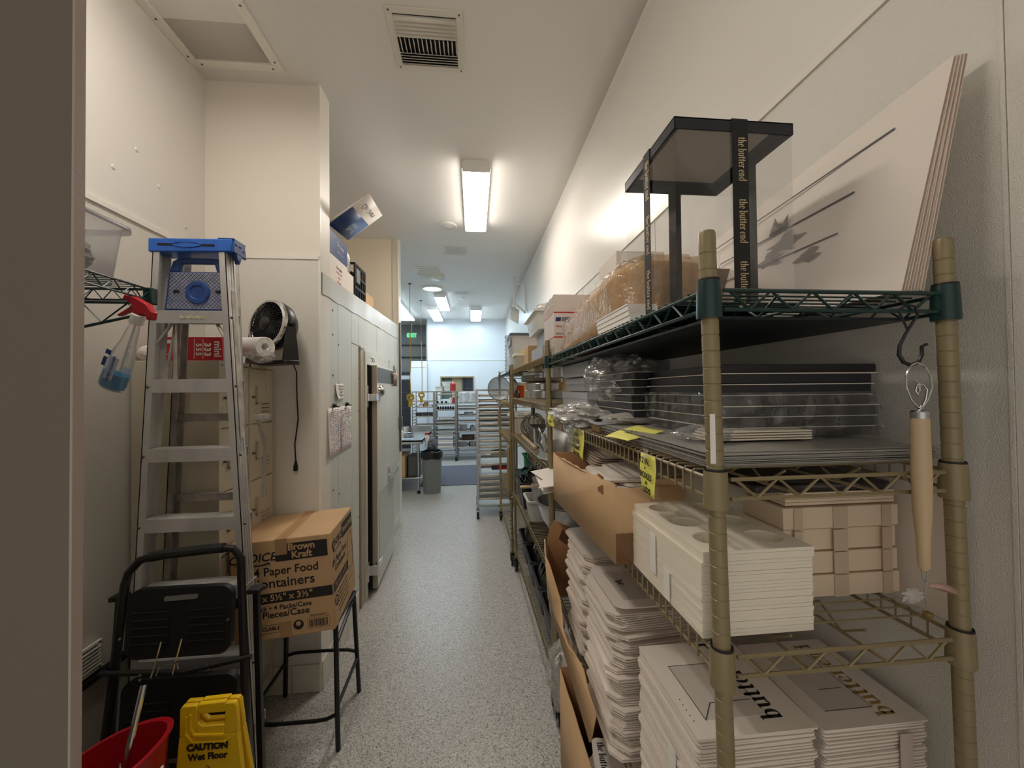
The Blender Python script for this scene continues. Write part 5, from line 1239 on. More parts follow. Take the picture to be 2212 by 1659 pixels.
for i in range(7):
    z = Z3 + .10 + .011 * i; g = G()
    pts = rrect(-.15, .15, -.11, .11, .05, 5); g.prism(pts, 0, .0022); g.prism([(a * .98, b * .98) for a, b in pts], .003, .005)
    o = put('flattened_white_box', g, whitec, None, smooth=False, loc=(0, 0, 0), label='flattened white box fanned inside the torn brown carton', cat='cake box', group='white boxes inside the torn carton'); o['label'] = ('lowest', 'second lowest', 'third lowest', 'middle', 'third from the top', 'second from the top', 'topmost')[i] + ' flattened white box inside the torn brown carton'
    o.location = (.515 + .005 * i * (-1) ** i, 1.08 + .008 * i, z); o.rotation_euler = (radians(-4 + i), radians(4 - 1 * i), radians(12 * sin(i * 2)))
for i in range(5):
    g = G().prism(rrect(-.13, .13, -.10, .10, .02, 3), 0, .003); o = put('grey_lid_board', g, mat('grey_brown_board', (178, 160, 144), .6) if i == 0 else bpy.data.materials['grey_brown_board'], None, smooth=False, loc=(0, 0, 0), label='grey-brown board in the sheaf at the back of the torn carton', cat='cardboard', group='grey boards inside the torn carton'); o['label'] = ('front', 'second', 'middle', 'fourth', 'rearmost')[i] + ' grey-brown board at the back of the torn carton'
    o.location = (.50, 1.30 + .006 * i, Z3 + .165 + .006 * i); o.rotation_euler = (radians(8), radians(4), radians(4 * i))
# loose white boards sticking out past the torn carton toward the aisle
for i, (dx, dy, dz, r_) in enumerate(((0, 0, 0, 8), (.015, .05, .012, 22), (.02, -.03, .024, -6))):
    o = put('loose_white_board', G().prism([(-.11, -.16), (.13, -.13), (.14, .12), (-.05, .15)], 0, .003), whitec, None, smooth=False, loc=(0, 0, 0), label=('lowest', 'middle', 'topmost')[i] + ' loose white board poking out beyond the torn carton', cat='cardboard', group='loose white boards past the torn carton')
    o.location = (.36 + dx, 1.72 + dy, Z3 - .005 + dz); o.rotation_euler = (0, radians(-6), radians(r_))
# cupcake inserts
def insert_g(x0, x1, y0, y1):
    g = G(); w_, h_ = x1 - x0, y1 - y0
    cs_ = [(x0 + w_ * (.25 + .5 * i), y0 + h_ * (.19 + .31 * j)) for j in range(3) for i in range(2)]
    th = .0055; r_ = .031
    # plate made of six cells, each a square with a round hole
    xs = [x0, x0 + w_ * .5, x1]; ysl = [y0, y0 + h_ * .345, y0 + h_ * .655, y1]
    for j in range(3):
        for i in range(2):
            cx_, cy_ = cs_[j * 2 + i]; n_ = 24; o_, q_ = [], []
            for k in range(n_):
                a = 2 * pi * (k + .5) / n_; dx, dy = cos(a), sin(a)
                tx = (xs[i + 1] - cx_) / dx if dx > 0 else (xs[i] - cx_) / dx; ty2 = (ysl[j + 1] - cy_) / dy if dy > 0 else (ysl[j] - cy_) / dy
                t = min(tx, ty2); o_.append((cx_ + dx * t, cy_ + dy * t)); q_.append((cx_ + dx * r_, cy_ + dy * r_ * .95))
            for cxx, cyy in ((xs[i], ysl[j]), (xs[i + 1], ysl[j]), (xs[i + 1], ysl[j + 1]), (xs[i], ysl[j + 1])):
                k = min(range(n_), key=lambda k: (o_[k][0] - cxx) ** 2 + (o_[k][1] - cyy) ** 2); o_[k] = (cxx, cyy)
            g.add([(a, b, th) for a, b in o_] + [(a, b, th) for a, b in q_] + [(a, b, 0) for a, b in q_], [(k, (k + 1) % n_, n_ + (k + 1) % n_, n_ + k) for k in range(n_)] + [(n_ + k, n_ + (k + 1) % n_, 2 * n_ + (k + 1) % n_, 2 * n_ + k) for k in range(n_)])
    g.add([(x0, y0, 0), (x1, y0, 0), (x1, y1, 0), (x0, y1, 0), (x0, y0, th), (x1, y0, th), (x1, y1, th), (x0, y1, th)], [(0, 1, 5, 4), (1, 2, 6, 5), (2, 3, 7, 6), (3, 0, 4, 7)])
    return g
gi = insert_g(-.098, .098, -.142, .142)
base = None
for i in range(24):
    if base is None:
        base = put('cupcake_insert', gi, whitei, None, smooth=False, loc=(0, 0, 0), label='ivory card insert with six round holes in the near stack', cat='box insert', group='stack of cupcake inserts on the third shelf'); o = base
    else: o = dup(base)
    j = 23 - i; o['label'] = 'ivory card insert with six round holes, ' + (['topmost', 'second from the top', 'third from the top', 'fourth from the top', 'fifth from the top', 'sixth from the top'][j] + ' of the near stack' if j < 6 else 'in the lower part of the near stack')
    o.location = (.463 + (.004 if i > 20 else 0) + R.uniform(-.0005, .0005), .742 + R.uniform(-.0007, .0007), Z3 + .0058 * i); o.rotation_euler = (0, 0, R.uniform(-.004, .004))
tp = thing('white_tape_band', 'white paper tape strip down the side of the insert stack', 'tape', (.363, .77, Z3)); put('strip', G().box(.3612, .3622, .755, .78, Z3 + .03, Z3 + .11), paper, tp); put('strip', G().box(.3612, .3622, .70, .722, Z3 + .005, Z3 + .06), paper, tp)
# kraft label box behind ("6 Ho...")
hb_ = thing('six_hole_carton', 'brown carton printed 6 Ho, behind the near post', 'carton', (.55, .98, Z3)); put('carton', G().box(.43, .58, .888, .90, Z3 + .02, Z3 + .19), kraft, hb_, bevel=.002); put('panel', G().box(.45, .85, .90, .94, Z3, Z3 + .18), kraft, hb_, bevel=.002)
put('paper_panel', G().box(.462, .56, .8865, .888, Z3 + .14, Z3 + .185), mat('pale_kraft', (206, 164, 116), .6), hb_)
text('6 Hole', .034, (.468, .8862, Z3 + .163), (1, 0, 0), (0, 0, 1), ink, hb_, align='LEFT')
# taped cream cartons on the right
for i in range(4):
    z = Z3 - .002 + .044 * i
    o = thing('cream_carton', ('lowest', 'second', 'third', 'uppermost')[i] + ' cream cardboard carton of the taped pile by the wall', 'carton', (.72, .8, z), group='taped cream cartons by the wall')
    put('carton', G().box(.595 - .004 * (i % 2), .838, .695 + .003 * (i % 3), .885, z, z + .0415), creamc, o, bevel=.0015)
    put('flap_seam', G().box(.70 + .02 * (i % 2), .701 + .02 * (i % 2), .694, .696, z + .002, z + .040), mat('seam_brown', (150, 118, 88), .7) if i == 0 else bpy.data.materials['seam_brown'], o)
    for a_, b_ in ((.695, .725), (.612, .63), (.80, .82)): put('clear_tape', G().box(a_, b_, .6925, .694, z, z + .0415), bpy.data.materials.get('masking_tape') or mat('masking_tape', (206, 186, 160), .35), o)
for i in range(4):
    z = Z3 + .175 + .0062 * i
    put('cream_board', G().box(.60, .835, .70, .885, z, z + .0054), creamc, None, label='cream card on top of the taped cartons', cat='cardboard', group='cream cards above the taped cartons', smooth=False)['label'] = ('lowest', 'second lowest', 'second from the top', 'topmost')[i] + ' cream card lying on the taped cartons'
bpk = thing('dark_wrapped_pack', 'dark film-wrapped pack on top of the cream cartons', 'packet', (.72, .8, Z3 + .2)); put('pack', G().box(.54, .83, .70, .885, Z3 + .2005, Z3 + .216), mat('dark_pack', (44, 38, 40), .35, bump=.4, bs=20), bpk, bevel=.004)
put('film', G().grid(bagf(.69, .79, Z3 + .212, .15, .10, .010, .06, 21), 50, 12), clearb, bpk)
gw = thing('grey_white_board', 'pale grey board leaning behind the cream cartons', 'cardboard', (.6, .9, Z3)); put('board', G().add([(.50, .886, Z3), (.62, .80, Z3), (.60, .80, Z3 + .2), (.50, .886, Z3 + .205)], [(0, 1, 2, 3)]), mat('grey_white', (196, 190, 172), .5), gw, solid=.004)
gw2 = thing('white_side_board', 'tall white board standing against the wall by the rear post', 'cardboard', (.86, .7, .9)); put('board', G().prism(rrect(.60, .80, Z3 - .02, Z3 + .27, .02), .851, .857, 'x'), whitec, gw2)

winm = mat('pale_window', (206, 198, 188), .25)
# ================= fourth shelf (z .708): stacks of flattened white boxes
Z4 = .7085
# near stack with printed top
near_stack = sheets('flattened_white_box', 'flattened white box in the near stack under the inserts', 'cake box', 'near stack of flattened white boxes on the fourth shelf', .372, .592, .632, .872, Z4, 37, .0092, .0078, whitec, .003, .004, .012, fold=True, edge=mat('pink_grey_core', (196, 172, 162), .7))
top = thing('printed_white_box', 'topmost flattened box of the near stack, printed butter end beside its window', 'cake box', (.482, .752, Z4 + .345)); zt = Z4 + .3425
put('board', G().prism(rrect(.372, .595, .63, .87, .004, 2), zt, zt + .003), whitec, top)
put('window', G().box(.408, .53, .665, .80, zt + .003, zt + .0034), winm, top)
put('window_edge', G().tube([(.408, .665, zt + .0036), (.408, .80, zt + .0036), (.53, .80, zt + .0036)], .0008, 4).tube([(.408, .665, zt + .0036), (.438, .70, zt + .0036)], .0012, 4).tube([(.438, .70, zt + .0036), (.52, .70, zt + .0036)], .0008, 4), darkgrey, top)
put('lettering', serif('butter end', .026, fr((.550, .655, zt + .0034), (0, 1, 0), (-1, 0, 0)), 1.1), ink, top, smooth=False)
for k in range(5): put('vent_dot', G().box(.385, .3865, .665 + .012 * k, .667 + .012 * k, zt + .003, zt + .0036), ink, top)
bd = thing('white_tape_band', 'pale tape band down the front of the near white stack', 'tape', (.372, .7, Z4)); put('strip', G().box(.367, .3685, .70, .725, Z4 + .14, Z4 + .26), paper, bd)
# right stack with gold print
sheets('flattened_white_box', 'flattened white box in the stack by the wall with gold print', 'cake box', 'stack of flattened boxes by the wall on the fourth shelf', .628, .838, .655, .885, Z4, 34, .0092, .0078, whitec, .003, .004, .012, fold=True, edge=bpy.data.materials['pink_grey_core'])
top2 = thing('printed_white_box', 'topmost box by the wall, printed in faded gold beside its window', 'cake box', (.73, .77, Z4 + .315)); zt = Z4 + .3145
put('board', G().prism(rrect(.626, .840, .652, .888, .004, 2), zt, zt + .003), whitec, top2)
put('window', G().box(.665, .765, .69, .84, zt + .003, zt + .0034), winm, top2); put('window_edge', G().tube([(.665, .69, zt + .0036), (.765, .69, zt + .0036), (.765, .84, zt + .0036)], .0007, 4).tube([(.70, .74, zt + .0036), (.75, .74, zt + .0036)], .0007, 4), darkgrey, top2)
put('lettering', serif('butter end', .025, fr((.795, .67, zt + .0034), (0, 1, 0), (-1, 0, 0)), 1.1), goldt, top2, smooth=False)
bd = thing('clear_tape_band', 'clear tape band round the stack by the wall', 'tape', (.78, .65, Z4)); put('strip', G().box(.775, .80, .648, .6495, Z4 + .05, Z4 + .30), mat('grey_tape', (196, 180, 170), .3), bd)
# middle stack, sagging cartons with rounded corners
rc = [(-.10, -.13), (.13, -.13), (.13, .13), (-.10, .13), (-.125, .11), (-.125, -.10)]
sheets('flattened_white_box', 'flattened white box in the middle stack, slumping toward the aisle', 'cake box', 'slumping middle stack of flattened boxes', .34, .60, .96, 1.21, Z4 + .004, 34, .0098, .0075, whitec, .012, .009, .07, shape=rc, fold=True, tilt=(radians(-1.5), radians(-2)), drift=(.0006, .0016), edge=corr)
t3 = thing('printed_white_box', 'topmost box of the slumping stack, with a small window', 'cake box', (.5, 1.1, Z4 + .34)); zt = Z4 + .352
g = G(); g.M = Matrix.Translation((.495, 1.13, zt)) @ Matrix.Rotation(radians(-2), 4, 'X')
put('board', g.prism(rrect(-.125, .13, -.13, .13, .03, 4), 0, .003), whitec, t3); g = G(); g.M = Matrix.Translation((.495, 1.13, zt)) @ Matrix.Rotation(radians(-2), 4, 'X')
put('window', g.box(-.09, .10, -.09, .09, .003, .0034), winm, t3)
put('lettering', serif('be', .016, fr((.42, 1.15, zt + .004), (.3, -1, 0), (1, .3, 0)), 1.1), ink, t3, smooth=False)
# far stack inside the torn low box
sheets('flattened_white_box', 'flattened white box in the far stack behind a torn brown flap', 'cake box', 'far stack of flattened boxes on the fourth shelf', .355, .64, 1.30, 1.56, Z4 + .01, 34, .0102, .0085, whitec, .012, .010, .08, shape=rc, fold=True, tilt=(radians(3), radians(-2)), drift=(.0004, .0014), edge=corr)
fp = thing('torn_brown_box', 'torn brown box wall wrapping the far white stack on the fourth shelf', 'carton', (.33, 1.4, Z4))
rg = [R.uniform(-.012, .012) for _ in range(40)]
fr_pts = [V((.325, 1.74, Z4 + .0)), V((.30, 1.02, Z4 + .0)), V((.31, 1.0, Z4 + .09))] + [V((.30 + .012 * sin(k), 1.02 + .72 * k / 14, Z4 + .10 + .16 * sm(k / 14) - .05 * sm((k - 3) / 4) * (1 - sm((k - 7) / 3)) + rg[k])) for k in range(1, 15)]
quadbox(fr_pts, kraft, 'side_panel', fp, .006)
quadbox([V((.325, 1.74, Z4)), V((.325, 1.74, Z4 + .27)), V((.36, 1.76, Z4 + .34)), V((.66, 1.75, Z4 + .20)), V((.66, 1.75, Z4))], kraftd, 'end_panel', fp, .006)

# ================= bottom shelf
Z5 = .213
ob2 = thing('open_brown_box', 'open brown box on the bottom shelf with cards inside', 'carton', (.5, 1.25, Z5))
x0, x1, y0, y1, h_ = .32, .70, .92, 1.48, .36
def wob(a, b, h, k=10): return [a, b] + [b + (a - b) * (i / k) + V((0, 0, h + R.uniform(-.006, .006))) for i in range(k + 1)]
quadbox(wob(V((x0, y0, Z5)), V((x0, y1, Z5)), h_), kraft, 'side_panel', ob2, .005); quadbox(wob(V((x0, y1, Z5)), V((x1, y1, Z5)), h_ + .01), kraftd, 'end_panel', ob2, .005)
quadbox(wob(V((x1, y1, Z5)), V((x1, y0, Z5)), h_), kraftd, 'side_panel', ob2, .005); quadbox(wob(V((x0, y0, Z5)), V((x1, y0, Z5)), h_ - .02), kraft, 'end_panel', ob2, .005); quadbox([V((x0, y0, Z5)), V((x1, y0, Z5)), V((x1, y1, Z5)), V((x0, y1, Z5))], kraftd, 'bottom_panel', ob2, .005)
sheets('flattened_white_box', 'white flat box heaped in the open brown box', 'cake box', 'boxes heaped in the open brown box', .36, .60, .95, 1.28, Z5 + .006, 26, .0098, .0075, whitec, .012, .01, .12, shape=rc, fold=True, tilt=(radians(2), radians(-3)), edge=corr)
t4 = thing('printed_white_box', 'box lettered the butter, lying atop the heap in the open brown box', 'cake box', (.44, 1.12, Z5 + .27)); zt = Z5 + .285
g = G(); g.M = Matrix.Translation((.445, 1.11, zt)) @ Matrix.Rotation(radians(-12), 4, 'Z') @ Matrix.Rotation(radians(-5), 4, 'X')
put('board', g.prism(rrect(-.10, .12, -.15, .15, .02, 4), 0, .003), whitec, t4)
put('lettering', serif('the butter end', .015, Matrix.Translation((.445, 1.11, zt)) @ Matrix.Rotation(radians(-12), 4, 'Z') @ Matrix.Rotation(radians(-5), 4, 'X') @ fr((-.085, .13, .0042), (.05, -1, 0), (1, .05, 0)), 1.1), ink, t4, smooth=False)
sheets('flattened_white_box', 'white flat box behind the bag on the bottom shelf', 'cake box', 'boxes behind the bag on the bottom shelf', .36, .66, 1.52, 1.72, Z5 + .004, 18, .010, .008, whitec, .012, .01, .10, shape=rc, fold=True, edge=corr)
bg2 = thing('clear_bag_of_lids', 'crumpled clear bag with white cards on the bottom shelf', 'bag', (.42, 1.62, Z5)); put('film', G().grid(bagf(.40, 1.60, Z5 + .24, .09, .11, .16, .28, 31), 60, 30), clearb, bg2, ang=80)
for i in range(3): put('card', G().add([(.36 + .02 * i, 1.50 + .04 * i, Z5 + .10), (.36 + .02 * i, 1.68 + .02 * i, Z5 + .12), (.39 + .02 * i, 1.68, Z5 + .42), (.39 + .02 * i, 1.56, Z5 + .40)], [(0, 1, 2, 3)]), whitec, bg2, solid=.003)

# ================= hook and dough whisk
hk = thing('s_hook', 'black S-shaped hook hanging from the near end of the top shelf', 'hook', (.72, .56, 1.72))
yk = .558
put('hook', G().tube([(.712, yk + .01, 1.772), (.72, yk, 1.781), (.735, yk, 1.778), (.738, yk, 1.765), (.716, yk, 1.735), (.704, yk, 1.715), (.702, yk, 1.700), (.710, yk, 1.688), (.723, yk, 1.683), (.737, yk, 1.688), (.744, yk, 1.70), (.744, yk, 1.713), (.753, yk, 1.717)], [.002, .002, .0021, .0021, .0022, .0028, .003, .003, .003, .003, .0028, .0026, .0024], 7).tube([(.704, yk, 1.770), (.719, yk, 1.74)], .0019, 6), blkt, hk)
wk = thing('dough_whisk', 'wire-headed dough whisk with pale wooden handle hung on the black hook', 'whisk', (.727, .556, 1.4))
yk = .550
def wkp(pts): return [(x, yk, z) for x, z in pts]
put('wire_loop', G().tube(wkp([(.727, 1.612), (.712, 1.628), (.704, 1.648), (.704, 1.666), (.712, 1.681), (.724, 1.687), (.738, 1.681), (.748, 1.664), (.750, 1.646), (.741, 1.626), (.729, 1.612)]), .0014, 6), chrome, wk, label='bright steel wire loop')
put('wire_coil', G().tube(wkp([(.706, 1.662), (.718, 1.66), (.727, 1.652), (.728, 1.642), (.724, 1.636), (.72, 1.642), (.723, 1.651), (.734, 1.652), (.741, 1.643), (.738, 1.628), (.730, 1.614)]), .0013, 6), chrome, wk)
put('ferrule', G().lathe([(.010, .012), (.0115, .01), (.0115, 0)], (.727, yk, 1.598), 20).cyl((.724, yk, 1.606), (.730, yk, 1.618), .0022), steel, wk)
put('handle', G().lathe([(.0113, 0), (.0115, -.03), (.0125, -.09), (.0115, -.15), (.0085, -.19), (.0075, -.235), (.004, -.24), (0, -.241)], (.727, yk, 1.598), 20), woodm, wk, label='pale turned wooden handle')
rbn = put('tie_string', G().tube(wkp([(.722, 1.36), (.724, 1.345), (.730, 1.335), (.726, 1.322), (.731, 1.30)]), .001, 5).tube(wkp([(.734, 1.36), (.731, 1.345), (.728, 1.33)]), .001, 5), steel, wk)
put('bead', G().lathe([(0, .006), (.006, .003), (.007, 0), (.005, -.005), (0, -.007)], (.732, yk, 1.288), 14), mat('amber_bead', (120, 96, 50), .2), wk)
put('pink_tag', G().add([(.735, yk, 1.336), (.765, yk + .004, 1.334), (.79, yk + .004, 1.322), (.788, yk, 1.314), (.76, yk - .003, 1.324), (.736, yk, 1.330)], [(0, 1, 2, 3, 4, 5)]), mat('pink_tag', (196, 158, 150), .6), wk, solid=.001)
put('clear_tail', G().grid(bagf(.706, yk, 1.318, .016, .004, .012, .4, 41), 16, 10), clearb, wk)

for o_ in (hk, wk): o_.location.x -= .021
# ================================================================ SECOND AND THIRD RACK CONTENTS
def solo(name, label, cat, loc, group=None): return thing(name, label, cat, loc, group=group)
def pan(name, label, x, y, z, r, h, m=steel, group=None, cat='cake pan', t=.003):
    o = solo(name, label, cat, (x, y, z), group)
    put('body', G().lathe([(0, 0), (r - .004, 0), (r, .004), (r, h - .004), (r + .004, h), (r + .002, h + .002), (r - t, h), (r - t, .006), (0, .005)], (x, y, z), 36), m, o)
    return o
def crate(name, label, x0, x1, y0, y1, z0, z1, m, cat='bin', group=None, flare=.02, rimw=.012, rimm=None):
    o = solo(name, label, cat, ((x0 + x1) / 2, (y0 + y1) / 2, z0), group)
    def lp(d, z, r=.025): return [(p[0], p[1], z) for p in rrect(x0 + d, x1 - d, y0 + d, y1 - d, r, 3)]
    loops = [lp(flare, z0), lp(0, z1 - .012), lp(-rimw, z1 - .012), lp(-rimw, z1), lp(.004, z1), lp(flare + .004, z0 + .005)]
    n_ = len(loops[0]); g = G()
    g.add([p for l in loops for p in l], [(k * n_ + i, k * n_ + (i + 1) % n_, (k + 1) * n_ + (i + 1) % n_, (k + 1) * n_ + i) for k in range(5) for i in range(n_)] + [tuple(range(n_ - 1, -1, -1)), tuple(range(5 * n_, 6 * n_))])
    put('body', g, m, o); return o
def box(name, label, x0, x1, y0, y1, z0, z1, m, cat='box', group=None, seam=True):
    o = solo(name, label, cat, ((x0 + x1) / 2, (y0 + y1) / 2, z0), group)
    put('carton', G().box(x0, x1, y0, y1, z0, z1), m, o, bevel=.003)
    if seam: put('flap_seam', G().box(x0 + .003, x1 - .003, (y0 + y1) / 2 - .0015, (y0 + y1) / 2 + .0015, z1, z1 + .001), kraftd, o)
    return o
# top of racks B and C
box('small_brown_box', 'small brown box standing on top of the second rack', .42, .58, 2.98, 3.20, 1.835, 1.995, kraft)
box('grey_carton', 'grey-white carton under the milky tub on the second rack', .43, .74, 2.40, 2.86, 1.835, 1.935, greyc)
box('grey_carton', 'small grey carton leaning on the shipping boxes, upper one', .46, .72, 2.46, 2.80, 1.937, 2.035, greyc)
o = crate('cream_tub', 'cream plastic tub with a wrapped bundle on the grey cartons', .40, .74, 2.42, 2.92, 2.04, 2.16, whitep, 'tub', rimw=.02)
put('wrapped_bundle', G().grid(bagf(.57, 2.67, 2.19, .15, .21, .07, .10, 51), 40, 20), film('cloudy_wrap', (236, 234, 228), .2, .2, .5, .6, 30), o)
o = crate('clear_storage_bin', 'tall translucent storage bin with a dark lid on the third rack', .37, .74, 3.82, 4.22, 1.838, 2.19, film('bin_plastic', (226, 226, 222), .08, .25, 0, .62), 'storage bin', flare=.03)
put('lid', G().prism(rrect(.355, .755, 3.80, 4.24, .03), 2.19, 2.215), mat('slate_lid', (70, 78, 88), .35), o, bevel=.003)
put('handle_band', G().box(.362, .366, 3.84, 4.20, 2.10, 2.17), film('bin_band', (190, 196, 204), .1, .2, 0, .6), o)
o = crate('small_cream_tub', 'small cream tub with a yellow lid knob near the rack joint', .38, .56, 3.52, 3.72, 1.838, 1.97, film('cream_tub', (232, 230, 212), .06, .3, 0, .7), 'tub')
put('lid', G().prism(rrect(.37, .57, 3.51, 3.73, .03), 1.97, 1.985), whitep, o); put('yellow_knob', G().lathe([(0, .03), (.02, .025), (.02, 0)], (.46, 3.60, 1.985), 12), yrub, o)
for i in range(2):
    o = solo('cup_stack', ('nearer', 'farther')[i] + ' tall stack of clear cups at the end of the third rack top', 'cups', (.40 + .11 * i, 4.45 + .16 * i, 1.838), 'clear cup stacks')
    prof = []
    for k in range(9): prof += [(.034, .02 + .045 * k), (.045, .055 + .045 * k), (.046, .062 + .045 * k)]
    put('cups', G().lathe([(0, 0), (.03, 0)] + prof + [(.04, .44), (0, .42)], (.40 + .11 * i, 4.45 + .16 * i, 1.838), 18), milky, o)
# second rack, second shelf: round pans
Zb = 1.5785
pan('round_cake_pan', 'wide round pan at the bottom of the pan pile on the second shelf', .555, 3.03, Zb, .150, .062)
pan('round_cake_pan', 'narrower round pan stacked on the wide one', .545, 3.04, Zb + .066, .125, .052)
box('brown_box', 'brown box behind the round pans on the second rack', .45, .78, 3.22, 3.48, Zb, Zb + .135, kraft)
pan('round_cake_pan', 'large round pan on top of the brown box', .575, 3.28, Zb + .138, .172, .05, dsteel)
pan('round_cake_pan', 'large round pan nested above the other on the brown box', .58, 3.27, Zb + .165, .166, .05)
pan('round_cake_pan', 'large round pan near the grey cartons', .62, 2.62, Zb + .15, .14, .07)
o = box('folded_box_pile', 'brown box by the wall on the second shelf of the second rack', .60, .79, 2.36, 2.60, Zb, Zb + .146, kraft)
# third shelf
Zc = 1.2535
mb = solo('mixer_bowl', 'big upturned steel mixer bowl with loop handles on the third shelf', 'bowl', (.60, 2.22, Zc))
put('bowl', G().lathe([(.228, 0), (.235, .006), (.228, .014), (.22, .07), (.205, .13), (.175, .19), (.12, .235), (.06, .25), (.058, .258), (.0, .258)], (.60, 2.22, Zc), 44), steel, mb)
for a in (-2.6, 2.5): 
    c_ = V((.60 + .225 * cos(a), 2.22 + .225 * sin(a), Zc)); t_ = V((-sin(a), cos(a), 0)); n_ = V((cos(a), sin(a), 0))
    put('handle', G().tube([c_ + t_ * .04 + V((0, 0, .05)), c_ + t_ * .045 + n_ * .035 + V((0, 0, .07)), c_ + t_ * .02 + n_ * .05 + V((0, 0, .15)), c_ - t_ * .02 + n_ * .045 + V((0, 0, .16)), c_ - t_ * .045 + n_ * .03 + V((0, 0, .1)), c_ - t_ * .04 + V((0, 0, .05))], .007, 8), chrome, mb)
sb2 = crate('steel_pan_bin', 'rectangular steel insert pan behind the mixer bowl', .41, .62, 2.55, 2.95, Zc, Zc + .13, dsteel, 'steel pan')
def whip(x, y, z, h, r, label, lay=0.):
    o = solo('wire_whip', label, 'whisk', (x, y, z), 'wire whips on the third shelf')
    g = G()
    for k in range(7):
        a = pi * k / 7
        g.tube([(x + r * 1.0 * cos(a) * sin(t) * (1 if t < pi else 1), y + r * sin(a) * sin(t), z + h * .35 * (1 - cos(t))) if True else 0 for t in [pi * j / 10 for j in range(11)]] , .0022, 4)
        g.tube([(x - r * cos(a) * sin(t), y - r * sin(a) * sin(t), z + h * .35 * (1 - cos(t))) for t in [pi * j / 10 for j in range(11)]], .0022, 4)
    put('wire_cage', g, dsteel, o); put('shaft', G().cyl((x, y, z + h * .68), (x, y, z + h), .014), dsteel, o)
    return o
whip(.47, 3.10, Zc + .002, .27, .10, 'nearer dark wire whip standing on the third shelf')
whip(.52, 3.38, Zc + .002, .27, .10, 'farther dark wire whip standing on the third shelf')
ap = solo('folded_black_bags', 'slumped black cloth bags at the back of the third shelf', 'bag', (.66, 2.72, Zc)); put('cloth', G().grid(bagf(.70, 2.90, Zc + .12, .10, .22, .12, .22, 61), 44, 22), blkm, ap)
wb_ = solo('wood_board', 'pale wooden board lying along the third shelf edge', 'board', (.42, 2.9, Zc)); put('board', G().box(.392, .412, 2.55, 3.25, Zc + .0, Zc + .018), woodm, wb_, bevel=.003)
# hanging attachments
for i, yy in enumerate((2.95, 3.06, 3.18, 3.32)):
    o = solo('hanging_beater', ('nearest', 'second', 'third', 'farthest')[i] + ' steel beater hanging below the third shelf', 'beater', (.50, yy, 1.02), 'hanging beaters')
    put('hook', G().tube([(.50, yy, 1.212), (.51, yy, 1.20), (.49, yy, 1.17), (.50, yy, 1.15)], .003, 5), dsteel, o)
    put('paddle', G().tube([(.50, yy, 1.15), (.46, yy, 1.12), (.455, yy, 1.06), (.50, yy, 1.02), (.545, yy, 1.06), (.54, yy, 1.12), (.50, yy, 1.15)], .005, 6).tube([(.50, yy, 1.15), (.50, yy, 1.02)], .004, 5), steel, o)
# fourth shelf
Zd = .7135
crate('green_bin', 'green plastic bin behind the black bin on the fourth shelf', .44, .78, 3.34, 3.52, Zd, Zd + .36, grnp)
o = box('red_box', 'small red box beside the green bin on the fourth shelf', .58, .78, 2.80, 3.04, Zd, Zd + .36, redi, seam=False)
bb_ = crate('black_bin', 'black plastic bin heaped with cake rings on the fourth shelf', .36, .64, 2.99, 3.30, Zd + .0, Zd + .21, blk, 'bin')
for i, (dx, dy, dz, tl) in enumerate(((0, 0, .28, 14), (.02, .05, .30, 24), (-.03, .09, .31, 40), (.05, -.06, .30, -10))):
    o = solo('cake_ring', ('lowest', 'second', 'leaning', 'nearest')[i] + ' steel cake ring in the black bin', 'cake ring', (0, 0, 0), 'cake rings in the black bin'); o['_'] = 0
    OFF[o.name] = V((0, 0, 0)); put('ring', G().lathe([(.10, 0), (.103, 0), (.103, .05), (.10, .05), (.10, 0)], (0, 0, 0), 32), steel, o)
    o.location = (.50 + dx, 3.13 + dy, Zd + dz - .12); o.rotation_euler = (radians(tl), radians(8), 0); del o['_']
ww = solo('wire_whisk', 'bright wire whisk lying on the cake rings', 'whisk', (.47, 2.6, Zd + .35)); g = G()
for k in range(5): g.tube([((.44 + .035 * cos(pi * k / 5) * sin(t)), 3.20 - .10 * t / pi, Zd + .30 + .035 * sin(pi * k / 5 + .3) * sin(t)) for t in [pi * j / 8 for j in range(9)]], .0012, 4)
put('wires', g, chrome, ww)
rp = solo('rolling_pin', 'pale wooden rolling pin end under the black bin on the shelf edge', 'rolling pin', (.42, 2.3, Zd + .2)); 
rp_y = 2.975
put('roller', G().lathe([(0, 0), (.008, 0), (.012, .02), (.012, .07), (.009, .085), (.022, .09), (.024, .1), (.024, .30), (.022, .31)], (.345, rp_y, Zd + .185), 16, Matrix.Rotation(pi / 2, 3, 'Y')), woodm, rp)
st_ = crate('grey_long_bin', 'long pale grey bin along the edge of the fourth shelf', .375, .56, 2.70, 2.94, Zd, Zd + .15, film('grey_bin', (206, 206, 204), .05, .3, 0, .8), 'bin')
for i, (x, y) in enumerate(((.46, 2.77), (.47, 2.88))):
    o = solo('glass_jar', ('front', 'rear')[i] + ' clear glass jar between the bins', 'jar', (x, y, Zd), 'glass jars on the fourth shelf')
    put('glass', G().lathe([(0, 0), (.05, 0), (.055, .01), (.055, .10), (.045, .12), (.045, .14), (.042, .14), (.042, .118), (.052, .10), (.052, .012), (0, .01)], (x, y, Zd + .007), 24, Matrix.Diagonal((1, 1, 1.55))), bottlef, o)
mbw = solo('mixing_bowl', 'large open steel mixing bowl with loops of wire inside, by the joint post', 'bowl', (.56, 2.02, Zd))
BC = (.625, 2.42, Zd + .002)
mbw.location = BC; OFF[mbw.name] = V(BC)
put('bowl', G().lathe([(0, 0), (.08, .0), (.15, .04), (.205, .12), (.232, .22), (.245, .225), (.245, .232), (.229, .232), (.20, .12), (.147, .044), (.078, .006), (0, .006)], BC, 48), steel, mbw)
g = G()
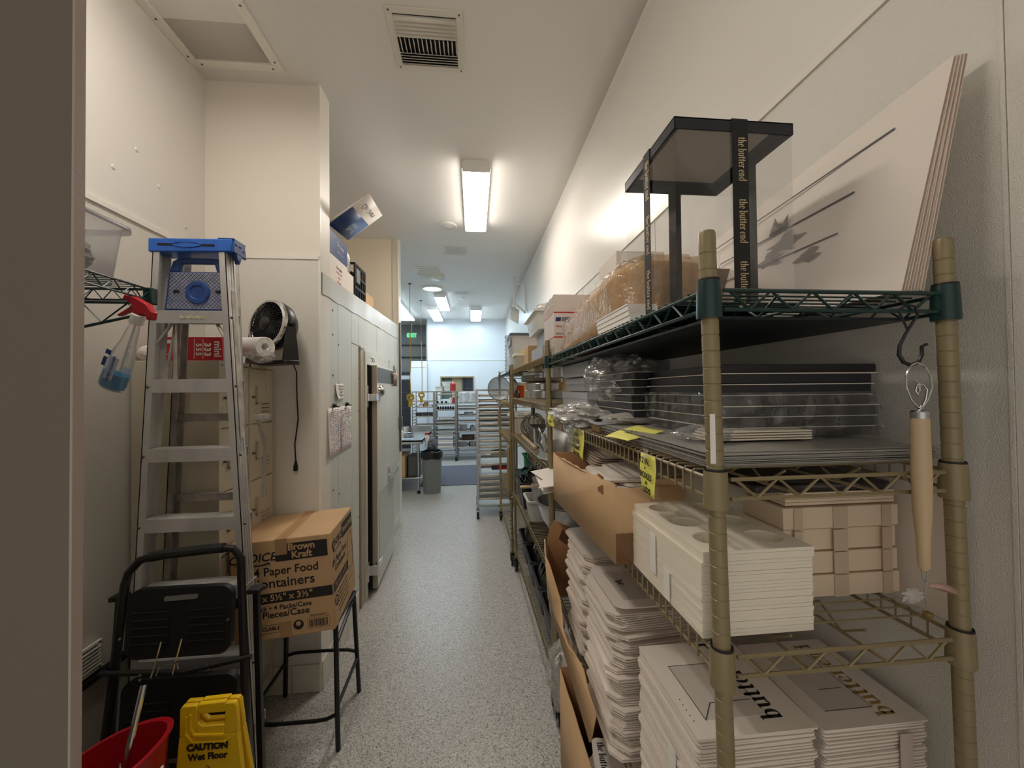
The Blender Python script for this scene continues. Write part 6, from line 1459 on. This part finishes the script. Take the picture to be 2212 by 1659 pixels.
for k in range(4): g.tube([(.64 + .08 * cos(a), 2.36 + .06 * sin(a) + .015 * k, Zd + .15 + .025 * k + .02 * sin(a)) for a in [2 * pi * j / 14 for j in range(14)]], .006, 6, closed=True)
o = solo('steel_coils', 'dark steel rings lying inside the mixing bowl', 'rings', (.6, 2.0, Zd + .2)); put('coil', g, dsteel, o)
# bottom shelf of the second rack
Ze = .2235
for i, (y0, y1) in enumerate(((2.0, 2.36), (2.40, 2.72), (2.76, 3.08), (3.12, 3.44))):
    crate('black_bin', ('nearest', 'second', 'third', 'farthest')[i] + ' black bin on the bottom shelf of the second rack', .395, .74, y0, y1, Ze, Ze + .19, mat('bin_black', (30, 31, 36), .45) if i == 0 else bpy.data.materials['bin_black'], group='black bins on the bottom shelf')
    for k in range(3 if i else 0):
        o = solo('round_cake_pan', ('front', 'middle', 'back')[k] + ' round pan standing on edge in the ' + ('nearest', 'second', 'third', 'farthest')[i] + ' black bin', 'cake pan', (0, 0, 0), 'round pans in the black bins'); OFF[o.name] = V((0, 0, 0))
        r_ = (.125, .12, .10, .12)[i]
        put('body', G().lathe([(0, 0), (r_, 0), (r_, .05), (r_ + .004, .052), (r_ - .003, .05), (r_ - .003, .004), (0, .004)], (0, 0, 0), 30), (steel if i in (0, 2) else dsteel), o)
        o.location = (.535, y0 + .07 + .075 * k, Ze + .165); o.rotation_euler = (radians(70 - 6 * k), 0, radians(8 * k))
for i, (y, z) in enumerate(((2.10, .30),)):
    o = solo('white_bucket', 'white bucket standing in the nearest black bin', 'bucket', (.50, 1.93, .5))
    BC = (.51, 1.80, Ze + .04)
o.location = (.50, 1.66, Ze); 
OFF[o.name] = V((.52, 2.17, Ze)); put('body', G().lathe([(0, 0), (.10, 0), (.115, .24), (.122, .245), (.122, .262), (.113, .262), (.098, .01), (0, .01)], (.52, 2.17, Ze + .006), 32, Matrix.Diagonal((1, 1, 1.4))), mat('white_pail', (214, 212, 208), .3), o)
o.location = (.52, 2.17, Ze)
# third rack contents
ss = solo('round_strainer', 'large round mesh strainer with long handle hanging on the third rack', 'strainer', (.30, 3.72, 1.55))
M3 = fr((.245, 3.80, 1.665), (.97, .25, 0), (0, 0, 1))
g = G(); g.M = M3; g.tube([(.115 * cos(2 * pi * k / 36), .115 * sin(2 * pi * k / 36), 0) for k in range(36)], .004, 6, closed=True); put('rim', g, steel, ss)
g = G(); g.M = M3; g.lathe([(0, -.05), (.05, -.045), (.09, -.025), (.113, 0)], (0, 0, 0), 36); put('mesh', g, film('fine_mesh', (190, 192, 192), .15, .4, .3, .45, 200), ss)
g = G(); g.M = M3; g.tube([(-.03, -.113, 0), (-.02, -.15, 0), (0, -.175, 0), (.02, -.15, 0), (.03, -.113, 0)], .003, 5); g.tube([(0, -.17, 0), (0, -.22, 0)], .004, 6); put('neck', g, steel, ss)
g = G(); g.M = M3; g.prism([(-.012, -.21), (.012, -.21), (.018, -.37), (-.018, -.37)], -.008, .008); put('handle', g, mat('grey_wood_grip', (150, 142, 124), .6), ss)
g = G(); g.M = M3; g.tube([(0, .115, 0), (.02, .15, 0), (.05, .17, 0), (.09, .165, 0)], .003, 5); put('hook', g, dsteel, ss)
o = solo('steel_colander', 'bright steel colander hung behind the strainer', 'colander', (.36, 3.84, 1.66)); put('bowl', G().lathe([(0, -.07), (.06, -.06), (.09, -.03), (.105, 0), (.11, 0)], (.365, 3.90, 1.68), 30, Matrix.Rotation(radians(-80), 3, 'Y')), steel, o); put('hook', G().tube([(.365, 3.90, 1.785), (.37, 3.88, 1.82), (.38, 3.86, 1.80)], .003, 5), dsteel, o)
o = solo('orange_tub', 'orange tub with a white lid on the third rack', 'tub', (.44, 3.95, 1.525)); put('body', G().lathe([(0, 0), (.06, 0), (.07, .17), (0, .17)], (.46, 3.98, 1.523), 24), ora, o); put('lid', G().lathe([(0, .205), (.04, .20), (.074, .19), (.074, .17), (0, .17)], (.46, 3.98, 1.523), 24), whitep, o)
for i in range(7):
    o = solo('spice_bottle', ('first', 'second', 'third', 'fourth', 'fifth', 'sixth', 'seventh')[i] + ' small bottle from the near end of the row on the third rack', 'bottle', (.42, 3.75 + .09 * i, 1.523), 'small bottles on the third rack')
    x_, y_ = .41 + .02 * (i % 2), 3.72 + .085 * i
    if abs(y_ - 3.98) < .09: x_ = .36
    put('body', G().lathe([(0, 0), (.022, 0), (.022, .08), (.012, .095), (0, .095)], (x_, y_, 1.523), 12), (clear, blk, whitep, dsteel, clear, redi, blk)[i], o); put('cap', G().cyl((x_, y_, 1.618), (x_, y_, 1.64), .013, n=10), (blk, whitep, redi, blk, redi, blk, whitep)[i], o)
o = box('white_cloth_box', 'white box with a folded cloth on the middle of the third rack', .40, .70, 3.80, 4.30, 1.153, 1.36, whitec, seam=False)
put('cloth', G().grid(bagf(.50, 4.0, 1.39, .16, .22, .04, .15, 71), 30, 14), whitep, o)
o = solo('apron_bundle', 'tan cloth apron hanging at the corner of the third rack', 'apron', (.34, 3.70, .9)); put('cloth', G().grid(lambda u, v: (.325 + .018 * sin(9 * u) * (1 - .3 * v), 3.66 + .20 * u * (1 - .35 * v), .62 + .50 * v + .0 * u), 24, 10), mat('tan_cloth', (150, 134, 96), .85), o, solid=.004)
o = solo('chain_strip', 'coiled grey spring cable hanging at the third rack corner', 'cable', (.33, 3.62, .4)); put('cable', G().tube([(.335 + .012 * cos(k * 1.2), 3.60 + .012 * sin(k * 1.2), .30 + .0075 * k) for k in range(60)], .003, 5), dsteel, o)
crate('white_wire_bin', 'white bin on the lower shelf of the third rack', .38, .70, 3.80, 4.4, .223, .50, whitep)
crate('steel_hotel_pan', 'steel pan on the fourth shelf of the third rack', .38, .70, 3.80, 4.4, .603, .75, steel, 'steel pan')

# ================================================================ KITCHEN
def bun_rack(label, group=None):
    r = thing('sheet_pan_rack', label, 'pan rack', (0, 0, 0), local=True, group=group)
    for x in (0, .51):
        for y in (0, .62):
            put('upright', G().box(x - .013, x + .013, y - .013, y + .013, .11, 1.66), steel, r)
    put('frame_bar', G().box(-.013, .523, -.012, .012, 1.635, 1.66), steel, r); put('frame_bar', G().box(-.013, .523, -.012, .012, .13, .155), steel, r)
    put('frame_bar', G().box(-.013, .523, .608, .632, 1.635, 1.66), steel, r); put('frame_bar', G().box(-.013, .523, .608, .632, .13, .155), steel, r)
    for x in (0, .51): put('frame_bar', G().box(x - .012, x + .012, .01, .61, 1.635, 1.66), steel, r); put('frame_bar', G().box(x - .012, x + .012, .01, .61, .13, .155), steel, r)
    for k in range(19):
        z = .22 + .0745 * k
        for x, s_ in ((.013, 1), (.497, -1)):
            put('slide', G().box(min(x, x + .035 * s_), max(x, x + .035 * s_), .0, .62, z, z + .003).box(x - .001, x + .001, .0, .62, z, z + .022), alu, r)
    for x in (0, .51):
        for y in (0, .62): put('caster', G().cyl((x - .016, y - .03, .06), (x + .016, y - .03, .06), .06, n=18).box(x - .018, x + .018, y - .02, y + .02, .09, .11), blkt, r)
    return r
def tray_g(): 
    a = rrect(.03, .48, .0, .61, .02, 2); b = rrect(.022, .488, -.008, .618, .025, 2); n_ = len(a)
    return G().add([(p[0], p[1], 0) for p in a] + [(p[0], p[1], .025) for p in b] + [(p[0] * .995, p[1], .028) for p in b], [tuple(range(n_))] + [(i, (i + 1) % n_, n_ + (i + 1) % n_, n_ + i) for i in range(n_)] + [(n_ + i, n_ + (i + 1) % n_, 2 * n_ + (i + 1) % n_, 2 * n_ + i) for i in range(n_)])
nr = bun_rack('nearer sheet pan rack, standing full of pans at the end of the wire racks')
far_r = [dup(nr, label=l_) for l_ in ('left sheet pan rack of the three by the far wall', 'middle sheet pan rack of the three by the far wall, tubs on its top', 'right sheet pan rack of the three by the far wall, with a hanging cloth')]
NRX, NRY = .035, 5.05
nr.location = (NRX, NRY, 0)
for r_, x in zip(far_r, (-1.44, -.93, -.42)): r_.location = (x, 9.22, 0); r_['group'] = 'sheet pan racks by the far wall'; r_.scale = (.96, 1, .985)
tr0 = None
def tray(x, y, z, label, group):
    global tr0
    if tr0 is None: tr0 = put('sheet_pan', tray_g(), panm, None, loc=(0, 0, 0), solid=.0015, label=label, cat='sheet pan', group=group); o = tr0
    else: o = dup(tr0, label=label, group=group)
    o.location = (x, y, z); return o
for k in range(19):
    if k in (3, 4, 5, 6): 
        if k != 3: pass
    z = .2235 + .0745 * k
    if k in (5, 7): continue
    tray(NRX, NRY, z, 'aluminium sheet pan in the nearer pan rack, %s' % ['lowest', 'second up', 'third up', 'fourth up', 'fifth up', '', 'sixth up, above the cloth', '', 'seventh up', 'eighth up', 'ninth up', 'tenth up', 'eleventh up', 'sixth from the top', 'fifth from the top', 'fourth from the top', 'third from the top', 'second from the top', 'topmost'][k], 'sheet pans in the nearer pan rack')
o = solo('red_blue_pack', 'red and blue packet between pans low in the nearer pan rack', 'packet', (.3, 5.2, .6)); put('pack', G().box(.24, .44, 5.10, 5.3, .600, .640), redi, o, bevel=.006); put('pack_label', G().box(.22, .30, 5.09, 5.25, .602, .63), bluei, o)
o = solo('white_cloth_heap', 'heap of white cloth in a gap of the nearer pan rack', 'cloth', (.3, 5.25, .75)); put('cloth', G().grid(bagf(.33, 5.28, .795, .12, .14, .045, .2, 81), 30, 14), whitep, o)
for r_i, (x, ks) in enumerate(((-1.44, (16, 14, 11, 8, 6, 5, 4)), (-.93, (18, 15, 13, 10, 9, 8, 6, 5, 1)), (-.42, (17, 14, 13, 11, 9, 6, 3, 1)))):
    nm_ = ('left', 'middle', 'right')[r_i]
    for k in ks: o = tray(x, 9.22, (.2235 + .0745 * k) * .985, 'sheet pan in the ' + nm_ + ' far pan rack, ' + ['topmost', 'second from the top', 'third from the top', 'fourth from the top', 'fifth from the top', 'sixth from the top', 'seventh from the top', 'eighth from the top', 'lowest'][ks.index(k)], 'sheet pans in the ' + nm_ + ' far rack')
def small(name, label, cat, x, y, z, r, h, m, group=None, cap=None, n=14):
    o = solo(name, label, cat, (x, y, z), group); put('body', G().lathe([(0, 0), (r, 0), (r, h * .75), (r * .5, h * .9), (0, h * .9)], (x, y, z), n), m, o)
    if cap: put('cap', G().lathe([(r * .5, h * .88), (r * .5, h), (0, h)], (x, y, z), n), cap, o)
    return o
def zt_(k): return (.2235 + .0745 * k) * .985 + .003
small('white_bottle', 'white squeeze bottle high in the middle far rack', 'bottle', -.56, 9.28, zt_(15), .035, .17, whitep, cap=whitep)
small('red_bottle', 'red squeeze bottle high in the middle far rack', 'bottle', -.48, 9.28, zt_(15), .04, .16, redi, cap=redi)
for i in range(6): small('small_jar', 'little dark jar in the row high in the middle far rack', 'jar', -.86 + .05 * i, 9.26, zt_(15), .02, .09, (blkm, whitep)[i % 2], 'jars in the middle far rack')
for i in range(7): small('dark_bottle', 'little dark bottle on the second tray of the middle far rack', 'bottle', -.85 + .058 * i, 9.27, zt_(13), .024, .11, blkm, 'dark bottles in the middle far rack')
for i in range(6): small('piping_tip_jar', 'white little jar on the third tray of the middle far rack', 'jar', -.85 + .06 * i, 9.26, zt_(10), .024, .06, whitep, 'white jars in the middle far rack')
box('white_small_box', 'white small box in the left far rack', -1.30, -1.20, 9.28, 9.45, zt_(14), zt_(14) + .09, whitec, seam=False)
box('tan_small_box', 'tan small box in the left far rack', -1.18, -1.10, 9.28, 9.45, zt_(14), zt_(14) + .13, kraft, seam=False)
box('white_low_box', 'low white box with red trim at the right of the left far rack', -1.09, -.99, 9.28, 9.45, zt_(14), zt_(14) + .06, whitec, seam=False)
for i in range(3): crate('dark_insert', ('left', 'middle', 'right')[i] + ' dark insert on the third tray of the left far rack', -1.38 + .15 * i, -1.25 + .15 * i, 9.28, 9.5, zt_(11), zt_(11) + .10, mat('dark_tub', (70, 68, 66), .5) if i == 0 else bpy.data.materials['dark_tub'], group='dark inserts in the left far rack', flare=.008, rimw=.004)
pan('upturned_bowl', 'shiny bowl on the third tray of the right far rack', -.14, 9.45, zt_(11), .11, .09, steel, cat='bowl')
crate('steel_insert_pan', 'steel insert at the left of the right far rack, upper one', -.36, -.18, 9.26, 9.55, zt_(6) + .0, zt_(6) + .15, steel, 'steel pan', flare=.01, rimw=.006)
small('steel_jug', 'steel jug at the right of the right far rack', 'jug', -.05, 9.35, zt_(6), .055, .17, steel)
crate('steel_insert_pan', 'steel insert at the left of the right far rack, lower one', -.36, -.18, 9.26, 9.55, zt_(1) + .0, zt_(1) + .17, steel, 'steel pan', flare=.01, rimw=.006)
pan('steel_bowl', 'steel bowl in the bottom of the right far rack', -.05, 9.4, zt_(1), .09, .12, steel, cat='bowl')
crate('dark_red_tub', 'dark tub in the middle of the right far rack', -.30, .0, 9.28, 9.5, zt_(3), zt_(3) + .13, mat('dark_red_tub', (72, 44, 44), .5), flare=.01, rimw=.006)
clo = solo('hanging_cloth', 'white printed cloth hanging in the right far rack', 'cloth', (-.16, 9.2, 1.25)); put('cloth', G().grid(lambda u, v: (-.36 + .40 * u, 9.195 + .012 * sin(14 * u), 1.34 + .28 * v), 26, 6), mat('patterned_cloth', (214, 214, 214), .8, var=.35, vs=18), clo, solid=.003)
for i in range(8): o = solo('folded_paper_ream', 'ream in the layered white pile low in the middle far rack', 'paper', (-.68, 9.4, .42 + .045 * i), 'layered pile low in the middle far rack'); put('ream', G().box(-.86 + .008 * (i % 2), -.50, 9.22, 9.6, .315 + .044 * i, .352 + .044 * i), (whitec, greyc, paper)[i % 3], o)
# tubs on top of the middle rack
crate('white_tub', 'white tub on the middle far rack, leftmost', -.92, -.74, 9.3, 9.55, 1.638, 1.75, whitep, 'tub', flare=.01)
crate('white_tub', 'white tub on the middle far rack beside the red jug', -.72, -.56, 9.3, 9.55, 1.638, 1.76, whitep, 'tub', flare=.01)
crate('white_tub', 'white tub stacked on another tub of the middle far rack', -.76, -.56, 9.32, 9.54, 1.763, 1.86, whitep, 'tub', flare=.01)
small('red_jug', 'red jug on top of the middle far rack', 'jug', -.50, 9.35, 1.638, .065, .22, redi, cap=whitep)
# mat
fmx = solo('floor_mat', 'blue-grey floor mat before the far pan racks', 'mat', (-.2, 7.6, 0)); put('mat', G().box(-.95, .35, 6.80, 8.55, .001, .012), matm, fmx, bevel=.004)
# work table
tb = solo('work_table', 'stainless steel work table with undershelf left of the grey bin', 'table', (-1.5, 6.9, 0))
put('table_top', G().box(-2.3, -.83, 6.28, 7.65, .835, .865).box(-2.3, -.83, 6.28, 6.29, .80, .865).box(-.84, -.83, 6.28, 7.65, .80, .865), steel, tb, bevel=.003)
put('splash', G().box(-2.3, -.83, 7.64, 7.655, .865, .97), steel, tb)
for x in (-2.2, -.90):
    for y in (6.36, 7.55):
        lg = put('leg', G().cyl((x, y, .0), (x, y, .83), .02, n=12), steel, tb); put('foot', G().lathe([(.028, 0), (.028, .03), (.02, .05)], (x, y, 0), 12), blkt, lg)
put('undershelf', G().box(-2.25, -.87, 6.33, 7.6, .24, .26), steel, tb, bevel=.003)
box('brown_carton', 'brown carton on the undershelf of the work table', -1.62, -1.12, 6.38, 6.9, .262, .60, kraft)
o = box('dark_crate_box', 'dark box beside the brown carton under the table', -1.08, -.92, 6.45, 6.85, .262, .58, darkgrey, seam=False)
o = small('green_lid_container', 'clear container of pink sprinkles with a green lid on the table', 'container', -1.36, 6.6, .866, .09, .26, mat('pink_sprinkles', (214, 176, 158), .6)); put('lid', G().lathe([(.092, .235), (.092, .265), (0, .265)], (-1.36, 6.6, .866), 20), grnp, o)
small('steel_canister', 'steel canister at the front left of the table', 'canister', -1.34, 6.42, .866, .055, .17, steel)
small('white_canister', 'white canister behind the steel one on the table', 'canister', -1.22, 6.55, .866, .05, .15, whitep)
pan('steel_bowl', 'steel bowl lying at the middle of the table', -1.12, 6.75, .866, .09, .06, steel, cat='bowl')
o = solo('blue_paper_tray', 'bluish paper tray near the table front edge', 'tray', (-1.3, 6.38, .866)); put('tray', G().box(-1.25, -.98, 6.32, 6.45, .866, .876), mat('pale_blue_tray', (190, 210, 236), .4), o, bevel=.002)
for i in range(5): small('table_bottle', ('first', 'second', 'third', 'fourth', 'fifth')[i] + ' small bottle from the left at the back of the table', 'bottle', -1.5 + .09 * i, 7.2 - .04 * i, .866, .03, .16, (dsteel, whitep, clear, whitep, dsteel)[i], 'bottles at the back of the table', cap=blkm)
o = small('rooster_bottle', 'white spray bottle with a red head at the table corner', 'bottle', -.78, 6.52, .72, .035, .22, whitep); put('red_head', G().box(-.82, -.75, 6.505, 6.535, .92, .955), redi, o, bevel=.006)
gb_ = solo('grey_bag', 'grey plastic bag hanging at the table corner over the bin', 'bag', (-.7, 6.5, .6)); put('bag', G().grid(bagf(-.70, 6.55, .76, .09, .10, .12, .15, 91), 28, 16), film('grey_bag_film', (130, 136, 148), .2, .25, .4, .5, 30), gb_)
# trash can
tcn = solo('trash_can', 'grey slim trash can lined with a black bag by the work table', 'trash can', (-.69, 6.35, 0))
n_ = 24
def tcl(s_, z): return [(-.695 + .165 * s_ * cos(2 * pi * k / n_), 6.40 + .14 * s_ * sin(2 * pi * k / n_), z) for k in range(n_)]
lps = [tcl(.84, 0), tcl(.98, .60), tcl(1.03, .605), tcl(1.03, .64), tcl(.96, .64), tcl(.85, .1)]
put('body', G().add([p for l in lps for p in l], [(k * n_ + i, k * n_ + (i + 1) % n_, (k + 1) * n_ + (i + 1) % n_, (k + 1) * n_ + i) for k in range(5) for i in range(n_)] + [tuple(range(n_ - 1, -1, -1))]), gryp, tcn)
lps = [tcl(1.04, .555), tcl(1.055, .60), tcl(1.06, .66), tcl(.98, .672), tcl(.90, .60), tcl(.6, .45)]
lps = [[(p[0] + .004 * sin(9 * i + k), p[1], p[2] + .01 * sin(5 * i + 2 * k)) for i, p in enumerate(l)] for k, l in enumerate(lps)]
put('bin_liner', G().add([p for l in lps for p in l], [(k * n_ + i, k * n_ + (i + 1) % n_, (k + 1) * n_ + (i + 1) % n_, (k + 1) * n_ + i) for k in range(5) for i in range(n_)]), mat('black_bag', (18, 18, 20), .3, bump=.5, bs=30), tcn)
# cord drops
for i, (x, y, zb) in enumerate(((-1.125, 7.0, 1.44), (-1.105, 8.3, 1.47))):
    o = solo('cord_drop', ('nearer', 'farther')[i] + ' ceiling cord drop ending in a yellow connector', 'cord', (x, y, zb), 'hanging power cords')
    put('ceiling_plate', G().lathe([(0, -.02), (.03, -.018), (.035, 0)], (x, y, 3.568), 14), darkgrey, o)
    put('rod', G().tube([(x, y, 3.55), (x + .002, y, 2.7)], .005, 6), dsteel, o)
    put('cord', G().tube([(x + .002, y, 2.7), (x + .012, y, 2.2), (x - .006 + .02 * i, y, 1.9), (x + .008, y, zb + .12)], .008, 6), yrub, o)
    put('coil', G().tube([(x + (.06 + .006 * sin(3 * a)) * cos(a), y + .02 * sin(2 * a), zb + .06 + .05 * sin(a) + .003 * a) for a in [k * .45 for k in range(42)]], .009, 6).box(x - .03, x + .03, y - .03, y + .03, zb - .07, zb + .02), yrub, o, label='yellow coiled cord end and connector')
# microwave-like white items right of far racks
box('white_bin_box', 'white box at the wall right of the far racks', .25, .80, 9.3, 9.9, 0, 1.1, coolw, seam=False)
# ---------------------------------------------------------------- lettering to mesh
bpy.context.view_layer.update()
dg = bpy.context.evaluated_depsgraph_get()
for ob in TEXTS:
    me = bpy.data.meshes.new_from_object(ob.evaluated_get(dg))
    nm = ob.name.split('.')[0]
    k = bpy.data.objects.new(nm, me); COL.objects.link(k); k.parent = ob.parent; k.matrix_local = ob.matrix_local.copy()
for ob in TEXTS: bpy.data.objects.remove(ob)
